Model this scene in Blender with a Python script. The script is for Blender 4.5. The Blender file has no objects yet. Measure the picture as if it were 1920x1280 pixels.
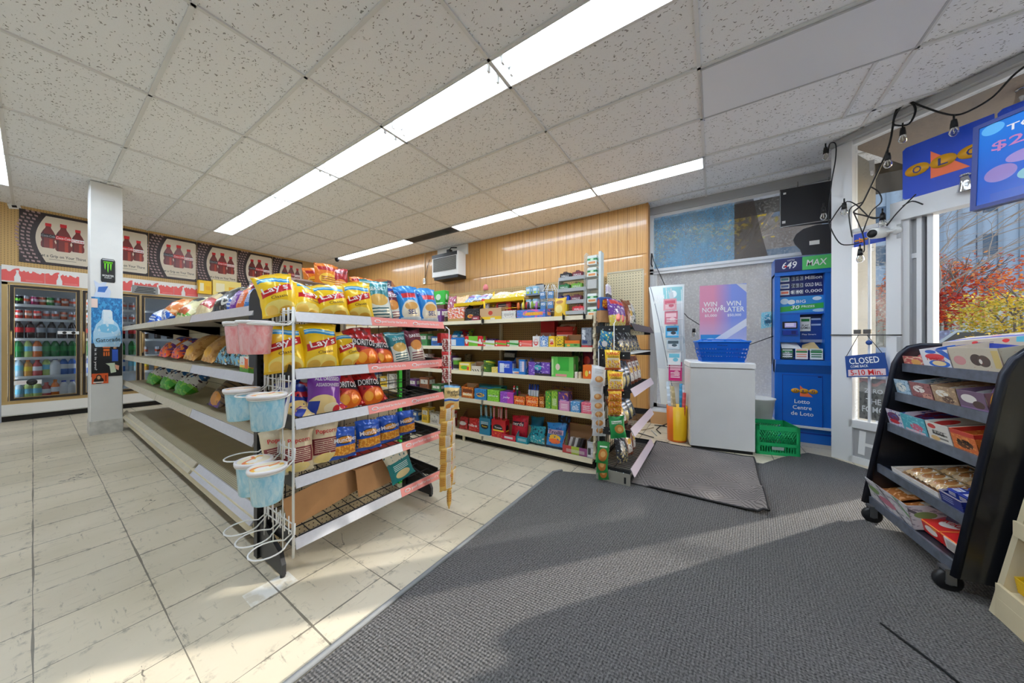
import bpy, math, random
from mathutils import Vector, Matrix, noise
RN = random.Random(11)
SC = bpy.context.scene
COL = SC.collection
PI = math.pi
R = math.radians
# ---------------------------------------------------------------- survey of the shop (metres, camera stands at 0,0)
F0, HC = 583.4, 1.14
CA = R(33.0)
FW = Vector((math.cos(CA), math.sin(CA)))
RT = Vector((math.sin(CA), -math.cos(CA)))
CEIL = 3.09
def ray(x, y):
    k = (x - 960) / F0
    return Vector((FW.x + RT.x * k, FW.y + RT.y * k, (640 - y) / F0))
def PX(x, y, X0):
    r = ray(x, y); t = X0 / r.x
    return Vector((r.x * t, r.y * t, r.z * t + HC))
def PY(x, y, Y0):
    r = ray(x, y); t = Y0 / r.y
    return Vector((r.x * t, r.y * t, r.z * t + HC))
def PZ(x, y, z):
    r = ray(x, y); t = (z - HC) / r.z
    return Vector((r.x * t, r.y * t, z))
# ---------------------------------------------------------------- colours and materials
def lin(v):
    v = v / 255.0
    return v / 12.92 if v <= 0.04045 else ((v + 0.055) / 1.055) ** 2.4
def C3(c):
    return (lin(c[0]), lin(c[1]), lin(c[2]), 1.0)
MATS = {}
def newmat(name):
    m = bpy.data.materials.new(name); m.use_nodes = True
    nt = m.node_tree
    return m, nt, nt.nodes['Principled BSDF']
def M(name, col=(200, 200, 200), rough=0.5, metal=0.0, emit=0.0, trans=0.0, alpha=1.0, ior=1.45, coat=0.0, nz=0.0, nscale=30.0):
    if name in MATS: return MATS[name]
    m, nt, b = newmat(name)
    b.inputs['Base Color'].default_value = C3(col)
    b.inputs['Roughness'].default_value = rough
    b.inputs['Metallic'].default_value = metal
    b.inputs['IOR'].default_value = ior
    b.inputs['Coat Weight'].default_value = coat
    if trans: b.inputs['Transmission Weight'].default_value = trans
    if alpha < 1: b.inputs['Alpha'].default_value = alpha
    if emit:
        b.inputs['Emission Color'].default_value = C3(col); b.inputs['Emission Strength'].default_value = emit
    if nz:
        tc = nt.nodes.new('ShaderNodeTexCoord'); n = nt.nodes.new('ShaderNodeTexNoise'); n.inputs['Scale'].default_value = nscale
        n.inputs['Detail'].default_value = 4
        mx = nt.nodes.new('ShaderNodeMix'); mx.data_type = 'RGBA'; mx.blend_type = 'MULTIPLY'; mx.inputs[0].default_value = 1
        mr = nt.nodes.new('ShaderNodeMapRange'); mr.inputs[1].default_value = 0.3; mr.inputs[2].default_value = 0.7
        mr.inputs[3].default_value = 1 - nz; mr.inputs[4].default_value = 1 + nz * 0.3
        nt.links.new(tc.outputs['Object'], n.inputs['Vector']); nt.links.new(n.outputs['Fac'], mr.inputs[0])
        nt.links.new(mr.outputs[0], mx.inputs[7]); mx.inputs[6].default_value = C3(col)
        nt.links.new(mx.outputs[2], b.inputs['Base Color'])
    MATS[name] = m
    return m
class NB:
    """small node-graph builder"""
    def __init__(s, nt): s.nt = nt; s.N = nt.nodes.new; s.L = nt.links.new
    def put(s, sock, v):
        if isinstance(v, bpy.types.NodeSocket): s.L(v, sock)
        elif v is not None: sock.default_value = v
    def math(s, op, a, b=None, c=None):
        n = s.N('ShaderNodeMath'); n.operation = op
        s.put(n.inputs[0], a); s.put(n.inputs[1], b); s.put(n.inputs[2], c)
        return n.outputs[0]
    def mix(s, f, a, b, blend='MIX'):
        n = s.N('ShaderNodeMix'); n.data_type = 'RGBA'; n.blend_type = blend
        s.put(n.inputs[0], f); s.put(n.inputs[6], a); s.put(n.inputs[7], b)
        return n.outputs[2]
    def noise(s, vec, scale, detail=3, rough=0.5, dist=0.0):
        n = s.N('ShaderNodeTexNoise'); s.put(n.inputs['Vector'], vec); n.inputs['Scale'].default_value = scale
        n.inputs['Detail'].default_value = detail; n.inputs['Roughness'].default_value = rough; n.inputs['Distortion'].default_value = dist
        return n.outputs['Fac']
    def ramp(s, v, a, b, lo=0.0, hi=1.0):
        n = s.N('ShaderNodeMapRange'); s.put(n.inputs[0], v); n.inputs[1].default_value = a; n.inputs[2].default_value = b
        n.inputs[3].default_value = lo; n.inputs[4].default_value = hi
        return n.outputs[0]
    def coord(s, which='Object'):
        return s.N('ShaderNodeTexCoord').outputs[which]
    def scale(s, vec, v):
        n = s.N('ShaderNodeVectorMath'); n.operation = 'MULTIPLY'; s.L(vec, n.inputs[0]); n.inputs[1].default_value = v
        return n.outputs[0]
    def sep(s, vec):
        n = s.N('ShaderNodeSeparateXYZ'); s.L(vec, n.inputs[0]); return n.outputs
    def bump(s, h, strength, dist=0.01):
        n = s.N('ShaderNodeBump'); n.inputs['Strength'].default_value = strength; n.inputs['Distance'].default_value = dist
        s.put(n.inputs['Height'], h); return n.outputs[0]
def PM(name, base, shapes=(), rough=0.4, metal=0.0, coat=0.0, emit=0.0, alpha=1.0):
    """printed surface: flat colour shapes laid out in the UV square of the printed face"""
    if name in MATS: return MATS[name]
    m, nt, bs = newmat(name); g = NB(nt)
    bs.inputs['Roughness'].default_value = rough; bs.inputs['Metallic'].default_value = metal; bs.inputs['Coat Weight'].default_value = coat
    if alpha < 1: bs.inputs['Alpha'].default_value = alpha
    uvv = g.coord('UV'); o = g.sep(uvv); u, v = o[0], o[1]
    cur = C3(base)
    for sh in shapes:
        k = sh[0]; col = C3(sh[-1])
        if k == 'r':
            f = g.math('MULTIPLY', g.math('COMPARE', u, (sh[1] + sh[2]) / 2, abs(sh[2] - sh[1]) / 2), g.math('COMPARE', v, (sh[3] + sh[4]) / 2, abs(sh[4] - sh[3]) / 2))
        elif k == 'e':
            a = g.math('DIVIDE', g.math('SUBTRACT', u, sh[1]), sh[3]); b = g.math('DIVIDE', g.math('SUBTRACT', v, sh[2]), sh[4])
            f = g.math('LESS_THAN', g.math('ADD', g.math('MULTIPLY', a, a), g.math('MULTIPLY', b, b)), 1.0)
        elif k == 'w':
            w = g.math('SUBTRACT', v, g.math('MULTIPLY_ADD', g.math('SINE', g.math('MULTIPLY', u, sh[3])), sh[2], sh[1]))
            f = g.math('LESS_THAN', g.math('ABSOLUTE', w), sh[4])
        elif k == 'd':
            w = g.math('SUBTRACT', g.math('MULTIPLY_ADD', u, sh[1], g.math('MULTIPLY', v, sh[2])), sh[3])
            f = g.math('LESS_THAN', g.math('ABSOLUTE', w), sh[4])
        elif k == 'n':
            f = g.math('GREATER_THAN', g.noise(uvv, sh[1], 3), sh[2])
        elif k == 'nr':   # noise blobs inside a v-range
            f = g.math('MULTIPLY', g.math('GREATER_THAN', g.noise(uvv, sh[1], 3), sh[2]), g.math('COMPARE', v, (sh[3] + sh[4]) / 2, abs(sh[4] - sh[3]) / 2))
        elif k == 's':
            ax = u if sh[3] == 'u' else v
            f = g.math('LESS_THAN', g.math('FRACT', g.math('MULTIPLY', ax, sh[1])), sh[2])
        elif k == 'sr':   # stripes (small print lines) inside a box: freq, duty, u0,u1,v0,v1
            f = g.math('LESS_THAN', g.math('FRACT', g.math('MULTIPLY', v, sh[1])), sh[2])
            f = g.math('MULTIPLY', f, g.math('MULTIPLY', g.math('COMPARE', u, (sh[3] + sh[4]) / 2, abs(sh[4] - sh[3]) / 2), g.math('COMPARE', v, (sh[5] + sh[6]) / 2, abs(sh[6] - sh[5]) / 2)))
        elif k == 'g':
            f = g.ramp(u if sh[1] == 'u' else v, sh[2], sh[3])
        cur = g.mix(f, cur, col)
    g.put(bs.inputs['Base Color'], cur)
    if emit:
        g.put(bs.inputs['Emission Color'], cur); bs.inputs['Emission Strength'].default_value = emit
    MATS[name] = m
    return m
# ---------------------------------------------------------------- meshes
def TR(x=0, y=0, z=0, rx=0, ry=0, rz=0, s=1):
    return Matrix.Translation((x, y, z)) @ Matrix.Rotation(rz, 4, 'Z') @ Matrix.Rotation(ry, 4, 'Y') @ Matrix.Rotation(rx, 4, 'X') @ Matrix.Scale(s, 4)
UVQ = ((0, 0), (1, 0), (1, 1), (0, 1))
class MB:
    def __init__(s): s.v = []; s.f = []; s.m = []; s.uv = []; s.sm = []
    def add(s, vs, fs, mat=0, uvs=None, smooth=False, T=None):
        n = len(s.v)
        for p in vs:
            p = Vector(p)
            s.v.append(tuple(T @ p) if T is not None else tuple(p))
        for i, f in enumerate(fs):
            s.f.append([n + j for j in f]); s.m.append(mat[i] if isinstance(mat, (list, tuple)) else mat); s.sm.append(smooth)
            s.uv.append(uvs[i] if uvs else (UVQ if len(f) == 4 else [(0.5, 0.5)] * len(f)))
        return s
    def box(s, x0, x1, y0, y1, z0, z1, mat=0, T=None):
        # faces: front(-y) right(+x) back(+y) left(-x) top bottom
        v = [(x0, y0, z0), (x1, y0, z0), (x1, y1, z0), (x0, y1, z0), (x0, y0, z1), (x1, y0, z1), (x1, y1, z1), (x0, y1, z1)]
        f = [(0, 1, 5, 4), (1, 2, 6, 5), (2, 3, 7, 6), (3, 0, 4, 7), (4, 5, 6, 7), (3, 2, 1, 0)]
        return s.add(v, f, mat, None, False, T)
    def hexa(s, v, mat=0):
        f = [(0, 1, 5, 4), (1, 2, 6, 5), (2, 3, 7, 6), (3, 0, 4, 7), (4, 5, 6, 7), (3, 2, 1, 0)]
        return s.add(v, f, mat)
    def rbox(s, x0, x1, y0, y1, z0, z1, b=0.004, mat=0, T=None):
        """box with chamfered vertical and top edges"""
        b = min(b, (x1 - x0) * .45, (y1 - y0) * .45, (z1 - z0) * .45)
        def ring(i, z): return [(x0 + i, y0, z), (x1 - i, y0, z), (x1, y0 + i, z), (x1, y1 - i, z), (x1 - i, y1, z), (x0 + i, y1, z), (x0, y1 - i, z), (x0, y0 + i, z)]
        def inset(z): return [(x0 + b, y0 + b, z), (x1 - b, y0 + b, z), (x1 - b, y0 + b, z), (x1 - b, y1 - b, z), (x1 - b, y1 - b, z), (x0 + b, y1 - b, z), (x0 + b, y1 - b, z), (x0 + b, y0 + b, z)]
        v = ring(b, z0) + ring(b, z1 - b) + inset(z1)
        f = []; uv = []
        for i in range(8):
            j = (i + 1) % 8
            f.append((i, j, 8 + j, 8 + i)); uv.append(UVQ if i % 2 == 0 else ((0, 0), (.03, 0), (.03, 1), (0, 1)))
        f += [(8, 9, 17, 16), (9, 10, 18, 17)[:3] , (10, 11, 19, 18), (11, 12, 20, 19)[:3], (12, 13, 21, 20), (13, 14, 22, 21)[:3], (14, 15, 23, 22), (15, 8, 16, 23)[:3]]
        uv += [((0, .97), (1, .97), (1, 1), (0, 1)) if len(q) == 4 else [(0, .98)] * 3 for q in f[8:]]
        f.append((16, 17, 19, 21)); uv.append(UVQ)
        f.append((7, 6, 5, 4, 3, 2, 1, 0)); uv.append([(.5, .5)] * 8)
        return s.add(v, f, mat, uv, False, T)
    def tube(s, pts, r, seg=6, mat=0, closed=False, T=None, cap=True):
        pts = [Vector(p) for p in pts]; n = len(pts); vs = []; fs = []
        up = None
        for i, p in enumerate(pts):
            if closed: d = pts[(i + 1) % n] - pts[i - 1]
            else: d = pts[min(i + 1, n - 1)] - pts[max(i - 1, 0)]
            if d.length < 1e-9: d = Vector((0, 0, 1))
            d.normalize()
            if up is None:
                up = Vector((0, 0, 1)) if abs(d.z) < 0.9 else Vector((1, 0, 0))
            a = d.cross(up)
            if a.length < 1e-5: a = d.cross(Vector((1, 0, 0)) if abs(d.x) < .9 else Vector((0, 1, 0)))
            a.normalize(); b = a.cross(d); up = b
            rr = r[i] if isinstance(r, (list, tuple)) else r
            for k in range(seg):
                t = 2 * PI * k / seg
                vs.append(p + a * (rr * math.cos(t)) + b * (rr * math.sin(t)))
        for i in range(n if closed else n - 1):
            j = (i + 1) % n
            for k in range(seg):
                l = (k + 1) % seg
                fs.append((i * seg + k, j * seg + k, j * seg + l, i * seg + l))
        if not closed and cap:
            fs.append(tuple(range(seg))); fs.append(tuple(range((n - 1) * seg, n * seg))[::-1])
        return s.add(vs, fs, mat, None, True, T)
    def lathe(s, prof, seg=18, mat=0, T=None, smooth=True):
        """prof: list of (radius, z[, mat of the band above])"""
        vs = []; fs = []; ms = []; uv = []
        n = len(prof)
        L = [0.0]
        for i in range(1, n): L.append(L[-1] + math.hypot(prof[i][0] - prof[i - 1][0], prof[i][1] - prof[i - 1][1]))
        for p in prof:
            for k in range(seg):
                t = 2 * PI * k / seg - PI / 2
                vs.append((p[0] * math.cos(t), p[0] * math.sin(t), p[1]))
        z0 = min(p[1] for p in prof); z1 = max(p[1] for p in prof) or 1
        for i in range(n - 1):
            for k in range(seg):
                l = (k + 1) % seg
                fs.append((i * seg + k, i * seg + l, (i + 1) * seg + l, (i + 1) * seg + k))
                ms.append(prof[i][2] if len(prof[i]) > 2 else mat)
                a, b = (k + seg * .0) / seg, (k + 1) / seg
                va, vb = (prof[i][1] - z0) / (z1 - z0 + 1e-9), (prof[i + 1][1] - z0) / (z1 - z0 + 1e-9)
                uv.append(((a, va), (b, va), (b, vb), (a, vb)))
        return s.add(vs, fs, ms, uv, smooth, T)
    def prism(s, poly, y0, y1, mat=0, T=None):
        """outline in x,z extruded from y0 (front) to y1; front face keeps a 0..1 UV box"""
        n = len(poly); xs = [p[0] for p in poly]; zs = [p[1] for p in poly]
        w = max(xs) - min(xs) or 1; h = max(zs) - min(zs) or 1
        v = [(p[0], y0, p[1]) for p in poly] + [(p[0], y1, p[1]) for p in poly]
        uvf = [((p[0] - min(xs)) / w, (p[1] - min(zs)) / h) for p in poly]
        f = [tuple(range(n)), tuple(range(2 * n - 1, n - 1, -1))]; uv = [uvf, uvf[::-1]]
        for i in range(n):
            j = (i + 1) % n
            f.append((j, i, n + i, n + j)); uv.append(((.02, .02),) * 4)
        return s.add(v, f, mat, uv, False, T)
    def grid(s, fn, nu, nv, mat=0, smooth=True, flip=False):
        vs = []; fs = []; uv = []
        for j in range(nv + 1):
            for i in range(nu + 1): vs.append(fn(i / nu, j / nv))
        for j in range(nv):
            for i in range(nu):
                a = j * (nu + 1) + i; q = (a, a + 1, a + nu + 2, a + nu + 1)
                t = ((i / nu, j / nv), ((i + 1) / nu, j / nv), ((i + 1) / nu, (j + 1) / nv), (i / nu, (j + 1) / nv))
                fs.append(q[::-1] if flip else q); uv.append(t[::-1] if flip else t)
        return s.add(vs, fs, mat, uv, smooth)
    def mesh(s, name, mats):
        me = bpy.data.meshes.new(name)
        me.from_pydata(s.v, [], s.f)
        for m in (mats if isinstance(mats, (list, tuple)) else [mats]): me.materials.append(m)
        me.polygons.foreach_set('material_index', s.m)
        me.polygons.foreach_set('use_smooth', s.sm)
        ul = me.uv_layers.new(name='UVMap')
        flat = []
        for q in s.uv:
            for p in q: flat += [p[0], p[1]]
        ul.data.foreach_set('uv', flat)
        me.update(); return me
    def obj(s, name, mats, parent=None, loc=(0, 0, 0), rot=(0, 0, 0)):
        o = bpy.data.objects.new(name, s.mesh(name, mats)); COL.objects.link(o)
        o.location = loc; o.rotation_euler = rot
        if parent is not None: o.parent = parent
        return o
def tag(o, label=None, cat=None, group=None, kind=None):
    if label: o['label'] = label
    if cat: o['category'] = cat
    if group: o['group'] = group
    if kind: o['kind'] = kind
    return o
def struct(o, label=None):
    o['kind'] = 'structure'
    if label: o['label'] = label
    return o
def thing(name, label, cat, loc=(0, 0, 0), rot=(0, 0, 0), group=None):
    o = bpy.data.objects.new(name, None); COL.objects.link(o); o.empty_display_size = .05
    o.location = loc; o.rotation_euler = rot
    return tag(o, label, cat, group)
def kids(o): return [c for c in KID.get(o.name, [])]
def dup(root, loc=None, rot=None, label=None, group=None, scale=None):
    c = root.copy(); COL.objects.link(c)
    if loc is not None: c.location = loc
    if rot is not None: c.rotation_euler = rot
    if scale is not None: c.scale = scale if isinstance(scale, (tuple, list)) else (scale,) * 3
    if label: c['label'] = label
    if group: c['group'] = group
    for ch in list(root.children):
        d = ch.copy(); COL.objects.link(d); d.parent = c
        for gc in list(ch.children):
            e = gc.copy(); COL.objects.link(e); e.parent = d
    return c
# ---------------------------------------------------------------- lettering
TXT = {}
def text_geo(s, shear=0.0):
    key = (s, shear)
    if key not in TXT:
        cu = bpy.data.curves.new('lettering', 'FONT'); cu.body = s; cu.resolution_u = 2; cu.shear = shear
        cu.align_x = 'CENTER'; cu.align_y = 'CENTER'; cu.offset = 0.012; cu.space_line = .85
        ob = bpy.data.objects.new('lettering', cu); COL.objects.link(ob)
        bpy.context.view_layer.update()
        me = bpy.data.meshes.new_from_object(ob.evaluated_get(bpy.context.evaluated_depsgraph_get()))
        vs = [v.co.copy() for v in me.vertices]; fs = [tuple(p.vertices) for p in me.polygons]
        bpy.data.objects.remove(ob); bpy.data.curves.remove(cu); bpy.data.meshes.remove(me)
        if vs:
            x0, x1 = min(v.x for v in vs), max(v.x for v in vs); y0, y1 = min(v.y for v in vs), max(v.y for v in vs)
            vs = [Vector(((v.x - (x0 + x1) / 2), (v.y - (y0 + y1) / 2), 0)) for v in vs]
            TXT[key] = (vs, fs, x1 - x0, y1 - y0)
        else: TXT[key] = ([], [], 1, 1)
    return TXT[key]
def text_into(mb, s, w, h, x=0, z=0, y=0.0, mat=0, yfun=None, T=None, rot=0.0, shear=0.0):
    """lettering in the x,z plane facing -y, fitted to w x h"""
    vs, fs, tw, th = text_geo(s, shear)
    sx = w / tw; sz = (h / th) if h else sx
    out = []
    for p in vs:
        px, pz = p.x * sx, p.y * sz
        if rot: px, pz = px * math.cos(rot) - pz * math.sin(rot), px * math.sin(rot) + pz * math.cos(rot)
        px += x; pz += z
        out.append((px, yfun(px, pz) if yfun else y, pz))
    mb.add(out, fs, mat, None, False, T)
    return mb
def txt(name, s, w, h, mat, parent=None, x=0, z=0, y=0.0, yfun=None, loc=(0, 0, 0), rot=(0, 0, 0), roll=0.0, shear=0.0):
    mb = MB(); text_into(mb, s, w, h, x, z, y, 0, yfun, None, roll, shear)
    return mb.obj(name, [mat], parent, loc, rot)
# ---------------------------------------------------------------- goods
def bag_y(w, h, d):
    def fy(x, z, side=-1):
        u = max(-1, min(1, 2 * x / w)); v = max(-1, min(1, 2 * z / h - 1))
        vv = min(1, abs(v) / .9)
        b = max(0, 1 - abs(u) ** 2.4) ** .62 * max(0, 1 - vv ** 2.6) ** .62
        return side * (d / 2 * b)
    return fy
def bag(name, w, h, d, mat, seed=0, parent=None, crimp=None, rib=None):
    fy = bag_y(w, h, d); mb = MB(); rr = random.Random(seed); ph = rr.uniform(0, 6)
    def wr(u, v):
        e = abs(v) ** 2
        return (math.sin(u * 17 + ph) * .5 + noise.noise(Vector((u * 3 + seed, v * 3, seed * 1.7)))) * d * (.075 + .07 * e) * (1 - abs(u) ** 4)
    for side in (-1, 1):
        def fn(a, b, side=side):
            u = 2 * a - 1; v = 2 * b - 1
            pinch = 1 - .09 * (1 - min(1, abs(v)) ** 4) * abs(u)
            x = u * w / 2 * pinch; z = (v + 1) * h / 2
            y = fy(u * w / 2, z, side); x += .022 * w * math.sin(v * 2.6 + ph) * (1 - abs(v)) + .012 * w * noise.noise(Vector((u * 2, v * 4, seed + 9.1)))
            z += .03 * h * math.sin(u * 2.2 + ph) * max(0, v) ** 2
            if abs(v) < .9: y += side * abs(wr(u, v)) * (1 if abs(u) < .98 else 0)
            else: y += .002 * side + math.sin(u * 9 + ph) * .004 * (abs(v) - .9) * 10
            return (x, y, z)
        mb.grid(fn, 14, 18, 0, True, flip=(side == 1))
    return mb.obj(name, [mat], parent)
def on_bag(w, h, d):
    fy = bag_y(w, h, d)
    return lambda x, z: fy(x, z) * 1.12 - .008
def add_tree(o, loc, rot, label, group=None):
    o.location = loc; o.rotation_euler = rot
    tag(o, label, None, group); return o
class Proto:
    """first placement moves the original, the next ones copy it with all its parts"""
    def __init__(s, o): s.o = o; s.used = False
    def put(s, loc, rot, label, group=None, scale=None):
        if not s.used:
            s.used = True; o = s.o; o.location = loc; o.rotation_euler = rot
            if scale is not None: o.scale = scale if isinstance(scale, (tuple, list)) else (scale,) * 3
            tag(o, label, None, group); return o
        return dup(s.o, loc, rot, label, group, scale)
# ================================================================= the room
W_WHITE = M('white_paint', (236, 236, 234), .5)
W_GREY = M('grey_window_metal', (176, 177, 178), .4, .1)
W_FRAME = M('painted_white_frame', (226, 227, 228), .4)
BLACK = M('black_powder_coat', (24, 24, 27), .4)
BLACKP = M('black_plastic', (18, 18, 20), .45)
BEIGE = M('beige_shelf_enamel', (226, 214, 184), .4, nz=.06, nscale=8)
WIREW = M('white_wire', (240, 240, 238), .35)
CHROME = M('chrome', (210, 212, 215), .15, 1.0)
PAPERW = M('white_paper', (240, 240, 238), .7)
CARD = M('brown_cardboard', (186, 138, 92), .8, nz=.12, nscale=14)
CARDI = M('raw_cardboard_inside', (164, 124, 88), .85)
T_WHITE = M('white_print', (246, 246, 246), .5)
T_BLACK = M('black_print', (22, 22, 24), .5)
T_RED = M('red_print', (205, 30, 36), .5)
T_NAVY = M('navy_print', (24, 40, 110), .5)
T_GREEN = M('green_print', (24, 120, 50), .5)
T_YEL = M('yellow_print', (250, 214, 40), .5)
T_BROWN = M('brown_print', (74, 40, 22), .5)

def floor_material():
    m, nt, b = newmat('vinyl_floor_tiles'); g = NB(nt)
    P = g.coord('Object'); o = g.sep(P); S = .3055
    ux = g.math('DIVIDE', g.math('ADD', o[0], 30 * S), S); uy = g.math('DIVIDE', g.math('ADD', o[1], 30 * S - 1.35 + S * 5), S)
    wob = g.noise(P, 3.0, 2)
    def line(u):
        fr = g.math('FRACT', g.math('ADD', u, g.math('MULTIPLY', g.math('SUBTRACT', wob, .5), .02)))
        return g.math('MINIMUM', fr, g.math('SUBTRACT', 1.0, fr))
    d = g.math('MINIMUM', line(ux), line(uy))
    wid = g.ramp(g.noise(P, 2.2, 3), .4, .7, .004, .016)
    grout = g.math('LESS_THAN', d, wid)
    cell = g.N('ShaderNodeTexWhiteNoise'); cv = g.N('ShaderNodeCombineXYZ')
    g.put(cv.inputs[0], g.math('FLOOR', ux)); g.put(cv.inputs[1], g.math('FLOOR', uy)); g.L(cv.outputs[0], cell.inputs['Vector'])
    tone = g.ramp(cell.outputs['Value'], 0, 1, .93, 1.03)
    base = g.mix(g.ramp(g.noise(P, 1.3, 5), .35, .65), C3((224, 212, 189)), C3((206, 194, 168)))
    base = g.mix(1.0, base, tone, 'MULTIPLY')
    # streaky scuffs running across the tiles
    sc = g.noise(g.scale(P, (1.2, 9, 1)), 5, 5, .65); base = g.mix(g.ramp(sc, .60, .72, 0, .5), base, C3((160, 148, 124)))
    s2 = g.noise(g.scale(P, (9, 1.5, 1)), 4, 5, .7); base = g.mix(g.ramp(s2, .61, .70, 0, .6), base, C3((104, 96, 82)))
    vor = g.N('ShaderNodeTexVoronoi'); vor.feature = 'DISTANCE_TO_EDGE'; vor.inputs['Scale'].default_value = 3.1; wv = g.N('ShaderNodeVectorMath'); wv.operation = 'MULTIPLY_ADD'; wn = g.N('ShaderNodeTexNoise'); wn.inputs['Scale'].default_value = 5; wn.inputs['Detail'].default_value = 4; g.L(P, wn.inputs['Vector']); g.L(wn.outputs['Color'], wv.inputs[0]); wv.inputs[1].default_value = (.35, .35, 0); g.L(g.scale(P, (1, 1, 0)), wv.inputs[2]); g.L(wv.outputs[0], vor.inputs['Vector'])
    crack = g.math('MULTIPLY', g.math('LESS_THAN', vor.outputs['Distance'], .006), g.math('GREATER_THAN', g.noise(P, 1.7, 4), .62))
    base = g.mix(g.math('MULTIPLY', crack, .8), base, C3((70, 64, 56)))
    near = g.ramp(g.noise(g.scale(P, (1, 1, 1)), 22, 5, .75), .53, .66, 0, .7)
    near = g.math('MULTIPLY', near, g.ramp(d, .16, .0))
    base = g.mix(near, base, C3((88, 80, 68)))
    wp = g.math('MULTIPLY', g.math('COMPARE', o[0], .60, .09), g.math('COMPARE', o[1], 1.72, .055)); base = g.mix(g.math('MULTIPLY', wp, g.ramp(g.noise(P, 18, 4), .4, .55, .2, .9)), base, C3((240, 238, 232)))
    base = g.mix(g.math('MULTIPLY', grout, .85), base, C3((92, 84, 70)))
    g.put(b.inputs['Base Color'], base); b.inputs['Roughness'].default_value = .42
    g.put(b.inputs['Normal'], g.bump(g.math('SUBTRACT', 1.0, grout), .25, .003))
    return m
def ceiling_material():
    m, nt, b = newmat('fissured_ceiling_tile'); g = NB(nt)
    P = g.coord('Object')
    w = g.N('ShaderNodeTexNoise'); g.L(P, w.inputs['Vector']); w.inputs['Scale'].default_value = 26; w.inputs['Detail'].default_value = 1
    add = g.N('ShaderNodeVectorMath'); add.operation = 'MULTIPLY_ADD'; g.L(w.outputs['Color'], add.inputs[0]); add.inputs[1].default_value = (.05, .05, 0); g.L(P, add.inputs[2])
    v = g.N('ShaderNodeTexVoronoi'); v.inputs['Scale'].default_value = 74; g.L(g.scale(add.outputs[0], (1, .55, 0)), v.inputs['Vector'])
    vs = g.sep(v.outputs['Color'])
    f = g.math('MULTIPLY', g.math('LESS_THAN', v.outputs['Distance'], .26), g.math('GREATER_THAN', vs[0], .45))
    v2 = g.N('ShaderNodeTexVoronoi'); v2.inputs['Scale'].default_value = 150; g.L(g.scale(P, (1, 1, 0)), v2.inputs['Vector'])
    f2 = g.math('LESS_THAN', v2.outputs['Distance'], .16)
    base = g.mix(g.math('MULTIPLY', f2, .45), C3((247, 248, 250)), C3((186, 185, 184)))
    base = g.mix(g.math('MULTIPLY', f, .8), base, C3((112, 108, 104)))
    g.put(b.inputs['Base Color'], base); b.inputs['Roughness'].default_value = .9
    return m
def wood_panel_material():
    m, nt, b = newmat('wood_veneer_panelling'); g = NB(nt)
    P = g.coord('Object'); o = g.sep(P); y = o[1]
    grain = g.noise(g.scale(P, (1, 16, .55)), 5, 5, .65)
    tone = g.N('ShaderNodeTexWhiteNoise'); cv = g.N('ShaderNodeCombineXYZ'); g.put(cv.inputs[0], g.math('FLOOR', g.math('DIVIDE', y, .1025))); g.L(cv.outputs[0], tone.inputs['Vector'])
    base = g.mix(g.ramp(grain, .3, .7), C3((210, 166, 106)), C3((172, 124, 68)))
    base = g.mix(g.ramp(tone.outputs['Value'], 0, 1, 0, .5), base, C3((196, 146, 82)))
    def gr(per, off, half):
        fr = g.math('FRACT', g.math('ADD', g.math('DIVIDE', y, per), off)); return g.math('LESS_THAN', fr, half / per)
    k = g.math('MAXIMUM', gr(.41, .1, .007), g.math('MAXIMUM', gr(.41, .42, .006), gr(.41, .74, .006)))
    fine = gr(.0293, 0, .004)
    base = g.mix(g.math('MULTIPLY', fine, .35), base, C3((120, 78, 36)))
    base = g.mix(g.math('MULTIPLY', k, .75), base, C3((92, 58, 26)))
    g.put(b.inputs['Base Color'], base); b.inputs['Roughness'].default_value = .3; b.inputs['Coat Weight'].default_value = .3
    g.put(b.inputs['Normal'], g.bump(g.math('SUBTRACT', 1.0, g.math('MAXIMUM', k, fine)), .3, .004))
    return m
def pegboard_material(name, col, pitch=.0254, hole=.16):
    m, nt, b = newmat(name); g = NB(nt); o = g.sep(g.coord('Object'))
    def fr(a): return g.math('SUBTRACT', g.math('FRACT', g.math('DIVIDE', g.math('ADD', a, 20), pitch)), .5)
    a = fr(g.math('ADD', o[0], o[1])); c = fr(o[2])
    d = g.math('SQRT', g.math('ADD', g.math('MULTIPLY', a, a), g.math('MULTIPLY', c, c)))
    f = g.math('LESS_THAN', d, hole)
    g.put(b.inputs['Base Color'], g.mix(f, C3(col), C3((60, 44, 28)))); b.inputs['Roughness'].default_value = .6
    return m
def carpet_material():
    m, nt, b = newmat('charcoal_rib_carpet'); g = NB(nt); P = g.coord('Object'); o = g.sep(P)
    q = g.math('ADD', g.math('MULTIPLY', o[0], .7071), g.math('MULTIPLY', o[1], .7071)); r = g.math('SUBTRACT', g.math('MULTIPLY', o[0], .7071), g.math('MULTIPLY', o[1], .7071))
    s1 = g.math('SINE', g.math('MULTIPLY', q, 2 * PI / .016)); s2 = g.math('SINE', g.math('MULTIPLY', r, 2 * PI / .019))
    h = g.math('MULTIPLY', s1, s2)
    nz = g.noise(P, 120, 3, .75); big = g.noise(P, 1.4, 4)
    t = g.math('ADD', g.math('MULTIPLY', h, .2), g.math('MULTIPLY', g.math('SUBTRACT', nz, .5), 2.3))
    base = g.mix(g.ramp(t, -.38, .48), C3((34, 33, 32)), C3((122, 119, 117)))
    base = g.mix(g.ramp(big, .35, .7, .0, .25), base, C3((66, 65, 65)))
    lint = g.math('GREATER_THAN', g.noise(g.scale(P, (30, 80, 1)), 1.0, 2), .81)
    base = g.mix(lint, base, C3((190, 186, 180)))
    g.put(b.inputs['Base Color'], base); b.inputs['Roughness'].default_value = .95
    g.put(b.inputs['Normal'], g.bump(h, .5, .004))
    return m
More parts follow.
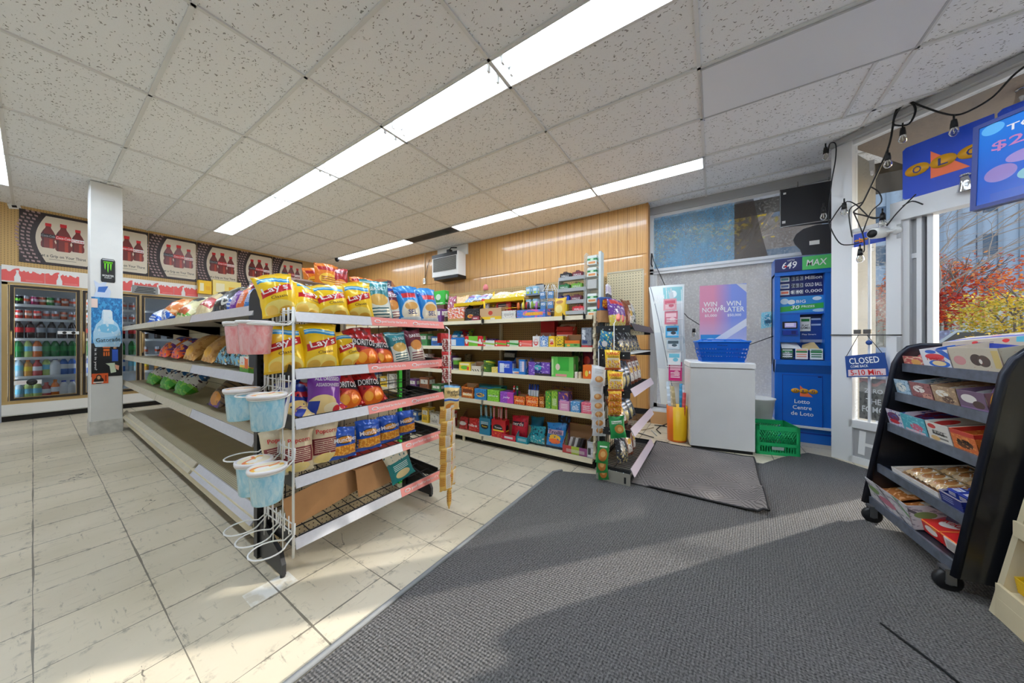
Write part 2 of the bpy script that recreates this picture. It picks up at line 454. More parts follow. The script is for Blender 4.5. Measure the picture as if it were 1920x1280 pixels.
def mat_material():
    m, nt, b = newmat('ribbed_entrance_mat'); g = NB(nt); P = g.coord('Object'); o = g.sep(P)
    T = .16
    cx = g.math('FLOOR', g.math('DIVIDE', o[0], T)); cy = g.math('FLOOR', g.math('DIVIDE', o[1], T))
    par = g.math('MODULO', g.math('ABSOLUTE', g.math('ADD', cx, cy)), 2.0)
    p = g.math('ADD', o[0], g.math('MULTIPLY', o[1], .8)); q = g.math('SUBTRACT', o[1], g.math('MULTIPLY', o[0], .5))
    l1 = g.math('LESS_THAN', g.math('FRACT', g.math('DIVIDE', p, .032)), .35); l2 = g.math('LESS_THAN', g.math('FRACT', g.math('DIVIDE', q, .028)), .35)
    f = g.math('ADD', g.math('MULTIPLY', l1, par), g.math('MULTIPLY', l2, g.math('SUBTRACT', 1.0, par)))
    base = g.mix(g.ramp(g.noise(P, 3, 4), .3, .7), C3((132, 125, 120)), C3((110, 104, 102)))
    base = g.mix(g.math('MULTIPLY', f, .7), base, C3((66, 60, 58)))
    g.put(b.inputs['Base Color'], base); b.inputs['Roughness'].default_value = .9
    g.put(b.inputs['Normal'], g.bump(g.math('SUBTRACT', 1.0, f), .5, .004))
    return m
XP, XW, YC, XL, YB = 4.72, 5.0, 8.4, -3.2, -3.6      # panelled wall, window wall, cooler wall, left wall, wall behind the camera
E0 = Vector((4.31, -.975)); E1 = Vector((3.67, -1.77)); EE = (E1 - E0).normalized(); EN_ = Vector((EE.y, -EE.x))   # entrance runs diagonally
if EN_.x > 0: EN_ = -EN_
def ES(px):
    """distance along the entrance wall of a photo column"""
    k = (px - 960) / F0; d = Vector((FW.x + RT.x * k, FW.y + RT.y * k))
    # E0 + EE*s = d*t
    det = EE.x * (-d.y) + d.x * EE.y
    return (-E0.x * (-d.y) - d.x * E0.y) / det if abs(det) > 1e-9 else 0
def EZ(px, py):
    s = ES(px); p = E0 + EE * s; t = p.x * FW.x + p.y * FW.y
    return HC + (640 - py) / F0 * t
ENT = TR(E0.x, E0.y, 0, 0, 0, math.atan2(EE.y, EE.x))       # local x runs along the wall to the right in the photo, local y points outdoors
ENROT = (0, 0, math.atan2(EE.y, EE.x))
FLM = floor_material()
b = MB(); b.add([(XL, YB, 0), (XW + .1, YB, 0), (XW + .1, YC + .9, 0), (XL, YC + .9, 0)], [(0, 1, 2, 3)]); struct(b.obj('floor', [FLM]))
# ceiling with its suspended T-bar grid
b = MB()
HOLES = [(1.722, 2.0, -2, 6), (-.43, -.15, -1, 6), (3.865, 4.115, 0, 6), (2.615, 3.185, -1, 0)]
def cpl(x0, x1, y0, y1): b.add([(x0, y0, CEIL + .012), (x1, y0, CEIL + .012), (x1, y1, CEIL + .012), (x0, y1, CEIL + .012)], [(3, 2, 1, 0)])
xe = [XL]
for h in sorted(HOLES):
    cpl(xe[-1], h[0], YB, YC + .1); cpl(h[0], h[1], YB, .09 + 1.222 * h[2]); cpl(h[0], h[1], .09 + 1.222 * h[3], YC + .1); xe.append(h[1])
cpl(xe[-1], XW + .12, YB, YC + .1)
CE = struct(b.obj('ceiling', [ceiling_material()]))
TB = M('ceiling_tbar', (225, 225, 224), .5)
b = MB()
xl = [-2.45, -1.84, -1.24, -.43, -.15, .507, 1.1, 1.722, 2.0, 2.597, 3.2, 3.865, 4.115, 4.7]
yl = [.09 + 1.222 * k for k in range(-3, 7)]
for x in xl: b.box(x - .012, x + .012, YB, YC, CEIL, CEIL + .014)
for y in yl: b.box(XL, XW, y - .012, y + .012, CEIL, CEIL + .014)
b.box(3.2, 3.865, -.96, -.94, CEIL, CEIL + .013); b.box(3.0 - .1, 3.0 - .08, .09, .10, CEIL, CEIL + .01)
TG = struct(b.obj('trim_1', [TB]))
# walls
PEGC = pegboard_material('tan_pegboard', (204, 168, 108))
b = MB(); b.box(XP, XP + .1, .80, YC, 0, CEIL + .02); struct(b.obj('wall_right', [wood_panel_material()]))
b = MB(); b.box(XP - .006, XP, .80, YC, 2.385, 2.393); b.box(XP - .02, XP + .12, .775, .7995, 0, CEIL); struct(b.obj('trim_2', [M('wood_edge', (176, 126, 68), .5)]))
b = MB(); b.box(XP + .1, XW + .1, .80, .84, 0, CEIL + .02); struct(b.obj('wall_return', [W_WHITE]))
b = MB(); b.box(XL, XP + .1, YC, YC + .05, 2.2, CEIL + .02); b.box(XL, -.24, YC - .02, YC + .05, 0, 2.2, 1); b.box(3.9, XP + .1, YC, YC + .05, 0, 2.2, 1)
GREYT = M('grey_wall_tile', (170, 176, 186), .35)
struct(b.obj('wall_back', [PEGC, GREYT]))
b = MB(); b.box(XL - .1, XL, YB, YC, 0, CEIL + .02); struct(b.obj('wall_left', [W_WHITE]))
b = MB(); b.box(XL, 3.0, YB - .1, YB, 0, CEIL + .02); struct(b.obj('wall_front', [W_WHITE]))
# column
b = MB(); b.rbox(-.125, .125, -.14, .14, 0, CEIL, .006); 
COLU = struct(b.obj('column', [M('column_paint', (232, 232, 230), .5, nz=.05, nscale=5)], None, (.5, 6.46, 0)))
b = MB(); b.rbox(-.129, .129, -.144, .144, 0, .17, .004); b.obj('base_guard', [M('scuffed_column_base', (214, 212, 205), .5, nz=.25, nscale=14)], COLU)
# carpet with its grey rubber edging, and the mat lying on it
b = MB()
poly = [(-1.2, 1.17), (2.50, 1.16), (2.62, .84), (3.62, .84), (3.62, .40), (3.69, -.38), (4.0, -.56), (4.3, -.80), (4.25, -.96), (3.9, -1.26), (3.0, -2.5), (-1.2, -2.5)]
CARP = carpet_material()
n = len(poly); v = [(x, y, .008) for x, y in poly] + [(x, y, 0) for x, y in poly]
b.add(v, [tuple(range(n))[::-1]] + [(i, (i + 1) % n, n + (i + 1) % n, n + i) for i in range(n)])
b.v = b.v; cp = b.obj('carpet', [CARP]); tag(cp, 'large charcoal ribbed carpet covering the floor of the entrance', 'carpet')
b = MB(); b.tube([(-1.2, 1.175, .006), (.47, 1.185, .008), (1.2, 1.178, .007), (2.0, 1.172, .009), (2.45, 1.165, .012), (2.53, 1.12, .008)], .012, 6)
b.obj('rubber_edging', [M('grey_rubber_edge', (128, 130, 132), .6)], cp)
b = MB()
for pts in ([(1.62, -.62), (1.5, -.7), (1.38, -.735)], [(1.66, -.82), (1.55, -.83), (1.45, -.84)]):
    pass
b = MB()
def matf(u, v):
    x = 2.60 + u * 1.18; y = -.30 + v * .86 - .02 * u
    z = .022 + .012 * math.sin(u * 9 + v * 5) * (v > .85 or v < .12) + .004 * noise.noise(Vector((x * 4, y * 4, 0)))
    if v < .06: z += .012 * math.sin(PI * u) + (.025 if u < .33 else 0)
    return (x, y, z)
b.grid(matf, 40, 28)
def matb(u, v):
    x, y, z = matf(u, v); return (x, y, z - .010)
b.grid(matb, 40, 28, 1, True, True)
for k in range(2):
    b.tube([matf(t / 30, k) for t in range(31)], .007, 6, 1); b.tube([matf(k, t / 30) for t in range(31)], .007, 6, 1)
tag(b.obj('doormat', [mat_material(), M('mat_rubber_edge', (40, 38, 38), .7)]), 'worn grey brown ribbed entrance mat lying on the carpet by the white freezer', 'mat')
# ----------------------------------------------------------------- ceiling lamps
TUBE = M('lit_fluorescent_tube', (226, 240, 255), .5, emit=96.0)
REFL = M('white_enamel_reflector', (244, 244, 242), .35)
LENS = M('lit_lamp_lens', (228, 241, 255), .4, emit=37.0)
def troffer(x0, x1, y0, y1, label, tubes=True, lit=True, group='ceiling lamps'):
    cx, cy = (x0 + x1) / 2, (y0 + y1) / 2; w, l = (x1 - x0) / 2 - .014, (y1 - y0) / 2 - .014
    t = thing('ceiling_lamp', label, 'lamp', (cx, cy, CEIL), group=group)
    b = MB(); e = .03
    # trough: flared sides, end plates
    top = .07
    b.add([(-w, -l, 0), (w, -l, 0), (w, l, 0), (-w, l, 0), (-w * .55, -l + e, top), (w * .55, -l + e, top), (w * .55, l - e, top), (-w * .55, l - e, top)],
          [(0, 4, 5, 1), (1, 5, 6, 2), (2, 6, 7, 3), (3, 7, 4, 0), (4, 7, 6, 5)])
    b.box(-w - .006, -w, -l, l, -.004, .008); b.box(w, w + .006, -l, l, -.004, .008); b.box(-w, w, -l - .006, -l, -.004, .008); b.box(-w, w, l, l + .006, -.004, .008)
    b.obj('housing', [REFL if lit else M('dark_louvre_housing', (150, 150, 150), .4, .5)], t)
    if tubes and lit:
        for s in (-1, 1):
            q = MB(); q.tube([(s * w * .45, -l + .06, .026), (s * w * .45, l - .06, .026)], .013, 8)
            q.obj('tube', [TUBE], t)
        q = MB()
        for yy in (-l + .05, l - .05):
            for s in (-1, 1): q.box(s * w * .45 - .012, s * w * .45 + .012, yy - .008, yy + .008, .006, .068)
        q.box(-.03, .03, -l + .03, l - .03, .052, .066)
        q.obj('lamp_holders', [REFL], t)
    elif lit:
        q = MB(); q.box(-w, w, -l, l, .006, .014); q.obj('diffuser', [LENS], t)
    else:
        q = MB()
        for i in range(11): q.box(-w + (2 * w) * i / 10 - .002, -w + (2 * w) * i / 10 + .002, -l, l, 0, .02)
        for i in range(5): q.box(-w, w, -l + 2 * l * i / 4 - .002, -l + 2 * l * i / 4 + .002, 0, .02)
        q.obj('louvre', [M('louvre_metal', (120, 120, 122), .35, .6)], t)
    return t
names = ['first', 'second', 'third', 'fourth', 'fifth', 'sixth', 'seventh']
Y = lambda k: .09 + 1.222 * k
for i, k in enumerate(range(-2, 6)):
    troffer(1.722, 2.0, Y(k), Y(k + 1), 'open fluorescent lamp in the central ceiling row, ' + (['behind the camera', 'right overhead', 'at the top edge of the photo', 'second in view', 'third in view', 'fourth in view', 'fifth in view', 'farthest in view'][i]))
for i, k in enumerate(range(-1, 6)):
    troffer(-.43, -.15, Y(k), Y(k + 1), 'fluorescent lamp in the left aisle ceiling row, ' + ['nearest', 'second', 'third', 'fourth', 'third last', 'second last', 'nearest the drink coolers'][i])
for k, nm in ((0, 'nearest the window'), (1, 'second from the window'), (2, 'third from the window'), (4, 'beyond the unlit one'), (5, 'farthest, by the back wall')):
    troffer(3.865, 4.115, Y(k), Y(k + 1), 'lensed strip lamp in the ceiling row by the wood wall, ' + nm, tubes=False)
troffer(3.865, 4.115, Y(3), Y(4), 'unlit louvred lamp with a grey grille in the row by the wood wall', lit=False)
# flat unlit panel lens near the windows
t = thing('ceiling_panel_lamp', 'wide unlit frosted lamp panel set in the ceiling near the entrance', 'lamp', (2.9, Y(-.5), CEIL))
b = MB(); b.box(-.285, .285, -.595, .595, -.004, .004); b.obj('diffuser', [M('frosted_panel', (238, 239, 243), .35)], t)
b = MB()
for s in (-1, 1):
    b.box(s * .29 - .006, s * .29 + .006, -.6, .6, -.008, .006); b.box(-.29, .29, s * .6 - .006, s * .6 + .006, -.008, .006)
b.obj('frame', [M('panel_frame', (190, 190, 192), .4)], t)
# smoke detector and camera dome at the far ceiling corner
b = MB(); b.lathe([(.0, 0), (.045, .0), (.05, -.02), (.046, -.045), (.03, -.075), (0, -.085)], 16); tag(b.obj('dome_camera', [BLACKP], None, tuple(PZ(632, 484, CEIL))), 'small black dome camera hanging from the far ceiling', 'camera')
# air conditioner through the wood wall
t = thing('air_conditioner', 'white window air conditioner set through the wood panelled wall', 'air conditioner', (XP, 4.52, 2.68), (0, 0, -PI / 2))
b = MB(); b.rbox(-.36, .36, -.24, 0, -.23, .23, .012); b.obj('body', [W_WHITE], t)
b = MB()
for i in range(14): b.box(-.31, .31, -.252, -.243, -.12 + i * .018, -.112 + i * .018)
b.box(-.315, .315, -.2455, -.24, -.125, .14, 1); b.obj('grille', [M('ac_grille', (150, 148, 142), .5), M('ac_grille_back', (70, 68, 64), .6)], t)
b = MB(); b.box(-.35, .34, -.247, -.24, .155, .222); b.obj('control_panel', [BLACKP], t)
b = MB(); b.box(-.30, .36, -.235, 0, -.29, -.232); b.obj('drain_tray', [BLACK], t)
b = MB(); b.box(-.42, .42, -.03, .0, .20, .40); b.obj('mounting_board', [W_WHITE], t)
b = MB(); b.box(.02, .1, -.2, -.12, .235, .30); b.tube([(.06, -.16, .30), (.10, -.15, .34), (.22, -.12, .33)], .012); tag(b.obj('bracket_camera', [BLACKP], None, (XP, 4.52, 2.68), (0, 0, -PI / 2)), 'small black device sitting on top of the air conditioner', 'camera')
t = thing('wall_outlet', 'white power outlet with a conduit beside the air conditioner', 'outlet', (XP, 5.35, 2.47), (0, 0, -PI / 2))
b = MB(); b.rbox(-.035, .035, -.035, 0, -.06, .06, .006); b.box(-.012, .012, -.037, -.034, .01, .035, 1); b.box(-.012, .012, -.037, -.034, -.035, -.01, 1); b.obj('socket_box', [W_WHITE, BLACKP], t)
b = MB(); b.tube([(0, -.012, .06), (0, -.012, .62)], .009); b.obj('conduit', [M('beige_conduit', (206, 190, 160), .5)], t)
b = MB(); b.tube([(.02, -.02, -.06), (.05, -.03, .1), (.09, -.02, .3), (.16, -.02, .45)], .006); b.obj('cord', [BLACKP], t)
# ================================================================= drink coolers along the back wall, posters above, stickers on the column
GOLD = M('brass_frame', (190, 160, 108), .35, .55)
GOLDD = M('dark_bronze_frame', (44, 36, 30), .4, .3)
COOLW = M('cooler_inside_white', (225, 228, 230), .5)
def glass_mat(name, col, f, rough=.02):
    if name in MATS: return MATS[name]
    m, nt, b = newmat(name); g = NB(nt)
    out = nt.nodes['Material Output']; tr = g.N('ShaderNodeBsdfTransparent'); tr.inputs[0].default_value = C3(col)
    gl = g.N('ShaderNodeBsdfGlossy'); gl.inputs['Roughness'].default_value = rough; gl.inputs[0].default_value = (1, 1, 1, 1)
    fr = g.N('ShaderNodeFresnel'); fr.inputs[0].default_value = 1.45
    mx = g.N('ShaderNodeMixShader'); g.put(mx.inputs[0], g.math('MULTIPLY', fr.outputs[0], f)); g.L(tr.outputs[0], mx.inputs[1]); g.L(gl.outputs[0], mx.inputs[2])
    g.L(mx.outputs[0], out.inputs[0]); nt.nodes.remove(b)
    MATS[name] = m; return m
GLASSD = glass_mat('cooler_door_glass', (222, 226, 230), .6)
YF = YC                       # plane of the door fronts
cx0, cx1 = -.24, 3.9
T = thing('drink_cooler', 'long brass framed glass door drink cooler along the back wall', 'cooler', (0, YF, 0))
b = MB()
b.box(cx0, cx1, .70, .74, .1, 2.2); b.box(cx0, cx0 + .03, .06, .74, .1, 2.2); b.box(cx1 - .03, cx1, .06, .74, .1, 2.2); b.box(cx0, cx1, .06, .74, 2.0, 2.2); b.box(cx0, cx1, .06, .74, .08, .27)
for k in range(7): b.box(-.22 + .605 * k, -.19 + .605 * k, .06, .09, .27, 2.0, 1)
b.obj('cabinet', [COOLW, GOLDD], T)
b = MB(); b.box(cx0, cx1, -.05, .06, .085, .245); b.box(cx0, cx1, -.055, -.05, .085, .10, 1); b.obj('base_panel', [M('cooler_base_white', (232, 230, 224), .45), CHROME], T)
b = MB(); b.box(cx0, cx1, .02, .06, 0, .085); b.obj('kick_plate', [M('dark_kick_plate', (30, 27, 25), .6)], T)
b = MB(); b.box(cx0, cx1, -.012, .05, 1.95, 1.985); b.box(cx0, cx1, -.02, .05, .245, .29); b.box(cx0, -.195, -.012, .05, .245, 1.985)
b.obj('door_frame', [GOLD], T)
for k in range(6):
    x0 = -.19 + .605 * k + .008; x1 = x0 + .59
    d = MB(); z0, z1 = .295, 1.945
    d.box(x0, x0 + .035, -.03, 0, z0, z1); d.box(x1 - .035, x1, -.03, 0, z0, z1); d.box(x0 + .035, x1 - .035, -.03, 0, z0, z0 + .04); d.box(x0 + .035, x1 - .035, -.03, 0, z1 - .04, z1)
    for q in (x0 + .036, x1 - .042): d.box(q, q + .006, -.034, -.028, z0 + .03, z1 - .03, 1)
    d.box(x0 + .036, x1 - .036, -.034, -.028, z0 + .034, z0 + .04, 1); d.box(x0 + .036, x1 - .036, -.034, -.028, z1 - .04, z1 - .034, 1)
    d.box(x0 - .004, x0 + .004, -.034, 0, z0, z1, 1); d.box(x1 - .004, x1 + .004, -.034, 0, z0, z1, 1)
    D = d.obj('door', [GOLDD, GOLD], T)
    q = MB(); q.box(x0 + .04, x1 - .04, -.018, -.012, z0 + .04, z1 - .04); q.obj('glass', [GLASSD], D)
    q = MB(); q.tube([(x0 + .015, -.03, .95), (x0 + .015, -.055, .97), (x0 + .015, -.055, 1.27), (x0 + .015, -.03, 1.29)], .009, 8); q.obj('handle', [GOLD], D)
CSZ = [.30, .62, .90, 1.18, 1.47, 1.68]
for k in range(6):
    for z in CSZ[1:]:
        q = MB(); x0 = -.19 + .605 * k + .03
        q.box(x0, x0 + .55, .10, .68, z - .012, z); q.box(x0, x0 + .55, .09, .10, z - .03, z + .01, 1)
        q.obj('shelf', [COOLW, M('cooler_shelf_lip', (236, 236, 232), .4)], T)
# lamps inside the cooler
for k in range(6):
    q = MB(); q.tube([(-.19 + .605 * k + .025, .075, .35), (-.19 + .605 * k + .025, .075, 1.93)], .010, 8); q.obj('lamp_tube', [M('cooler_tube', (236, 246, 255), .4, emit=17)], T)
# ---- bottles, cans and tubs of drink
def bottle(name, col, lab, cap, h=.23, r=.034, clear=True, label=None):
    t = thing(name, label, 'bottle')
    b = MB()
    b.lathe([(0, 0), (r * .9, 0), (r, .01), (r, h * .30), (r * .94, h * .36), (r, h * .42), (r, h * .62), (r * .8, h * .75), (r * .42, h * .86), (r * .40, h * .93)], 14)
    b.obj('body', [M('drink_' + name + str(col), col, .12, coat=.6)], t)
    b = MB(); b.lathe([(r * 1.015, h * .34), (r * 1.015, h * .60)], 14); b.obj('label_band', [lab], t)
    b = MB(); b.lathe([(r * .44, h * .92), (r * .44, h), (0, h)], 12); b.obj('cap', [cap], t)
    return Proto(t)
def can(col, band, h=.122, r=.031):
    b = MB(); b.lathe([(0, 0), (r * .8, 0), (r, .012), (r, h - .014), (r * .82, h - .002), (r * .82, h), (0, h - .004)], 14, 0)
    o = b.obj('drink_can', [PM('can_print' + str(col), col, [('w', .5, .06, 9, .13, band), ('r', 0, 1, .9, 1, (200, 200, 205)), ('r', 0, 1, 0, .08, (200, 200, 205))], .25, .5)])
    tag(o, None, 'can'); return Proto(o)
caps = {k: M('cap_' + k, v, .4) for k, v in dict(red=(200, 24, 30), white=(240, 240, 240), blue=(26, 60, 170), green=(20, 130, 60), black=(20, 20, 20), orange=(240, 130, 20)).items()}
labs = {k: M('drink_label_' + k, v, .4) for k, v in dict(red=(205, 22, 30), white=(238, 238, 238), blue=(24, 60, 180), green=(20, 140, 60), silver=(170, 175, 182), cyan=(120, 200, 225), yellow=(240, 205, 40)).items()}
B_cola = bottle('cola_bottle', (38, 14, 12), labs['red'], caps['red'])
B_diet = bottle('diet_cola_bottle', (42, 20, 16), labs['silver'], caps['black'])
B_lime = bottle('lime_soda_bottle', (20, 110, 50), labs['green'], caps['green'])
B_orange = bottle('orange_soda_bottle', (226, 110, 20), labs['white'], caps['orange'])
B_water = bottle('water_bottle', (180, 205, 215), labs['cyan'], caps['white'])
B_sport = bottle('sports_drink_bottle', (190, 214, 120), labs['cyan'], caps['white'])
B_blue = bottle('blue_drink_bottle', (60, 110, 190), labs['white'], caps['blue'])
B_juice = bottle('juice_bottle', (215, 150, 60), labs['yellow'], caps['orange'], .20, .037)
B_berry = bottle('berry_juice_bottle', (190, 60, 60), labs['white'], caps['red'], .20, .037)
B_milk = bottle('milk_bottle', (238, 238, 236), labs['white'], caps['blue'], .21, .043)
C_red = can((214, 50, 40), (240, 230, 225)); C_sil = can((190, 192, 196), (220, 90, 60)); C_or = can((226, 110, 70), (240, 230, 220)); C_blk = can((30, 30, 34), (110, 190, 60)); C_grn = can((40, 150, 60), (240, 240, 200)); C_pink = can((190, 60, 110), (240, 220, 230))
ord_ = ['leftmost', 'second from the left', 'third from the left', 'fourth from the left', 'fifth from the left', 'sixth from the left', 'seventh from the left', 'eighth from the left']
dname = ['leftmost cooler door', 'cooler door behind the column', 'third cooler door']
rows = [
    (0, 5, [(C_blk, 'black can'), (C_sil, 'silver can'), (C_pink, 'pink can'), (C_or, 'orange can'), (C_grn, 'green can'), (C_sil, 'silver can'), (C_or, 'orange can'), (C_sil, 'silver can')], 'the top shelf'),
    (0, 4, [(C_red, 'red can'), (C_or, 'orange can'), (C_red, 'red can'), (C_sil, 'silver can'), (C_sil, 'silver can'), (C_or, 'orange can'), (C_sil, 'silver can')], 'the second shelf'),
    (0, 3, [(B_cola, 'red capped cola bottle'), (B_cola, 'red capped cola bottle'), (B_diet, 'black capped cola bottle'), (B_diet, 'black capped cola bottle'), (B_diet, 'black capped cola bottle'), (B_diet, 'black capped cola bottle')], 'the third shelf'),
    (0, 2, [(B_lime, 'green soda bottle'), (B_sport, 'pale green drink bottle'), (B_orange, 'orange soda bottle'), (B_lime, 'green soda bottle'), (B_lime, 'green soda bottle'), (B_lime, 'green soda bottle'), (B_lime, 'green soda bottle')], 'the fourth shelf'),
    (0, 1, [(B_water, 'clear bottle'), (B_juice, 'orange juice bottle'), (B_berry, 'red juice bottle'), (B_sport, 'pale green drink bottle'), (B_milk, 'white milk bottle'), (B_blue, 'blue drink bottle'), (B_blue, 'blue drink bottle')], 'the fifth shelf'),
    (0, 0, [(B_water, 'clear bottle'), (B_sport, 'pale green drink bottle'), (B_sport, 'pale green drink bottle'), (B_berry, 'red juice bottle'), (B_orange, 'orange soda bottle'), (B_milk, 'white milk bottle'), (B_milk, 'white milk bottle')], 'the bottom shelf'),
    (1, 5, [(C_sil, 'silver can')] * 6, 'the top shelf'), (1, 4, [(C_sil, 'silver can')] * 6, 'the second shelf'), (1, 2, [(B_lime, 'green soda bottle')] * 5, 'the fourth shelf'), (1, 1, [(B_blue, 'blue drink bottle'), (B_blue, 'blue drink bottle'), (B_water, 'clear bottle'), (B_blue, 'blue drink bottle'), (B_water, 'clear bottle')], 'the fifth shelf'), (1, 3, [(B_cola, 'red capped cola bottle')] * 5, 'the third shelf'),
    (2, 3, [(B_diet, 'black capped cola bottle')] * 4, 'the third shelf'), (2, 2, [(C_sil, 'silver can')] * 4, 'the fourth shelf'), (2, 1, [(B_juice, 'orange juice bottle')] * 4, 'the fifth shelf'),
]
for dk, si, lst, sn in rows:
    x0 = -.19 + .605 * dk + .075; n = len(lst)
    for i, (pr, nm) in enumerate(lst):
        z = CSZ[si] if si else .272
        same = [j for j, q in enumerate(lst) if q[1] == nm]
        lab = nm + ' on ' + sn + ' inside the ' + dname[dk]
        if len(same) > 1: lab = nm + ', ' + sn[4:] + ', ' + dname[dk] + ', ' + ord_[i]
        pr.put((x0 + .455 * i / max(1, n - 1), YF + .15 + .012 * (i % 2), z), (0, 0, RN.uniform(-.5, .5)), lab, 'drinks in the coolers', 1.22 if si < 4 else 1.15)
# small sign and seal on the first door
b = MB(); b.box(0, .19, 0, .002, 0, .045); b.lathe([(0, 0), (.02, 0), (.02, .003), (0, .003)], 14, 1, TR(.06, -.001, .022, PI / 2)); b.lathe([(0, 0), (.02, 0), (.02, .003), (0, .003)], 14, 1, TR(.14, -.001, .022, PI / 2))
tag(b.obj('door_sticker', [PAPERW, T_BLACK], None, tuple(PY(108, 626, YF - .036))), 'white strip with two black dots stuck on the leftmost cooler door', 'sticker')
b = MB(); b.box(0, .22, 0, .002, 0, .06); tag(b.obj('price_strip', [PM('price_strip_print', (240, 238, 234), [('sr', 9, .3, .1, .6, .2, .9, (200, 160, 160))])], None, tuple(PY(26, 722, YF - .036))), 'white paper strip low on the leftmost cooler door', 'sticker')
b = MB(); b.lathe([(0, 0), (.045, 0), (.045, .003), (0, .003)], 20, 0, TR(0, 0, 0, PI / 2)); s = b.obj('round_seal', [T_BLACK], None, tuple(PY(60, 716, YF - .04))); tag(s, 'round black seal sticker beside the white strip on the leftmost cooler door', 'sticker')
# ---- red bubble band above the doors
RED = (228, 92, 88)
bandm = PM('bubble_band_print', (246, 244, 240), [('r', 0, 1, 0, .5, RED), ('e', .1, .5, .17, .26, RED), ('e', .38, .52, .19, .36, RED), ('e', .68, .5, .17, .28, RED), ('e', .93, .5, .15, .24, RED),
    ('e', .17, .78, .055, .14, (250, 246, 244)), ('e', .45, .82, .05, .12, (250, 246, 244)), ('e', .66, .74, .04, .1, (250, 246, 244)), ('e', .88, .74, .045, .11, (250, 246, 244)), ('r', 0, 1, 0, .03, (246, 240, 236)), ('sr', 40, .4, .55, .95, .1, .2, (240, 150, 150))])
whiteband = M('white_header_band', (243, 241, 236), .45)
def bottle_sil(mb, x, z, w, h, mat, y0=-.004, y1=0):
    p = [(-.5, 0), (.5, 0), (.5, .42), (.36, .5), (.3, .6), (.2, .72), (.17, .8), (.22, .86), (.22, 1), (-.22, 1), (-.22, .86), (-.17, .8), (-.2, .72), (-.3, .6), (-.36, .5), (-.5, .42)]
    mb.prism([(x + a * w, z + c * h) for a, c in p], y0, y1, mat)
T = thing('header_sign', 'white header band with red bubbles and bottle shapes above the cooler doors', 'sign', (0, YF, 0))
b = MB(); b.box(cx0, cx1, -.03, .0, 1.985, 2.222); b.obj('backing_board', [whiteband], T)
k = 0
for x0, x1 in ((-.24, .10), (.10, .40), (1.10, 1.42), (1.42, 1.74), (-.6 + 1.42, 1.10)):
    b = MB(); b.box(x0, x1 - .004, -.034, -.03, 1.995, 2.212); bottle_sil(b, x0 + .12, 2.0, .05, .16, 1, -.037, -.034); b.obj('printed_panel', [bandm, T_WHITE], T)
b = MB(); b.box(0, .17, 0, .003, 0, .10); text_into(b, 'PLEASE\nCLOSE', .11, .03, .085, .075, -.001, 1); b.box(.02, .15, -.001, 0, .045, .052, 1); b.box(.02, .15, -.001, 0, .030, .037, 1); b.box(.02, .14, -.001, 0, .015, .022, 1)
b = MB(); b.box(0, .30, 0, .003, 0, .14)
for i in range(4): b.box(.03 + .01 * i, .27 - .02 * (i % 2), -.001, 0, .02 + .027 * i, .036 + .027 * i, 1)
tag(b.obj('notice_sign', [M('grey_notice', (150, 150, 148), .6), T_BLACK], None, tuple(PY(247, 549, YF - .04))), 'small grey notice with black lines on the red bubble band', 'sign')
# yellow and white cartons standing on the far cooler head
for i, (px0, px1, py0, py1, col, nm) in enumerate(((371, 397, 549, 533, (246, 196, 30), 'yellow carton standing on the white header ledge above the coolers'), (398, 452, 551, 535, (250, 226, 130), 'pale yellow carton beside the yellow one above the coolers'))):
    p = PY(px0, py0, YF - .12); q = PY(px1, py1, YF - .12)
    b = MB(); b.rbox(0, q.x - p.x - .01, -.04, .07, 0, q.z - p.z + .06, .003)
    tag(b.obj('carton', [PM('cooler_carton%d' % i, col, [('r', .1, .4, .2, .8, (250, 240, 200)), ('r', .55, .9, .3, .6, (236, 170, 20))])], None, (p.x, p.y, 2.222 - .16)), nm, 'box')
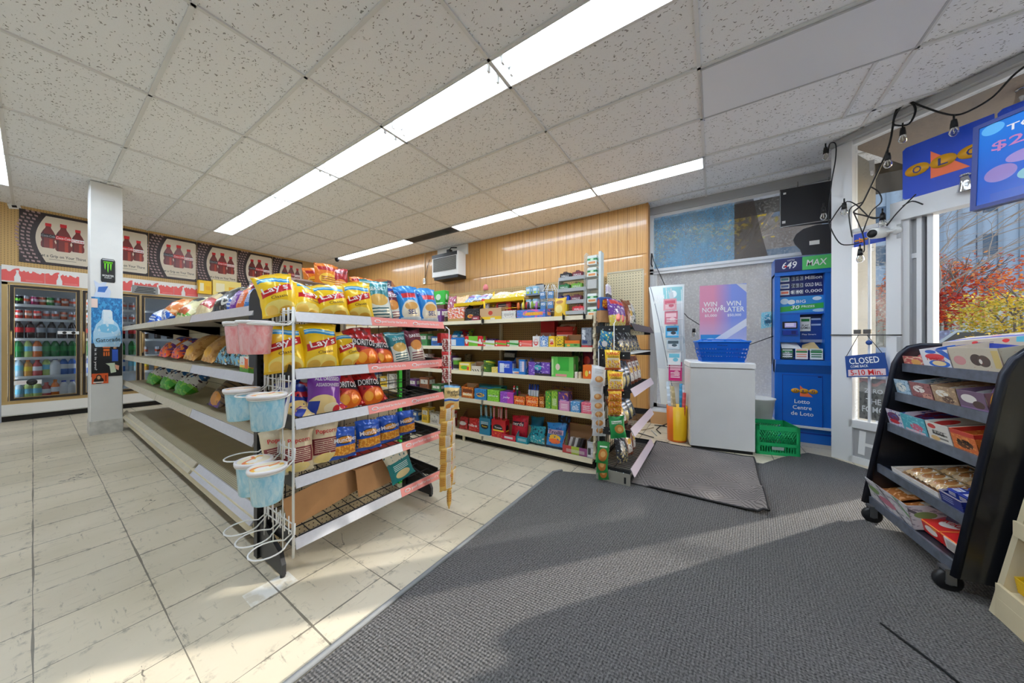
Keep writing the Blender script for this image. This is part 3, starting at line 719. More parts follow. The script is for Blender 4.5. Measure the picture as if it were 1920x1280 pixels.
# ---- posters
TREAD = (58, 40, 42)
CREAM = M('poster_cream', (226, 214, 194), .5); PDARK = M('poster_dark_border', (48, 36, 36), .5); TREADL = M('poster_tread_lug', (172, 142, 140), .5); COLA = PM('poster_cola', (112, 30, 20), [('r', .58, .8, 0, .42, (170, 60, 40)), ('r', .1, .2, 0, 1, (70, 16, 12))]); 
def poster(label):
    t = thing('poster', label, 'poster', group='posters above the coolers')
    W, H = .606, .77
    b = MB(); b.box(0, W, -.008, 0, 0, H); b.obj('board', [PDARK], t)
    b = MB(); n = 18; pl = []
    for i in range(n + 1):
        z = .04 + (H - .08) * i / n; u = (z - .04) / (H - .08); pl.append((.20 - .13 * math.sin(PI * (u * .78 + .11)) + .06, z))
    poly = pl[::-1] + [(W - .03, .04), (W - .012, .06), (W - .012, H - .06), (W - .03, H - .04)]
    b.prism(poly[::-1], -.010, -.008); b.obj('cream_panel', [CREAM], t)
    b = MB()
    for i in range(15):
        u = i / 14; z = .02 + (H - .05) * u; x = .205 - .13 * math.sin(PI * (u * .78 + .11)) + .01
        for q in range(3):
            xx = x - .045 * q; b.prism([(xx, z), (xx - .028, z + .008), (xx - .03, z + .032), (xx - .002, z + .026)][::-1], -.0095, -.008)
    b.obj('tread_print', [TREADL], t)
    for x, z, s, lm, tm, tx in ((.235, .255, .88, T_BLACK, M('cola_silver', (170, 170, 175), .5), 'Coca-Cola'), (.365, .225, 1.0, T_RED, T_WHITE, 'Coca-Cola'), (.495, .245, .84, T_WHITE, T_RED, 'Coke')):
        b = MB(); w, h = .142 * s, .42 * s
        p = [(-.40, 0), (.40, 0), (.5, .06), (.5, .2), (.42, .30), (.5, .40), (.48, .56), (.34, .70), (.2, .80), (.17, .88), (-.17, .88), (-.2, .80), (-.34, .70), (-.48, .56), (-.5, .40), (-.42, .30), (-.5, .2), (-.5, .06)]
        b.prism([(x + a * w, z + c * h) for a, c in p], -.0115, -.010, 0)
        b.box(x - .49 * w, x + .49 * w, -.0125, -.0115, z + .42 * h, z + .56 * h, 1)
        b.box(x - .21 * w, x + .21 * w, -.0125, -.010, z + .88 * h, z + 1.0 * h, 2)
        text_into(b, tx, .9 * w, .09 * h, x, z + .49 * h, -.0131, 3, shear=.2)
        b.obj('bottle_print', [COLA, lm, T_RED, tm], t)
    txt('slogan', 'Get a Grip on Your Thirst', .42, .055, T_BLACK, t, .36, .135, -.0108)
    b = MB(); b.box(.24, .48, -.0108, -.010, .088, .094); b.obj('small_print', [M('poster_small_print', (120, 108, 98), .5)], t)
    return t
pn = ['leftmost cola poster, left of the white column', 'cola poster partly hidden behind the white column', 'first cola poster to the right of the white column', 'cola poster in the middle of the row right of the column', 'second to last cola poster in the row above the coolers', 'last cola poster of the row, by the back corner']
p0 = poster(pn[0]); p0.location = (-.109, YC, 2.29)
for k in range(1, 6): dup(p0, (-.109 + .6145 * k, YC, 2.29), (0, 0, 0), pn[k])
# ---- things stuck on the column front
YS = 6.318
def stick(name, px0, py0, px1, py1, mats, label, cat, fn, rot=0):
    p = PY(px0, py1, YS); q = PY(px1, py0, YS); W, H = q.x - p.x, q.z - p.z
    t = thing(name, label, cat, (p.x, YS - .001, p.z), (0, rot, 0)); fn(t, W, H); return t
def f_can(t, W, H):
    b = MB(); b.prism([(.06 * W, 0), (.94 * W, 0), (W, .06 * H), (W, .92 * H), (.9 * W, H), (.1 * W, H), (0, .92 * H), (0, .06 * H)], -.002, 0); b.obj('can_print', [T_BLACK], t)
    b = MB()
    for i, (x, top, bot) in enumerate(((.3, .86, .52), (.5, .84, .40), (.70, .86, .50))):
        b.prism([((x - .06) * W, top * H), ((x - .05) * W, (bot + .1) * H), ((x + .0) * W, bot * H), ((x + .02) * W, (bot + .12) * H), ((x + .06) * W, top * H)], -.0035, -.002)
    b.prism([(.2 * W, .80 * H), (.8 * W, .80 * H), (.82 * W, .88 * H), (.18 * W, .88 * H)][::1], -.0035, -.002); b.obj('claw_mark', [M('lime_green_print', (120, 220, 40), .5)], t)
    txt('lettering', 'MONSTER', .8 * W, .08 * H, T_WHITE, t, .5 * W, .28 * H, -.0036); txt('small_lettering', 'ENERGY', .5 * W, .04 * H, T_WHITE, t, .5 * W, .19 * H, -.0036)
    b = MB(); b.box(.1 * W, .9 * W, -.0035, -.002, .93 * H, .98 * H); b.obj('rim_print', [M('can_rim_grey', (170, 172, 176), .4)], t)
stick('can_sticker', 189, 487, 216, 528, None, 'black energy drink can sticker high on the white column', 'sticker', f_can)
def f_scrap(t, W, H):
    b = MB(); b.prism([(0, .1 * H), (.9 * W, 0), (W, .5 * H), (.7 * W, .8 * H), (.8 * W, H), (.35 * W, .85 * H), (.05 * W, H), (.18 * W, .5 * H)], -.0015, 0); b.obj('torn_paper', [M('pale_blue_paper', (206, 218, 240), .6)], t)
    b = MB(); b.prism([(.25 * W, .42 * H), (.65 * W, .42 * H), (.85 * W, .75 * H), (.3 * W, .68 * H)], -.0025, -.0015); b.obj('blue_print', [M('mid_blue_print', (60, 110, 190), .5)], t)
stick('torn_sticker', 174, 528, 208, 562, None, 'torn pale blue sticker below the black can on the column', 'sticker', f_scrap)
def f_gat(t, W, H):
    z1 = .42
    b = MB(); b.box(0, W, -.002, 0, 0, z1 * H, 1); b.box(0, W, -.002, 0, z1 * H, H, 0)
    b.obj('sheet', [PM('splash_blue_print', (30, 110, 170), [('n', 9, .52, (60, 150, 205)), ('n', 22, .6, (16, 80, 140))]), T_BLACK], t)
    b = MB()
    p = [(-.42, 0), (.42, .0), (.5, .12), (.47, .34), (.36, .52), (.18, .62), (.16, .80), (.10, .84), (-.16, .84), (-.2, .80), (-.22, .62), (-.4, .50), (-.5, .32), (-.5, .12)]
    b.prism([((.52 + a * .92) * W, (.375 + c * .56) * H) for a, c in p], -.004, -.002, 0)
    b.prism([((.52 + a * .92) * W, (.40 + c * .56) * H) for a, c in [(-.46, .02), (.46, .08), (.47, .22), (-.47, .14)]], -.005, -.004, 1)
    b.obj('bottle_print', [PM('bottle_ice_print', (176, 214, 238), [('r', .34, .72, .62, 1, (226, 238, 246)), ('e', .5, .5, .36, .12, (120, 190, 226)), ('n', 7, .6, (214, 232, 244))]), M('bottle_band_print', (150, 196, 226), .5)], t)
    txt('brand_lettering', 'Gatorade', .8 * W, .05 * H, T_BLACK, t, .54 * W, .465 * H, -.0056, roll=.10)
    txt('slogan_lettering', 'is it in you?', .27 * H * 1.0, .10 * W, T_WHITE, t, .13 * W, .22 * H, -.0026, roll=-PI / 2)
    b = MB(); b.box(.36 * W, .6 * W, -.003, -.002, .36 * H, .375 * H); b.box(.38 * W, .58 * W, -.003, -.002, .32 * H, .35 * H)
    for i in range(3): b.box((.38 + .075 * i) * W, (.43 + .075 * i) * W, -.003, -.002, .26 * H, .31 * H)
    b.obj('orange_print', [M('orange_print', (226, 110, 40), .5)], t)
    b = MB(); b.box(.66 * W, .86 * W, -.003, -.002, .19 * H, .34 * H); b.lathe([(0, 0), (.06 * W, 0), (.06 * W, .001), (0, .001)], 14, 1, TR(.76 * W, -.0025, .36 * H, PI / 2)); b.obj('figure_print', [M('blue_figure_print', (50, 90, 190), .5), M('tan_print', (214, 160, 120), .5)], t)
    b = MB(); b.prism([(.45 * W, .165 * H), (.75 * W, .17 * H), (.80 * W, .05 * H), (.62 * W, .04 * H), (.58 * W, .13 * H)][::-1], -.003, -.002); b.prism([(.74 * W, .15 * H), (.9 * W, .13 * H), (.88 * W, .07 * H), (.76 * W, .1 * H)][::-1], -.003, -.002, 1); b.obj('paper_scrap', [M('mint_paper', (214, 226, 200), .5), M('peach_paper', (236, 170, 140), .5)], t)
stick('sports_drink_poster', 171, 560, 229, 707, None, 'tall blue and black sports drink poster wrapped on the white column', 'poster', f_gat)
def f_or(t, W, H):
    b = MB(); b.box(0, W, -.003, -.001, 0, H); b.obj('card', [PM('orange_card_print', (214, 84, 30), [('e', .42, .3, .3, .34, (28, 20, 18)), ('e', .42, .62, .17, .28, (60, 34, 22)), ('e', .42, .6, .1, .17, (220, 170, 130)), ('r', .08, .7, .08, .2, (236, 226, 214)), ('r', .8, .9, .2, .8, (150, 50, 16))])], t)
stick('orange_card', 172, 699, 203, 720, None, 'small orange card with a dark figure at the foot of the drink poster', 'card', f_or)
def f_pk(t, W, H):
    b = MB(); b.box(0, W, -.007, -.005, 0, H); b.obj('card', [M('pale_pink_card', (240, 214, 204), .6)], t)
stick('pale_card', 171, 560, 183, 576, None, 'pale pink scrap at the top left corner of the drink poster', 'card', f_pk)
b = MB(); b.box(0, .10, -.002, 0, 0, .07); b.box(.03, .07, -.003, -.002, .02, .05, 1)
tag(b.obj('tag_card', [PAPERW, T_BLACK], None, tuple(PY(17, 391, YC - .002)), (0, R(-14), 0)), 'small white tag pinned to the pegboard left of the posters', 'card')
# ================================================================= snack gondola in the middle of the shop
def deck_material(name, col, ax, pitch=.011, dark=(120, 108, 84)):
    m, nt, b = newmat(name); g = NB(nt); P = g.coord('Object'); o = g.sep(P)
    f = g.math('LESS_THAN', g.math('FRACT', g.math('DIVIDE', g.math('ADD', o[ax], 20), pitch)), .32)
    base = g.mix(g.ramp(g.noise(P, 2.5, 4), .35, .7, 0, .5), C3(col), C3((176, 164, 134)))
    g.put(b.inputs['Base Color'], g.mix(g.math('MULTIPLY', f, .7), base, C3(dark))); b.inputs['Roughness'].default_value = .45; b.inputs['Metallic'].default_value = .1
    g.put(b.inputs['Normal'], g.bump(g.math('SUBTRACT', 1.0, f), .4, .003)); return m
DECK = deck_material('ribbed_shelf_deck', (206, 196, 166), 0)
DECKG = M('grey_shelf_deck', (128, 124, 116), .5, nz=.1)
RAILB = M('beige_price_rail', (196, 186, 164), .4, nz=.1, nscale=20)
RAILC = M('clear_price_rail', (205, 203, 208), .25, nz=.05, nscale=40)
GX, GXC = .65, 1.12
G = thing('shelf_gondola', 'long beige and grey double sided shelf gondola stocked with chip bags', 'shelving', (0, 0, 0))
b = MB(); b.box(GXC - .015, GXC + .015, 2.06, 6.55, .16, 1.43); 
for k in range(14): b.box(GXC - .019, GXC - .015, 2.06, 6.55, .28 + .08 * k, .285 + .08 * k, 1)
b.obj('back_panel', [BEIGE, M('panel_groove', (150, 138, 108), .6)], G)
b = MB(); b.box(GX + .03, GXC + .02, 2.062, 2.075, 0, 1.42); b.box(GXC + .02, GXC + .42, 2.062, 2.075, 0, .62); b.obj('end_panel', [pegboard_material('cream_end_pegboard', (222, 208, 174), .0254, .15)], G)
b = MB(); b.box(GX + .05, GXC + .42, 2.08, 6.5, 0, .15); b.obj('kick_base', [M('dark_base', (34, 30, 27), .7)], G)
b = MB(); b.box(GX, GXC, 2.05, 6.55, .185, .20); b.obj('base_deck', [DECK], G)
b = MB(); b.box(GX - .012, GX, 2.05, 6.55, .10, .20); b.box(GX - .018, GX - .012, 2.05, 6.55, .15, .158, 1); b.obj('base_trim', [BEIGE, RAILB], G)
b = MB(); b.box(GXC, GXC + .42, 2.05, 6.55, .185, .20); b.box(GXC + .42, GXC + .432, 2.05, 6.55, .1, .2); b.obj('base_deck', [DECK], G)
secs = [2.05, 3.27, 4.49, 5.71, 6.55]
LZ = [1.315, .945, .615]
for li, z in enumerate(LZ):
    for s in range(4):
        y0, y1 = secs[s] + .004, secs[s + 1] - .004
        b = MB(); b.box(GX + .01, GXC - .015, y0, y1, z - .022, z)
        for yy in (y0 + .01, y1 - .01):
            b.add([(GX + .1, yy - .003, z - .02), (GXC - .02, yy - .003, z - .02), (GXC - .02, yy - .003, z - .12)], [(0, 1, 2), (2, 1, 0)])
        sh = b.obj('shelf', [DECK if li else M('perforated_shelf', (170, 166, 158), .45, .2)], G)
        b = MB(); dx = .012
        b.hexa([(GX - .006 - dx, y0, z - .035), (GX + .0 - dx, y0, z - .036), (GX + .0 - dx, y1, z - .036), (GX - .006 - dx, y1, z - .035), (GX - .002, y0, z + .022), (GX + .006, y0, z + .02), (GX + .006, y1, z + .02), (GX - .002, y1, z + .022)])
        b.obj('price_rail', [RAILC if s == 0 else RAILB], sh)
    b = MB(); b.box(GXC + .015, GXC + .36, 2.06, 6.5, z - .02, z); b.obj('shelf', [BEIGE], G)
for s in range(3):
    b = MB(); b.box(GX + .25, GXC - .02, secs[s] + .5, secs[s + 1], .63, .632 + .02)
b = MB(); b.hexa([(GX - .03, 2.05, .17), (GX - .022, 2.05, .165), (GX - .022, 3.2, .165), (GX - .03, 3.2, .17), (GX + .02, 2.05, .232), (GX + .028, 2.05, .23), (GX + .028, 3.2, .23), (GX + .02, 3.2, .232)]); b.obj('price_rail', [RAILC], G)
b = MB(); b.hexa([(GX - .03, 3.25, .17), (GX - .022, 3.25, .165), (GX - .022, 6.5, .165), (GX - .03, 6.5, .17), (GX + .02, 3.25, .232), (GX + .028, 3.25, .23), (GX + .028, 6.5, .23), (GX + .02, 6.5, .232)]); b.obj('price_rail', [RAILB], G)
b = MB(); b.box(GX + .28, GXC + .50, 2.06, 6.5, 1.43, 1.447); b.obj('top_shelf', [BEIGE], G)
# ---------------- the wire end rack
ER = thing('end_rack', 'black wire end rack with five tilted shelves full of yellow and blue snack bags', 'shelving', (0, 0, 0))
EX0, EX1, EYF, EYB = .69, 1.60, 1.66, 2.02
for x in (EX0 - .03, EX1 - .0):
    b = MB(); b.box(x - .02, x + .02, EYB - .01, EYB + .035, 0, 1.36)
    for k in range(40): b.box(x - .004, x + .004, EYB - .0115, EYB - .009, .1 + .03 * k, .115 + .03 * k, 1)
    b.obj('upright', [BLACK, M('slot_dark', (6, 6, 6), .8)], ER)
    b = MB(); b.prism([(-.012, .0), (-.28, .0), (-.28, .05), (-.25, .10), (-.012, .19)], x - .009, x + .009, 0, Matrix.Translation((0, EYB, 0.012)) @ Matrix(((0, 1, 0, 0), (1, 0, 0, 0), (0, 0, 1, 0), (0, 0, 0, 1))))
    b.lathe([(0, 0), (.012, 0), (.012, .012), (0, .012)], 8, 0, TR(x, EYB - .265, 0)); b.obj('foot', [M('dark_grey_steel', (58, 58, 60), .4, .5)], ER)
EZ_ = [1.255, .985, .75, .475, .19]
b = MB()
for i in range(12):
    x = EX0 + (EX1 - EX0) * i / 11; b.tube([(x, EYB, .12), (x, EYB, 1.34)], .0025, 4)
for i in range(9): b.tube([(EX0, EYB + .004, .15 + .14 * i), (EX1, EYB + .004, .15 + .14 * i)], .0025, 4)
b.obj('wire_back', [BLACK], ER)
PINK = M('salmon_price_strip', (238, 146, 138), .4)
SOFTGREY = M('grey_clear_strip', (216, 216, 222), .25, nz=.06, nscale=60)
for k, z in enumerate(EZ_):
    b = MB(); z0 = z - .005
    for i in range(16):
        x = EX0 + .01 + (EX1 - EX0 - .02) * i / 15; b.tube([(x, EYB, z + .035), (x, EYF + .01, z0), (x, EYF, z0 + .03)], .0028, 4)
    for yy, zz in ((EYB, z + .035), (EYB - .12, z + .022), (EYB - .24, z + .01), (EYF + .01, z0), (EYF, z0 + .03)):
        b.tube([(EX0, yy, zz), (EX1, yy, zz)], .0035, 4)
    b.tube([(EX0, EYB - .01, z + .08), (EX1, EYB - .01, z + .08)], .003, 4)
    sh = b.obj('wire_shelf', [BLACK], ER)
    for x in (EX0 - .008, EX1 + .008):
        hb = .10 if x < 1 and k < 2 else .03
        b = MB(); b.hexa([(x - .003, EYF + .03, z - .035), (x + .003, EYF + .03, z - .035), (x + .003, EYB, z - .05), (x - .003, EYB, z - .05), (x - .003, EYF + .03, z + .03), (x + .003, EYF + .03, z + .03), (x + .003, EYB, z + .02 + hb), (x - .003, EYB, z + .02 + hb)])
        b.obj('side_bracket', [BLACK], sh)
    split = [.40, .38, .38, .63, .62][k]; xm = EX0 + (EX1 - EX0) * split
    b = MB()
    def railpart(xa, xb, m, off=0):
        b.hexa([(xa, EYF - .026 - off, z - .022), (xb, EYF - .026 - off, z - .022), (xb, EYF - .02, z - .024), (xa, EYF - .02, z - .024), (xa, EYF - .010 - off, z + .026), (xb, EYF - .010 - off, z + .026), (xb, EYF - .004, z + .024), (xa, EYF - .004, z + .024)], m)
    railpart(EX0 - .02, EX1 + .02, 0); railpart(xm, EX1 + .02, 1, .001)
    rl = b.obj('price_rail', [SOFTGREY, PINK], sh)
    n = 2 if EX1 - xm > .45 else 1
    for q in range(n):
        w = (EX1 - xm) / n; xc = xm + w * (q + .56)
        txt('strip_lettering', 'good food for the fun of it', w * .66, .02, T_WHITE, rl, 0, 0, 0, None, (xc, EYF - .0205, z + .002), (-R(18), 0, 0))
        e = MB(); e.lathe([(.010, 0), (.014, 0), (.014, .001), (.010, .001)], 14, 0, TR(0, 0, 0, PI / 2)); e.obj('strip_emblem', [T_WHITE], rl, (xc - w * .42, EYF - .0205, z + .002), (-R(18), 0, 0)).scale = (1.6, 1, .8)
# big black side cheek at the top left corner and lower brackets
b = MB(); b.prism([(0, 1.0), (.10, 1.0), (.10, 1.36), (.08, 1.40), (.03, 1.42), (-.04, 1.41), (-.12, 1.36), (-.16, 1.27), (-.16, 1.22), (0, 1.22)][::-1], -.006, .006, 0, Matrix.Translation((EX0 - .045, EYB, 0)) @ Matrix(((0, 1, 0, 0), (1, 0, 0, 0), (0, 0, 1, 0), (0, 0, 0, 1))))
b.obj('side_cheek', [BLACK], ER)
# ---------------- chip bags
def chip(name, w, h, d, mat, seed, prints=(), cat='snack bag'):
    o = bag(name, w, h, d, mat, seed); tag(o, None, cat); f = on_bag(w, h, d)
    for (nm, s, tw, th, x, z, m, roll) in prints:
        txt(nm, s, tw, th, m, o, x, z, 0, f, (0, 0, 0), (0, 0, 0), roll)
    return Proto(o)
YEL = (250, 206, 22); CHIPC = (242, 196, 84)
m_yel = PM('yellow_chip_print', YEL, [('e', .5, .12, .42, .2, (246, 222, 120)), ('e', .28, .12, .16, .10, CHIPC), ('e', .66, .08, .2, .1, (238, 184, 66)), ('w', .80, .03, 6, .05, (40, 150, 215)), ('w', .81, .03, 6, .018, (170, 220, 240)), ('d', -.18, 1, .46, .075, (200, 24, 34)), ('r', 0, .1, 0, 1, YEL), ('r', .92, 1, 0, 1, YEL), ('r', 0, 1, .95, 1, (232, 184, 20)), ('r', 0, 1, 0, .045, (232, 184, 20))], .28, .1, .3)
P_YEL = chip('yellow_chip_bag', .19, .26, .085, m_yel, 3, [('logo_lettering', "Lay's", .12, .048, 0.0, .145, T_WHITE, .18), ('small_lettering', 'Classic', .075, .016, .01, .098, T_BROWN, .1)])
m_teal = PM('teal_chip_print', (40, 128, 138), [('r', .08, .92, .06, .56, (232, 236, 226)), ('e', .5, .5, .34, .14, (222, 178, 90)), ('w', .93, .01, 10, .02, (170, 205, 205)), ('r', .15, .85, .72, .86, (60, 150, 156)), ('sr', 14, .4, .18, .82, .08, .34, (20, 90, 100))], .3, .1, .3)
P_TEAL = chip('teal_chip_bag', .16, .245, .075, m_teal, 5, [('lettering', 'SEA SALT', .09, .022, 0, .185, T_WHITE, 0)])
m_mar = PM('maroon_chip_print', (120, 40, 60), [('r', .08, .92, .06, .5, (232, 226, 216)), ('e', .5, .52, .3, .15, (226, 150, 70)), ('sr', 14, .4, .18, .82, .08, .32, (120, 40, 60))], .3, .1, .3)
P_MAR = chip('maroon_chip_bag', .15, .24, .075, m_mar, 6, [('lettering', 'BAKED', .09, .024, 0, .19, T_WHITE, 0)])
m_dor = PM('red_tortilla_print', (186, 22, 26), [('n', 5, .56, (120, 14, 16)), ('e', .5, .2, .42, .22, (236, 110, 24)), ('e', .32, .24, .16, .13, (250, 170, 50)), ('d', .3, 1, .72, .09, (22, 18, 22)), ('e', .66, .17, .14, .1, (250, 150, 40)), ('r', 0, 1, .95, 1, (150, 18, 22))], .28, .1, .3)
P_DOR = chip('red_tortilla_bag', .18, .25, .08, m_dor, 7, [('logo_lettering', 'DORITOS', .13, .04, 0, .147, T_WHITE, -.28)])
m_blu = PM('blue_chip_print', (40, 140, 216), [('e', .5, .30, .40, .30, (236, 226, 204)), ('e', .5, .44, .28, .1, (220, 166, 90)), ('r', .05, .95, .0, .16, (230, 238, 244)), ('w', .78, .03, 8, .04, (20, 84, 170)), ('r', .2, .8, .66, .78, (200, 40, 50))], .3, .1, .3)
P_BLU = chip('blue_chip_bag', .17, .25, .08, m_blu, 8, [('lettering', 'SEL', .06, .03, 0, .07, T_NAVY, 0)])
m_ruf = PM('purple_chip_print', (132, 58, 170), [('e', .4, .22, .4, .22, (242, 214, 150)), ('e', .7, .14, .24, .12, (250, 236, 200)), ('r', .02, .3, .0, .3, (34, 60, 160)), ('e', .86, .1, .14, .1, (206, 34, 44)), ('w', .95, .01, 9, .03, (90, 30, 130))], .28, .1, .3)
P_RUF = chip('purple_chip_bag', .19, .25, .085, m_ruf, 9, [('flavour_lettering', 'ALL DRESSED', .13, .022, 0, .20, T_WHITE, 0), ('flavour_lettering', 'ASSAISONNEES', .12, .02, 0, .165, T_WHITE, 0)])
m_rb = PM('navy_chip_print', (28, 52, 150), [('e', .5, .2, .4, .2, (240, 206, 130)), ('w', .6, .06, 6, .08, (210, 30, 40)), ('n', 6, .6, (16, 30, 96)), ('e', .3, .74, .2, .07, (235, 235, 240))], .28, .1, .3)
P_RB = chip('navy_chip_bag', .18, .25, .08, m_rb, 10)
m_mun = PM('blue_snack_mix_print', (24, 84, 190), [('r', .04, .96, .08, .42, (214, 132, 34)), ('nr', 12, .52, .08, .42, (244, 186, 80)), ('e', .5, .60, .34, .13, (20, 18, 26)), ('e', .5, .60, .30, .10, (226, 150, 40)), ('w', .08, .02, 9, .03, (20, 70, 170))], .28, .1, .3)
P_MUN = chip('blue_snack_mix_bag', .15, .17, .06, m_mun, 11, [('logo_lettering', 'Munchies', .12, .026, 0, .105, T_WHITE, .05)])
m_pop = PM('kettle_corn_print', (222, 206, 172), [('r', .05, .95, .22, .60, (126, 36, 44)), ('sr', 22, .35, .14, .86, .26, .56, (226, 206, 180)), ('e', .5, .12, .36, .12, (240, 216, 140)), ('n', 14, .66, (240, 226, 196))], .4, .05, .2)
P_POP = chip('cream_and_maroon_snack_bag', .16, .22, .07, m_pop, 12, [('lettering', 'Popcorn', .10, .03, 0, .165, T_RED, 0)])
m_gt = PM('green_snack_print', (22, 130, 130), [('r', 0, 1, .62, 1, (226, 220, 196)), ('n', 9, .62, (16, 110, 114)), ('e', .5, .2, .3, .12, (226, 206, 150)), ('sr', 20, .4, .2, .8, .34, .52, (220, 236, 230))], .35, .05, .2)
P_GT = chip('teal_and_cream_bag', .17, .21, .05, m_gt, 13)
G_END = 'snack bags on the black end rack'
def place(pr, px, Yp, z, lean, roll, label, sc=None, yaw=0, grp=G_END):
    p = PY(px, 640, Yp); return pr.put((p.x, Yp, z), (-R(lean), R(roll), R(yaw)), label, grp, sc)
SHK = 'end rack shelf'
place(P_YEL, 531, 1.76, 1.265, 12, -14, 'yellow chip bag at the left end of the top ' + SHK, (.86, 1.2, .80), -22)
place(P_YEL, 576, 1.735, 1.262, 30, 20, 'yellow chip bag tipped sideways, second from the left on the top ' + SHK, (.95, 1, .8), 8)
place(P_YEL, 627, 1.74, 1.262, 18, -8, 'yellow chip bag, third from the left on the top ' + SHK, (1.0, 1.2, .76), -6)
place(P_YEL, 676, 1.755, 1.262, 8, -7, 'tall yellow chip bag beside the teal bag on the top ' + SHK, (.86, 1.2, .88), -24)
place(P_TEAL, 714, 1.755, 1.262, 10, -6, 'teal and white chip bag on the top ' + SHK, 1.1, -14)
place(P_MAR, 742, 1.79, 1.262, 12, -10, 'red brown chip bag between teal and blue bags, top ' + SHK, .95, -6)
place(P_BLU, 772, 1.75, 1.262, 12, -6, 'blue and white chip bag, left one of the blue pair on the top rack shelf', 1.06, -10)
place(P_BLU, 806, 1.75, 1.262, 10, -4, 'blue and white chip bag at the right end of the top ' + SHK, 1.08, -4)
place(P_YEL, 538, 1.76, .99, 12, -6, 'yellow chip bag at the left end of the second ' + SHK, (.95, 1, .92), -16)
place(P_YEL, 603, 1.74, .99, 8, -2, 'upright yellow chip bag with red ribbon in the middle of the second rack shelf', (1.0, 1, .94), -4)
place(P_YEL, 636, 1.80, .99, 16, 4, 'small yellow chip bag tucked behind its bigger neighbours on the second rack shelf', .8, 6)
place(P_YEL, 664, 1.75, .99, 20, -8, 'yellow chip bag leaning beside the red tortilla bags, second ' + SHK, (.9, 1, .84), -10)
place(P_DOR, 690, 1.735, .99, 16, -10, 'red tortilla bag, left one of the pair on the second ' + SHK, .96, -6)
place(P_DOR, 724, 1.75, .99, 24, -16, 'red tortilla bag, right one of the pair on the second ' + SHK, .86, -4)
place(P_TEAL, 754, 1.74, .99, 14, -8, 'teal and white chip bag on the second ' + SHK, .9, -8)
place(P_MAR, 783, 1.76, .99, 12, -6, 'maroon chip bag at the right end of the second ' + SHK, 1.0, -4)
place(P_RB, 588, 1.80, .755, 20, 6, 'navy and red chip bag at the back of the third ' + SHK, .95, 0)
place(P_RB, 560, 1.76, .755, 30, -6, 'navy and red chip bag at the left end of the third ' + SHK, .8, -12)
place(P_RUF, 606, 1.735, .755, 10, 6, 'purple chip bag standing on the third ' + SHK, .92, -6)
place(P_RUF, 573, 1.705, .745, 60, 40, 'purple chip bag lying on its side at the left of the third rack shelf', .66, -4)
place(P_RUF, 634, 1.725, .748, 50, -28, 'purple chip bag lying against the red tortilla bags on the third rack shelf', .62, 0)
place(P_DOR, 660, 1.76, .755, 26, -12, 'red tortilla bag, left one of the pair on the third ' + SHK, .92, -2)
place(P_DOR, 704, 1.76, .755, 24, -14, 'red tortilla bag, right one of the pair on the third ' + SHK, .92, -6)
place(P_POP, 528, 1.80, .50, 10, -4, 'cream and maroon snack bag at the left end of the fourth rack shelf', .92, -8)
place(P_POP, 557, 1.74, .49, 8, 2, 'cream and maroon snack bag, second from the left on the fourth rack shelf', .94, -6)
place(P_POP, 607, 1.76, .49, 8, 3, 'cream and maroon snack bag next to the blue snack mix on the fourth rack shelf', 1.0, -4)
place(P_MUN, 643, 1.75, .485, 8, 3, 'blue snack mix bag, leftmost of the four', 1.0, -4)
place(P_MUN, 692, 1.76, .485, 6, 0, 'blue snack mix bag, second from the left of the four', 1.04, -8)
place(P_MUN, 731, 1.77, .49, 6, -3, 'blue snack mix bag, third from the left of the four', .98, -10)
place(P_MUN, 763, 1.80, .495, 6, -2, 'blue snack mix bag, rightmost of the four', .94, -6)
place(P_GT, 758, 1.70, .245, 14, -16, 'teal and cream bag drooping over the right end of the bottom rack shelf', .98, -10)
# flattened cardboard lying on the bottom shelf
b = MB(); b.hexa([(0, 0, 0), (.40, 0, 0), (.40, .004, 0), (0, .004, 0), (0, .03, .15), (.40, .03, .15), (.40, .034, .15), (0, .034, .15)]); b.hexa([(0, .034, .15), (.40, .034, .15), (.40, .22, .155), (0, .22, .155), (0, .034, .154), (.40, .034, .154), (.40, .22, .159), (0, .22, .159)])
tag(b.obj('cardboard_sheet', [CARD], None, (1.06, 1.78, .21), (0, 0, R(4))), 'folded brown cardboard sheet standing at the back right of the bottom rack shelf', 'cardboard')
b = MB(); b.hexa([(0, 0, 0), (.42, .02, 0), (.42, .024, 0), (0, .004, 0), (0, .05, .14), (.42, .05, .15), (.42, .054, .15), (0, .054, .14)])
tag(b.obj('cardboard_sheet', [CARD], None, (.70, 1.78, .20), (0, R(-4), R(6))), 'bent brown cardboard sheet at the left of the bottom rack shelf', 'cardboard')
b = MB(); b.rbox(0, .34, 0, .12, 0, .05, .003); tag(b.obj('flat_carton', [M('red_carton', (196, 40, 44), .45)], None, (1.08, 1.82, .375), (0, 0, 0)), 'flat red carton lying on the cardboard on the bottom rack shelf', 'box')
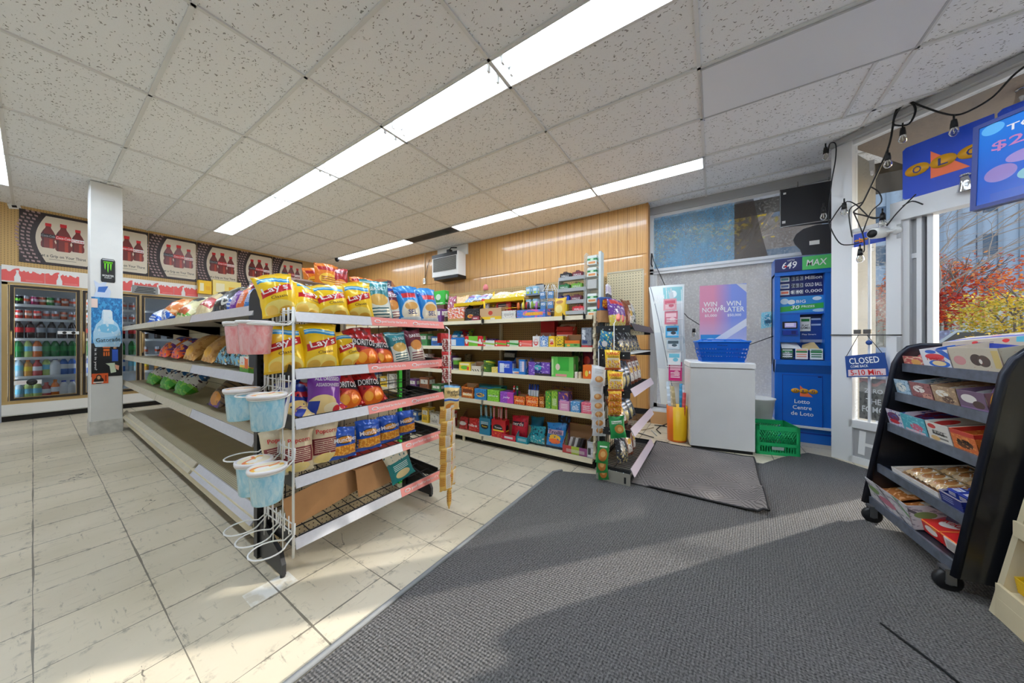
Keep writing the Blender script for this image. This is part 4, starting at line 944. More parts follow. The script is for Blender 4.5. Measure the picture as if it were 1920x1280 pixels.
# ---------------- cartons on the top of the gondola behind the chip bags
def tray(name, w, d, h, mat, lip=None, back=None, inner=None, parent=None):
    """open display carton: front lip, sloping sides, taller back"""
    lip = h * .45 if lip is None else lip; back = h if back is None else back; t = .003
    b = MB(); b.box(-w / 2, w / 2, -d, -d + t, 0, lip); b.box(-w / 2, w / 2, -t, 0, 0, back); b.box(-w / 2, w / 2, -d, 0, 0, t)
    for s in (-1, 1):
        x0, x1 = (s * w / 2 - t, s * w / 2) if s > 0 else (-w / 2, -w / 2 + t)
        b.hexa([(x0, -d, 0), (x1, -d, 0), (x1, 0, 0), (x0, 0, 0), (x0, -d, lip), (x1, -d, lip), (x1, 0, back), (x0, 0, back)])
    # raw card inside
    b.box(-w / 2 + t, w / 2 - t, -t - .001, -t, t, back - .002, 1); b.box(-w / 2 + t, w / 2 - t, -d + t, -d + t + .001, t, lip - .002, 1); b.box(-w / 2 + t, w / 2 - t, -d + t, -t, t, t + .001, 1)
    return b.obj(name, [mat, inner or CARDI], parent)
GT = 'on the gondola top behind the yellow chip bags'
m_cheese = PM('orange_puff_print', (236, 128, 30), [('e', .5, .52, .38, .18, (250, 200, 60)), ('w', .14, .02, 8, .12, (30, 100, 190)), ('n', 9, .62, (250, 160, 60)), ('r', .1, .9, .78, .9, (170, 30, 30)), ('sr', 16, .4, .2, .8, .44, .6, (150, 40, 20))], .3, .1, .3)
P_CH = chip('orange_snack_bag', .145, .20, .06, m_cheese, 21)
m_hot = PM('red_puff_print', (170, 30, 36), [('e', .5, .45, .3, .16, (240, 150, 60)), ('sr', 14, .4, .2, .8, .36, .56, (250, 220, 180)), ('r', .1, .9, .8, .92, (120, 16, 30)), ('n', 8, .64, (210, 60, 40))], .3, .1, .3)
P_HOT = chip('red_snack_bag', .14, .20, .06, m_hot, 22)
YT = 2.25
def top_at(pr, px, z, lean, roll, lab, sc=1, Yp=YT): 
    p = PY(px, 640, Yp); return pr.put((p.x, Yp, z), (-R(lean), R(roll), 0), lab, 'snack bags on the gondola top', sc)
tb = 1.452
top_at(P_CH, 592, tb, 6, -3, 'orange snack bag behind the front one ' + GT, 1.0, 2.34)
top_at(P_CH, 611, tb, 4, 2, 'foremost orange snack bag with blue foot ' + GT, 1.12)
top_at(P_HOT, 637, tb, 4, -2, 'red snack bag standing ' + GT, 1.06)
b = MB(); tray_o = tray('open_carton', .30, .20, .13, PM('orange_carton_print', (214, 110, 60), [('sr', 8, .4, .1, .6, .2, .8, (240, 220, 200)), ('r', .62, .95, .1, .9, (96, 70, 78))]), .10, .13)
p = PY(684, 640, 2.30); tray_o.location = (p.x, 2.30, tb); tag(tray_o, 'open orange carton of small snack bags on the gondola top', 'carton')
for i, dx in enumerate((-.10, -.02, .07)):
    P_CH.put((p.x + dx, 2.22, tb + .02), (-R(6), R(4 * (i - 1)), 0), ['leftmost', 'middle', 'rightmost'][i] + ' small orange bag standing in the open orange carton', 'bags in the open carton', .74)
t = thing('snack_carton', 'brown carton with white upright lettering and a cut corner on the gondola top', 'carton', (PY(716, 640, 2.24).x, 2.30, tb), (0, 0, R(-6)))
b = MB(); b.prism([(-.06, 0), (.10, 0), (.10, .09), (.03, .17), (-.06, .17)], -.16, 0); b.obj('box', [M('kraft_orange_carton', (196, 132, 84), .7)], t)
b = MB(); b.box(-.005, .03, -.1615, -.160, .005, .165); b.obj('dark_strip', [M('aubergine_strip', (86, 66, 78), .6)], t)
txt('side_lettering', 'poppa!', .12, .026, T_WHITE, t, .012, .085, -.162, roll=PI / 2)
p = PY(565, 640, 2.22)
b = MB(); b.hexa([(0, 0, 0), (.22, 0, 0), (.22, .004, 0), (0, .004, 0), (.0, .06, .10), (.16, .06, .10), (.16, .064, .10), (.0, .064, .10)]); tag(b.obj('carton_flap', [M('mauve_card', (158, 132, 122), .7)], None, (p.x - .07, 2.22, tb)), 'mauve cardboard lid propped up left of the orange snack bags', 'carton')
b = MB(); b.rbox(0, .20, 0, .1, 0, .06, .003); text_into(b, 'THE', .04, .02, .07, .03, -.001, 1); tag(b.obj('brown_box', [M('brown_box_print', (110, 84, 66), .6), T_WHITE], None, (p.x - .08, 2.10, tb)), 'low brown box below the mauve lid on the gondola top', 'box')
b = MB(); b.lathe([(0, 0), (.045, 0), (.05, .02), (.05, .05), (.03, .085), (0, .1)], 14); p = PY(684, 640, 3.4); tag(b.obj('straw_hat', [M('tan_felt', (176, 160, 128), .8)], None, (1.44, 3.2, 1.448)), 'round tan dome behind the orange carton on the gondola top', 'container')
for i, (px, col, nm, w) in enumerate(((733, (238, 236, 238), 'white and blue candy box', .12), (760, (150, 60, 60), 'dark red candy box', .08), (782, (188, 60, 50), 'red brown candy box', .09))):
    p = PY(px, 640, 1.94)
    b = MB(); b.rbox(-w / 2, w / 2, -.02, .02, 0, .245, .002)
    tag(b.obj('candy_box', [PM('top_candy%d' % i, col, [('r', .08, .92, .80, .95, (60, 90, 190) if i == 0 else (236, 200, 190)), ('n', 5, .6, (200, 40, 60) if i == 0 else (90, 30, 40)), ('sr', 24, .4, .2, .8, .5, .75, (250, 240, 240))])], None, (p.x, 1.94, 1.285)), nm + ' behind the bags at the right of the top rack shelf', 'box', 'candy boxes behind the blue chip bags')
# ---------------- bags lying on the aisle side of the gondola
def aisle(name, w, h, d, base, shapes, seed): 
    return chip(name, w, h, d, PM(name + '_print', base, shapes, .3, .1, .35), seed)
A1 = aisle('orange_cheese_bag', .22, .34, .09, (226, 130, 60), [('n', 6, .55, (246, 200, 150)), ('r', 0, 1, 0, .26, (40, 100, 200)), ('nr', 8, .5, 0, .3, (236, 240, 250)), ('r', .2, .8, .5, .62, (200, 70, 30))], 31)
A2 = aisle('white_and_blue_bag', .24, .30, .09, (232, 236, 240), [('r', 0, 1, 0, .3, (30, 92, 200)), ('n', 9, .6, (190, 206, 230)), ('sr', 12, .5, .2, .8, .08, .24, (240, 245, 255))], 32)
A3 = aisle('cream_and_green_bag', .22, .36, .09, (228, 220, 170), [('r', 0, 1, .08, .2, (90, 150, 40)), ('r', .1, .9, .12, .3, (190, 90, 50)), ('n', 7, .6, (246, 240, 206)), ('r', .2, .8, .6, .8, (40, 50, 60))], 33)
A4 = aisle('cream_and_red_bag', .22, .36, .09, (226, 206, 160), [('r', .05, .95, .22, .5, (176, 40, 40)), ('n', 8, .6, (240, 226, 190)), ('r', .1, .9, .7, .9, (40, 36, 40))], 34)
A5 = aisle('black_snack_bag', .24, .34, .09, (30, 30, 34), [('w', .3, .1, 14, .04, (210, 206, 196)), ('n', 7, .62, (150, 140, 120)), ('e', .4, .7, .2, .1, (228, 220, 190))], 35)
A6 = aisle('purple_and_orange_bag', .22, .32, .09, (116, 50, 130), [('n', 5, .5, (236, 130, 40)), ('r', .1, .9, .5, .68, (236, 232, 236)), ('nr', 9, .5, 0, .3, (246, 90, 40)), ('r', .2, .8, .74, .9, (40, 60, 160))], 36)
A7 = aisle('golden_tan_bag', .22, .34, .10, (208, 156, 84), [('n', 6, .55, (184, 126, 58)), ('n', 12, .66, (236, 196, 130)), ('e', .5, .2, .3, .12, (226, 170, 60))], 37)
A8 = aisle('black_and_gold_bag', .21, .32, .09, (36, 38, 44), [('n', 8, .56, (206, 176, 100)), ('nr', 7, .5, 0, .4, (120, 180, 205)), ('nr', 11, .58, .2, .7, (230, 226, 220))], 38)
A9 = aisle('green_and_white_bag', .24, .30, .11, (236, 238, 240), [('r', 0, 1, 0, .36, (70, 170, 50)), ('nr', 7, .55, 0, .4, (130, 200, 70)), ('nr', 6, .52, .6, 1, (50, 110, 180)), ('nr', 9, .58, .4, .8, (60, 40, 60))], 39)
A10 = aisle('brown_and_purple_bag', .21, .34, .09, (120, 96, 70), [('s', 9, .3, 'v', (52, 40, 40)), ('r', .1, .9, 0, .14, (92, 50, 130)), ('e', .5, .16, .36, .14, (236, 160, 60)), ('n', 7, .62, (40, 32, 40))], 40)
A11 = aisle('red_foil_bag', .18, .22, .07, (190, 40, 44), [('n', 7, .5, (60, 40, 70)), ('e', .5, .4, .3, .2, (240, 190, 70))], 41)
GA = 'bags on the aisle side of the gondola'
def side(pr, px, zs, lean, lab, sc=1, yaw=0, roll=0, X0=.74):
    p = PX(px, 640, X0); return pr.put((X0, p.y, zs), (-R(lean - 11), R(roll + 4), -PI / 2 + R(yaw)), lab, GA, (sc, sc * 1.5, sc * .92))
z1, z2, z3 = LZ[0] + .035, LZ[1] + .035, LZ[2] + .035
side(A2, 284, z1, 62, 'white and blue bag lying at the far end of the top aisle shelf', 1, 8)
side(A1, 306, z1 + .02, 52, 'orange bag with a blue foot near the far end of the top aisle shelf', .95, 0)
side(A3, 335, z1, 60, 'cream bag with a green band on the top aisle shelf', 1, 6)
side(A4, 371, z1, 60, 'cream and red bag on the top aisle shelf', 1, 4)
side(A5, 406, z1, 56, 'black bag with pale swirls on the top aisle shelf', .95, 4)
side(A2, 430, z1, 58, 'white bag with a teal foot beside the small pouches on the top aisle shelf', .8, 0)
side(A11, 470, z1 + .06, 30, 'red foil bag above the small pouches at the near end of the top aisle shelf', .9, 0, 0, .85)
side(A5, 452, z1 + .07, 52, 'black crumpled bag behind the small pouches on the top aisle shelf', .8, 0, 20, .84)
side(A6, 303, z2, 58, 'purple and orange bag, first from the far end of the middle aisle shelf', 1, 6)
side(A6, 326, z2, 58, 'purple and orange bag beside the tan bags on the middle aisle shelf', .9, 6)
side(A7, 352, z2, 58, 'golden tan bag, left one of the pair on the middle aisle shelf', 1, 6)
side(A7, 386, z2, 58, 'golden tan bag, right one of the pair on the middle aisle shelf', 1, 4)
side(A8, 412, z2, 58, 'black and gold bag, left one of three on the middle aisle shelf', .95, 6)
side(A8, 436, z2, 58, 'black and gold bag, middle one of three on the middle aisle shelf', .95, 6)
side(A8, 457, z2, 56, 'black and gold bag, right one of three on the middle aisle shelf', .9, 4)
side(A9, 281, z3, 55, 'green and white bag, left one of three on the low aisle shelf', .95, 6)
side(A9, 307, z3, 55, 'green and white bag, middle one of three on the low aisle shelf', .95, 6)
side(A9, 335, z3, 55, 'green and white bag, right one of three on the low aisle shelf', .95, 6)
side(A10, 399, z3, 58, 'brown striped bag with purple foot, left one of the pair on the low aisle shelf', 1, 6)
side(A10, 432, z3, 60, 'brown striped bag with purple foot, right one of the pair on the low aisle shelf', 1, 2)
side(A11, 478, z3, 40, 'dark red foil bag at the near end of the low aisle shelf', .9, 0, 0, .80)
for i, (px, col) in enumerate(((436, (118, 60, 150)), (449, (226, 110, 50)), (464, (50, 120, 190)), (480, (200, 90, 160)))):
    nm = ['purple', 'orange', 'blue', 'pink'][i]
    o = bag('snack_pouch', .10, .15, .045, PM('pouch' + nm, col, [('sr', 16, .45, .2, .8, .3, .7, (236, 230, 236)), ('n', 6, .62, (230, 226, 230))], .35), 50 + i)
    p = PX(px, 640, .70); o.location = (.70, p.y, LZ[0] + .012); o.rotation_euler = (-R(18), 0, -PI / 2 + R(6)); tag(o, nm + ' pouch in the small row at the near end of the top aisle shelf', 'snack bag', 'small pouches on the top aisle shelf')
b = MB(); b.rbox(-.07, .07, -.02, .02, 0, .10, .002); p = PX(461, 640, .70)
tag(b.obj('candy_box', [PM('rainbow_box', (230, 226, 220), [('r', 0, 1, 0, .35, (90, 160, 60)), ('r', 0, 1, .35, .5, (240, 190, 60)), ('r', .6, 1, .3, .9, (230, 110, 40)), ('n', 5, .6, (220, 60, 60))])], None, (.71, p.y, LZ[1] + .004), (0, 0, -PI / 2)), 'rainbow striped box at the near end of the middle aisle shelf', 'box')
# ---------------- white wire rack with cotton candy tubs
WX, WY0, WY1 = .655, 1.63, 1.95
RK = thing('wire_cup_rack', 'white wire rack with ring holders hung on the left of the black end rack', 'rack', (0, 0, 0))
b = MB()
for y in (WY0, WY1): b.tube([(WX, y, .14), (WX, y, 1.30)], .0055, 6)
b.tube([(WX, WY0 + .11, .14), (WX, WY0 + .11, 1.27)], .003, 5); b.tube([(WX, WY0 + .22, .14), (WX, WY0 + .22, 1.27)], .003, 5)
b.obj('side_wires', [WIREW], RK)
LV = [1.215, .895, .58, .235]; RY = [1.625, 1.775, 1.925]; RRD = .066
b = MB()
for i in range(7):
    y = WY0 + (WY1 - WY0) * i / 6; b.tube([(WX, y, 1.215), (WX, y, 1.30)], .0035, 5)
for z in (1.22, 1.285): b.tube([(WX, WY0, z), (WX, WY1, z)], .0035, 5)
b.obj('header_grille', [WIREW], RK)
for z in LV:
    b = MB()
    for zz in (z + .02, z + .06): b.tube([(WX, WY0, zz), (WX, WY1, zz)], .003, 5)
    for i in range(8):
        y = WY0 + (WY1 - WY0) * i / 7; b.tube([(WX, y, z - .0), (WX, y, z + .085)], .003, 5)
    b.obj('cross_wires', [WIREW], RK)
    for y in RY:
        b = MB(); pts = []
        for i in range(17):
            a = R(28) + (2 * PI - R(56)) * i / 16; pts.append((WX - .035 - RRD + RRD * math.cos(a), y + RRD * math.sin(a), z))
        pts = [(WX, y + .012, z + .07), (WX - .002, y + .012, z + .02), (WX - .03, y + .018, z)] + pts + [(WX - .03, y - .018, z), (WX - .002, y - .012, z + .02), (WX, y - .012, z + .07)]
        b.tube(pts, .0035, 6); b.obj('ring_holder', [WIREW], RK)
def tub(nm, col, lidm):
    t = thing('cotton_candy_tub', None, 'tub')
    b = MB(); b.lathe([(0, -.145), (.052, -.145), (.055, -.14), (.0645, -.002)], 28)
    m, nt, bs = newmat('floss_' + nm); g = NB(nt); P = g.coord('Object'); n = g.noise(g.scale(P, (1, 1, .5)), 38, 4, .6, 1.2)
    g.put(bs.inputs['Base Color'], g.mix(g.ramp(n, .35, .65), C3(col), C3(tuple(min(255, int(c * .5 + 128)) for c in col)))); bs.inputs['Roughness'].default_value = .35; bs.inputs['Coat Weight'].default_value = .5
    b.obj('cup', [m], t)
    b = MB(); b.lathe([(.064, -.008), (.071, -.008), (.072, .0), (.071, .006), (.064, .007), (.062, .003), (0, .003)], 28, 0); b.obj('lid', [M('translucent_white_lid', (244, 240, 240), .35)], t)
    if lidm:
        b = MB(); b.lathe([(.060, .0042), (0, .0044)], 24, 0, None, False); 
        b.uv = [tuple((b.v[i][0] / .124 + .5, b.v[i][1] / .124 + .5) for i in f) for f in b.f]
        b.obj('lid_label', [lidm], t)
    return Proto(t)
lidp = PM('lid_label_print', (248, 236, 206), [('w', .5, .16, 5, .10, (246, 190, 70)), ('e', .35, .55, .22, .16, (250, 244, 236)), ('w', .66, .12, 6, .05, (236, 130, 80)), ('e', .62, .36, .2, .1, (255, 250, 240))], .4)
TP = tub('pink', (244, 150, 152), None); TBL = tub('blue', (140, 206, 232), lidp)
RX = WX - .035 - RRD
TP.put((RX, RY[2], LV[0] + .012), (0, 0, 0), 'pink cotton candy tub at the back of the top row of the white wire rack', 'cotton candy tubs')
TP.put((RX, RY[1] - .02, LV[0] + .012), (0, 0, 0), 'pink cotton candy tub in front of the other pink one on the white wire rack', 'cotton candy tubs')
TBL.put((RX, RY[2], LV[1] + .012), (0, 0, 0), 'blue cotton candy tub at the back of the second row of the white wire rack', 'cotton candy tubs')
TBL.put((RX, RY[0], LV[1] + .012), (0, 0, .6), 'blue cotton candy tub nearest the camera in the second row of the wire rack', 'cotton candy tubs')
TBL.put((RX, RY[1], LV[2] + .012), (0, 0, 1.2), 'blue cotton candy tub, back one of the pair in the third rack row', 'cotton candy tubs')
TBL.put((RX, RY[0], LV[2] + .012), (0, 0, .2), 'blue cotton candy tub, front one of the pair in the third rack row', 'cotton candy tubs')
# white paper strip curling off the rack
b = MB()
def strip(u, v):
    z = 1.25 - .50 * v; x = WX + .012 - .05 * max(0, v - .45) * 2 * v; y = WY0 + .005 + .016 * math.sin(v * 3)
    tw = .05 * (u - .5) + 0; a = 1.1 * max(0, v - .5)
    return (x - .02 * max(0, v - .5) + tw * math.cos(1.2 - a), y - .04 * max(0, v - .6) + tw * math.sin(1.2 - a), z)
b.grid(strip, 3, 20); b.grid(lambda u, v: tuple(Vector(strip(u, v)) + Vector((.001, .001, 0))), 3, 20, 0, True, True)
tag(b.obj('paper_strip', [PAPERW], None), 'long white paper strip hanging off the white wire rack', 'paper strip')
# ---------------- strip of hanging candy bags at the right of the end rack
CS = thing('hanging_wire', 'white wire rod holding a column of gold candy bags right of the end rack', 'display rod', (0, 0, 0))
hx, hy = 1.53, 1.50
b = MB(); b.tube([(EX1 + .03, EYF - .02, 1.22), (hx + .02, hy + .05, 1.24), (hx, hy, 1.22), (hx, hy, .12)], .004, 6); b.obj('rod', [WIREW], CS)
m_w = PM('caramel_bag_print', (226, 196, 128), [('w', .42, .03, 6, .05, (40, 100, 190)), ('w', .47, .03, 6, .025, (236, 238, 240)), ('e', .4, .16, .32, .14, (214, 130, 40)), ('e', .66, .14, .22, .12, (240, 190, 110)), ('e', .5, .14, .12, .07, (246, 238, 228)), ('r', 0, 1, .92, 1, (120, 180, 225))], .35, .1, .2)
PW = chip('caramel_candy_bag', .125, .16, .03, m_w, 61, [('logo_lettering', "Werther's", .10, .024, 0, .122, T_BLACK, .04), ('logo_lettering', 'Original', .075, .02, .012, .10, T_BLACK, .04)], 'candy bag')
PW.put((hx - .01, hy - .03, .685), (0, R(3), R(-14)), 'large caramel candy bag at the top of the hanging column', 'hanging caramel bags', (1, 1, 1))
m_w2 = PM('caramel_bag_back', (216, 170, 80), [('r', .5, .95, .1, .9, (226, 216, 200)), ('sr', 18, .35, .55, .9, .15, .85, (170, 150, 130)), ('r', 0, .45, .3, .8, (204, 150, 60)), ('sr', 9, .4, .05, .4, .3, .8, (170, 110, 40)), ('r', .9, 1, .7, .85, (220, 90, 40))], .35, .1, .2)
PW2 = chip('caramel_candy_bag', .085, .115, .03, m_w2, 62, (), 'candy bag')
k = 0
for row in range(6):
    for s in (-1, 1):
        k += 1; z = .60 - .088 * row
        PW2.put((hx + s * .036 - .012, hy - .012 - .006 * (row % 2) + .02 * (s > 0), z), (0, R(RN.uniform(-5, 5)), R(-14 + 16 * s)), 'small gold candy bag, %s column, %s row below the large caramel bag' % ('left' if s < 0 else 'right', ['first', 'second', 'third', 'fourth', 'fifth', 'sixth'][row]), 'hanging caramel bags')
PW2.put((hx - .01, hy - .01, .03), (0, R(4), R(40)), 'narrow gold candy bag at the very bottom of the hanging column', 'hanging caramel bags', (.6, 1, 1.2))
m_wr = PM('red_taffy_print', (150, 60, 60), [('n', 6, .5, (220, 206, 196)), ('r', 0, 1, .75, 1, (190, 40, 40)), ('sr', 10, .4, .2, .8, .2, .6, (120, 40, 40))], .35)
PRD = chip('clear_and_red_candy_bag', .075, .13, .025, m_wr, 63, (), 'candy bag')
for i, z in enumerate((1.06, .95, .86)): PRD.put((hx + .012, hy + .035, z), (0, 0, R(-20)), 'red and clear candy bag hanging above the caramel bags, ' + ['topmost', 'middle', 'lowest'][i], 'hanging red bags')
b = MB(); b.rbox(-.04, .04, -.02, .02, 0, .07, .004); tag(b.obj('red_tag', [M('dark_red_tag', (160, 22, 24), .5)], None, (EX1 + .03, EYF + .0, 1.13), (0, 0, 0)), 'dark red tag box hanging at the top right corner of the end rack', 'tag')
# green post and dark post standing behind the rack
b = MB(); b.box(-.02, .02, -.012, .012, 0, 1.15); 
for k in range(18): b.box(-.023, .023, -.014, .014, .1 + .055 * k, .112 + .055 * k)
tag(b.obj('green_post', [M('bright_green_post', (60, 210, 60), .45)], None, (1.62, 2.13, 0)), 'bright green slotted post right behind the end rack', 'post')
# ================================================================= second gondola by the wood wall
BX, BXB, BY0, BY1 = 2.70, 3.08, .88, 6.6
PEGB = pegboard_material('dark_tan_pegboard', (182, 150, 98), .0254, .17)
G2 = thing('shelf_gondola', 'cream shelf gondola with pegboard back stocked with candy boxes', 'shelving', (0, 0, 0))
b = MB(); b.box(BXB - .01, BXB + .01, BY0, BY1, .1, 1.78); b.obj('pegboard_back', [PEGB], G2)
b = MB(); b.box(BXB - .016, BXB - .008, 2.12, 2.14, .1, 1.4); b.box(BXB - .016, BXB - .008, 3.34, 3.36, .1, 1.4); b.obj('seam_strip', [M('seam_dark', (70, 60, 44), .6)], G2)
b = MB(); b.box(BX + .04, BXB + .36, BY0 + .02, BY1, 0, .075); b.obj('kick_base', [M('dark_base', (34, 30, 27), .7)], G2)
b = MB(); b.box(BXB, BXB + .38, BY0, BY1, .075, .093)
for z in (.48, .8, 1.08, 1.36): b.box(BXB, BXB + .34, BY0, BY1, z - .02, z)
b.obj('far_side_shelves', [BEIGE], G2)
BZ = [.093, .488, .80, 1.083, 1.372]
secB = [.90, 2.13, 3.35, 4.57, 5.79, 6.55]
for z in BZ:
    for s in range(5):
        b = MB(); y0, y1 = secB[s] + .003, secB[s + 1] - .003
        b.box(BX, BXB - .015, y0, y1, z - .022, z); b.hexa([(BX - .014, y0, z - .034), (BX, y0, z - .034), (BX, y1, z - .034), (BX - .014, y1, z - .034), (BX - .004, y0, z + .006), (BX, y0, z + .006), (BX, y1, z + .006), (BX - .004, y1, z + .006)])
        b.obj('shelf', [BEIGE], G2)
    b = MB(); b.box(BX - .018, BX - .004, 2.125, 2.145, z - .045, z + .008); b.obj('rail_joint', [M('rail_joint_metal', (150, 144, 130), .4, .4)], G2)
b = MB(); b.box(BX - .005, BX + .01, 2.40, 2.43, 0, .08); b.obj('base_leg', [BEIGE], G2)
for y in (.885, 2.135, 3.355):
    b = MB(); b.box(BXB - .05, BXB + .03, y - .015, y + .015, 0, 1.40 if y < 1 else 1.38); b.obj('upright', [BEIGE], G2)
b = MB(); b.box(BX + .0, BX + .06, .875, .895, .10, 1.40)
for k in range(13): b.prism([(0, 0), (-.035, .012), (-.035, .038), (0, .05)], -.008, .008, 0, Matrix.Translation((BX + .012, .885, .12 + .095 * k)))
for k in range(26): b.box(BX + .022, BX + .032, .873, .876, .14 + .048 * k, .158 + .048 * k, 1)
b.obj('slotted_standard', [BEIGE, M('slot_shadow', (96, 84, 62), .8)], G2)
b = MB(); b.box(BXB - .008, BXB + .004, .55, .88, 1.2, 1.80); b.box(BXB - .012, BXB + .01, .545, .56, 1.2, 1.81, 1); b.box(BXB - .012, BXB + .01, .55, .88, 1.80, 1.815, 1); b.obj('end_pegboard', [pegboard_material('cream_pegboard', (232, 216, 178), .0254, .15), BEIGE], G2)
# ---- table driven goods: everything stands on a shelf, its front at X0, its width from the survey
def bspan(px0, px1, X0): return PX(px0, 640, X0).y, PX(px1, 640, X0).y
LABT = dict(w=T_WHITE, k=T_BLACK, r=T_RED, n=T_NAVY, y=T_YEL, g=T_GREEN, b=T_BROWN)
def hts(px0, px1, py, X0): return PX((px0 + px1) / 2, py, X0).z
def goods(kind, px0, px1, pyt, zi, base, shapes, label, cat='box', text=None, X0=2.76, dep=.10, zb=None, grp=None, yaw=0, lean=0, lip=None, name=None):
    z = (BZ[zi] if zi is not None else 0) + .001 if zb is None else zb
    ya, yb = bspan(px0, px1, X0); w = (ya - yb) - .006; h = max(.02, hts(px0, px1, pyt, X0) - z); yc = (ya + yb) / 2
    mt = PM('p_' + label[:40], base, shapes, .38, 0, .1)
    rot = (-R(lean), 0, -PI / 2 + R(yaw)); loc = (X0, yc, z)
    if kind == 'box':
        b = MB(); b.rbox(-w / 2, w / 2, 0, dep, 0, h, .003); o = b.obj(name or 'carton', [mt], None, loc, rot)
    elif kind == 'tray':
        o = tray(name or 'display_tray', w, dep, h, mt, lip if lip is None else h * lip); o.location = (X0 + dep, yc, z); o.rotation_euler = rot
    elif kind == 'bag':
        o = bag(name or 'candy_bag', w, h, min(.07, w * .4), mt, int(px0)); o.location = (X0 + .04, yc, z); o.rotation_euler = (-R(lean or 8), R(yaw), -PI / 2)
    elif kind == 'can':
        b = MB(); r = w / 2; b.lathe([(0, 0), (r * .95, 0), (r, .006), (r, h * .86), (r * 1.03, h * .87), (r * 1.03, h), (0, h)], 18); o = b.obj(name or 'canister', [mt], None, (X0 + r, yc, z), (0, 0, -PI / 2))
    tag(o, label, cat, grp)
    if text:
        s, mk, rw, rh, rz = text
        yf = {'box': -.0012, 'tray': -dep - .0012}.get(kind, 0)
        if kind == 'bag': txt('lettering', s, w * rw, h * rh, LABT[mk], o, 0, h * rz, 0, on_bag(w, h, min(.07, w * .4)))
        elif kind != 'can': txt('lettering', s, w * rw, h * rh, LABT[mk], o, 0, h * rz, yf)
    return o
S5, S4, S3, S2, S1 = 0, 1, 2, 3, 4
on5, on4, on3, on2, on1 = [', %s candy shelf' % q for q in ('bottom', 'fourth', 'third', 'second', 'top')]
N = lambda c, s=8, t=.58: ('n', s, t, c)
LN = lambda c, v0=.2, v1=.6, f=16: ('sr', f, .4, .15, .85, v0, v1, c)
# bottom shelf
goods('bag', 856, 873, 783, S5, (190, 30, 36), [N((120, 16, 22)), ('e', .5, .5, .4, .16, (230, 220, 220))], 'dark red licorice bag, left one of the pair' + on5, 'candy bag', ('nibs', 'w', .7, .2, .5))
goods('bag', 873, 897, 786, S5, (212, 40, 44), [N((240, 90, 90))], 'bright red licorice bag, right one of the pair' + on5, 'candy bag', ('nibs', 'w', .7, .2, .5))
goods('tray', 862, 897, 772, S5, (150, 110, 80), [], 'open brown carton behind the red licorice bags' + on5, 'carton', None, 2.86, .14)
def sticks(px0, px1, py, ytop, base, shapes, label, text, scol):
    o = goods('box', px0, px1, py, S5, base, shapes, label, 'box', text, dep=.08)
    ya, yb = bspan(px0, px1, 2.76); n = 4
    for i in range(n):
        y = ya + (yb - ya) * (i + .5) / n; z0 = hts(px0, px1, py, 2.76) - .03
        b = MB(); b.rbox(-.008, .008, -.008, .008, 0, hts(px0, px1, ytop, 2.76) - z0 - .01 * (i % 2), .003)
        so = b.obj('candy_stick', [PM('stick_' + str(scol), scol, [('r', .2, .8, .3, .9, (240, 240, 242))])], None, (2.78 + .03 * (i % 2), y, z0), (0, R(RN.uniform(-5, 5)), -PI / 2))
        tag(so, 'candy stick standing in the ' + label.split(' box')[0] + ' box', 'candy', 'sticks in the ' + label[:18])
sticks(898, 919, 783, 760, (30, 130, 170), [('e', .5, .5, .36, .16, (20, 30, 40)), LN((210, 236, 240), .6, .8)], 'tall teal box with sticks' + on5, ('Tower', 'y', .5, .1, .5), (40, 140, 170))
sticks(921, 948, 787, 763, (200, 26, 40), [('e', .45, .55, .36, .2, (24, 24, 30)), ('nr', 7, .56, .05, .3, (230, 120, 60)), ('r', .1, .9, .36, .44, (240, 200, 60))], 'tall red box with sticks' + on5, ('Tower', 'w', .55, .1, .56), (210, 40, 60))
goods('tray', 940, 967, 800, S5, (196, 34, 60), [('r', .2, .8, .3, .7, (226, 220, 226))], 'red display tray right of the tall red box' + on5, 'carton', None, 2.74, .12, lip=.4)
goods('bag', 953, 986, 781, S5, (206, 24, 54), [('r', .1, .8, .58, .76, (30, 30, 60)), N((160, 14, 40))], 'red candy bag standing in the red tray' + on5, 'candy bag', ('nerds', 'w', .6, .14, .67), 2.78)
goods('tray', 967, 990, 801, S5, (40, 150, 172), [LN((220, 236, 236), .3, .7)], 'teal display tray with a brown inside' + on5, 'carton', None, 2.74, .12, lip=.4)
goods('bag', 989, 1015, 783, S5, (30, 120, 160), [('r', .15, .85, .4, .6, (20, 40, 60))], 'teal candy bag at the back' + on5, 'candy bag', ('nerds', 'w', .6, .12, .5), 2.86)
goods('bag', 988, 1019, 801, S5, (40, 160, 176), [N((20, 70, 90), 9, .55), ('nr', 9, .58, 0, .5, (200, 230, 220)), ('r', 0, 1, .0, .1, (20, 40, 50))], 'teal and green patterned candy bag at the front' + on5, 'candy bag', None, 2.74)
goods('bag', 1019, 1058, 795, S5, (44, 140, 214), [('e', .5, .42, .3, .14, (240, 190, 60)), ('e', .5, .30, .3, .1, (236, 110, 50)), N((20, 80, 170), 7, .6), ('r', .1, .9, .56, .74, (236, 200, 226)), ('r', 0, 1, 0, .1, (20, 34, 60))], 'large bright blue candy bag' + on5, 'candy bag', ('Trolli', 'n', .66, .14, .65), 2.74)
goods('bag', 1040, 1066, 779, S5, (30, 70, 150), [('r', 0, 1, .7, 1, (24, 24, 34)), N((60, 120, 200))], 'dark blue candy bag with a black top behind the large blue one' + on5, 'candy bag', None, 2.88)
goods('tray', 1054, 1104, 803, S5, (150, 80, 130), [('r', 0, .35, 0, 1, (180, 60, 60)), ('r', .35, .65, 0, 1, (170, 190, 60)), LN((230, 226, 220))], 'long striped display carton of packs' + on5, 'carton', None, 2.73, .18, lip=.3)
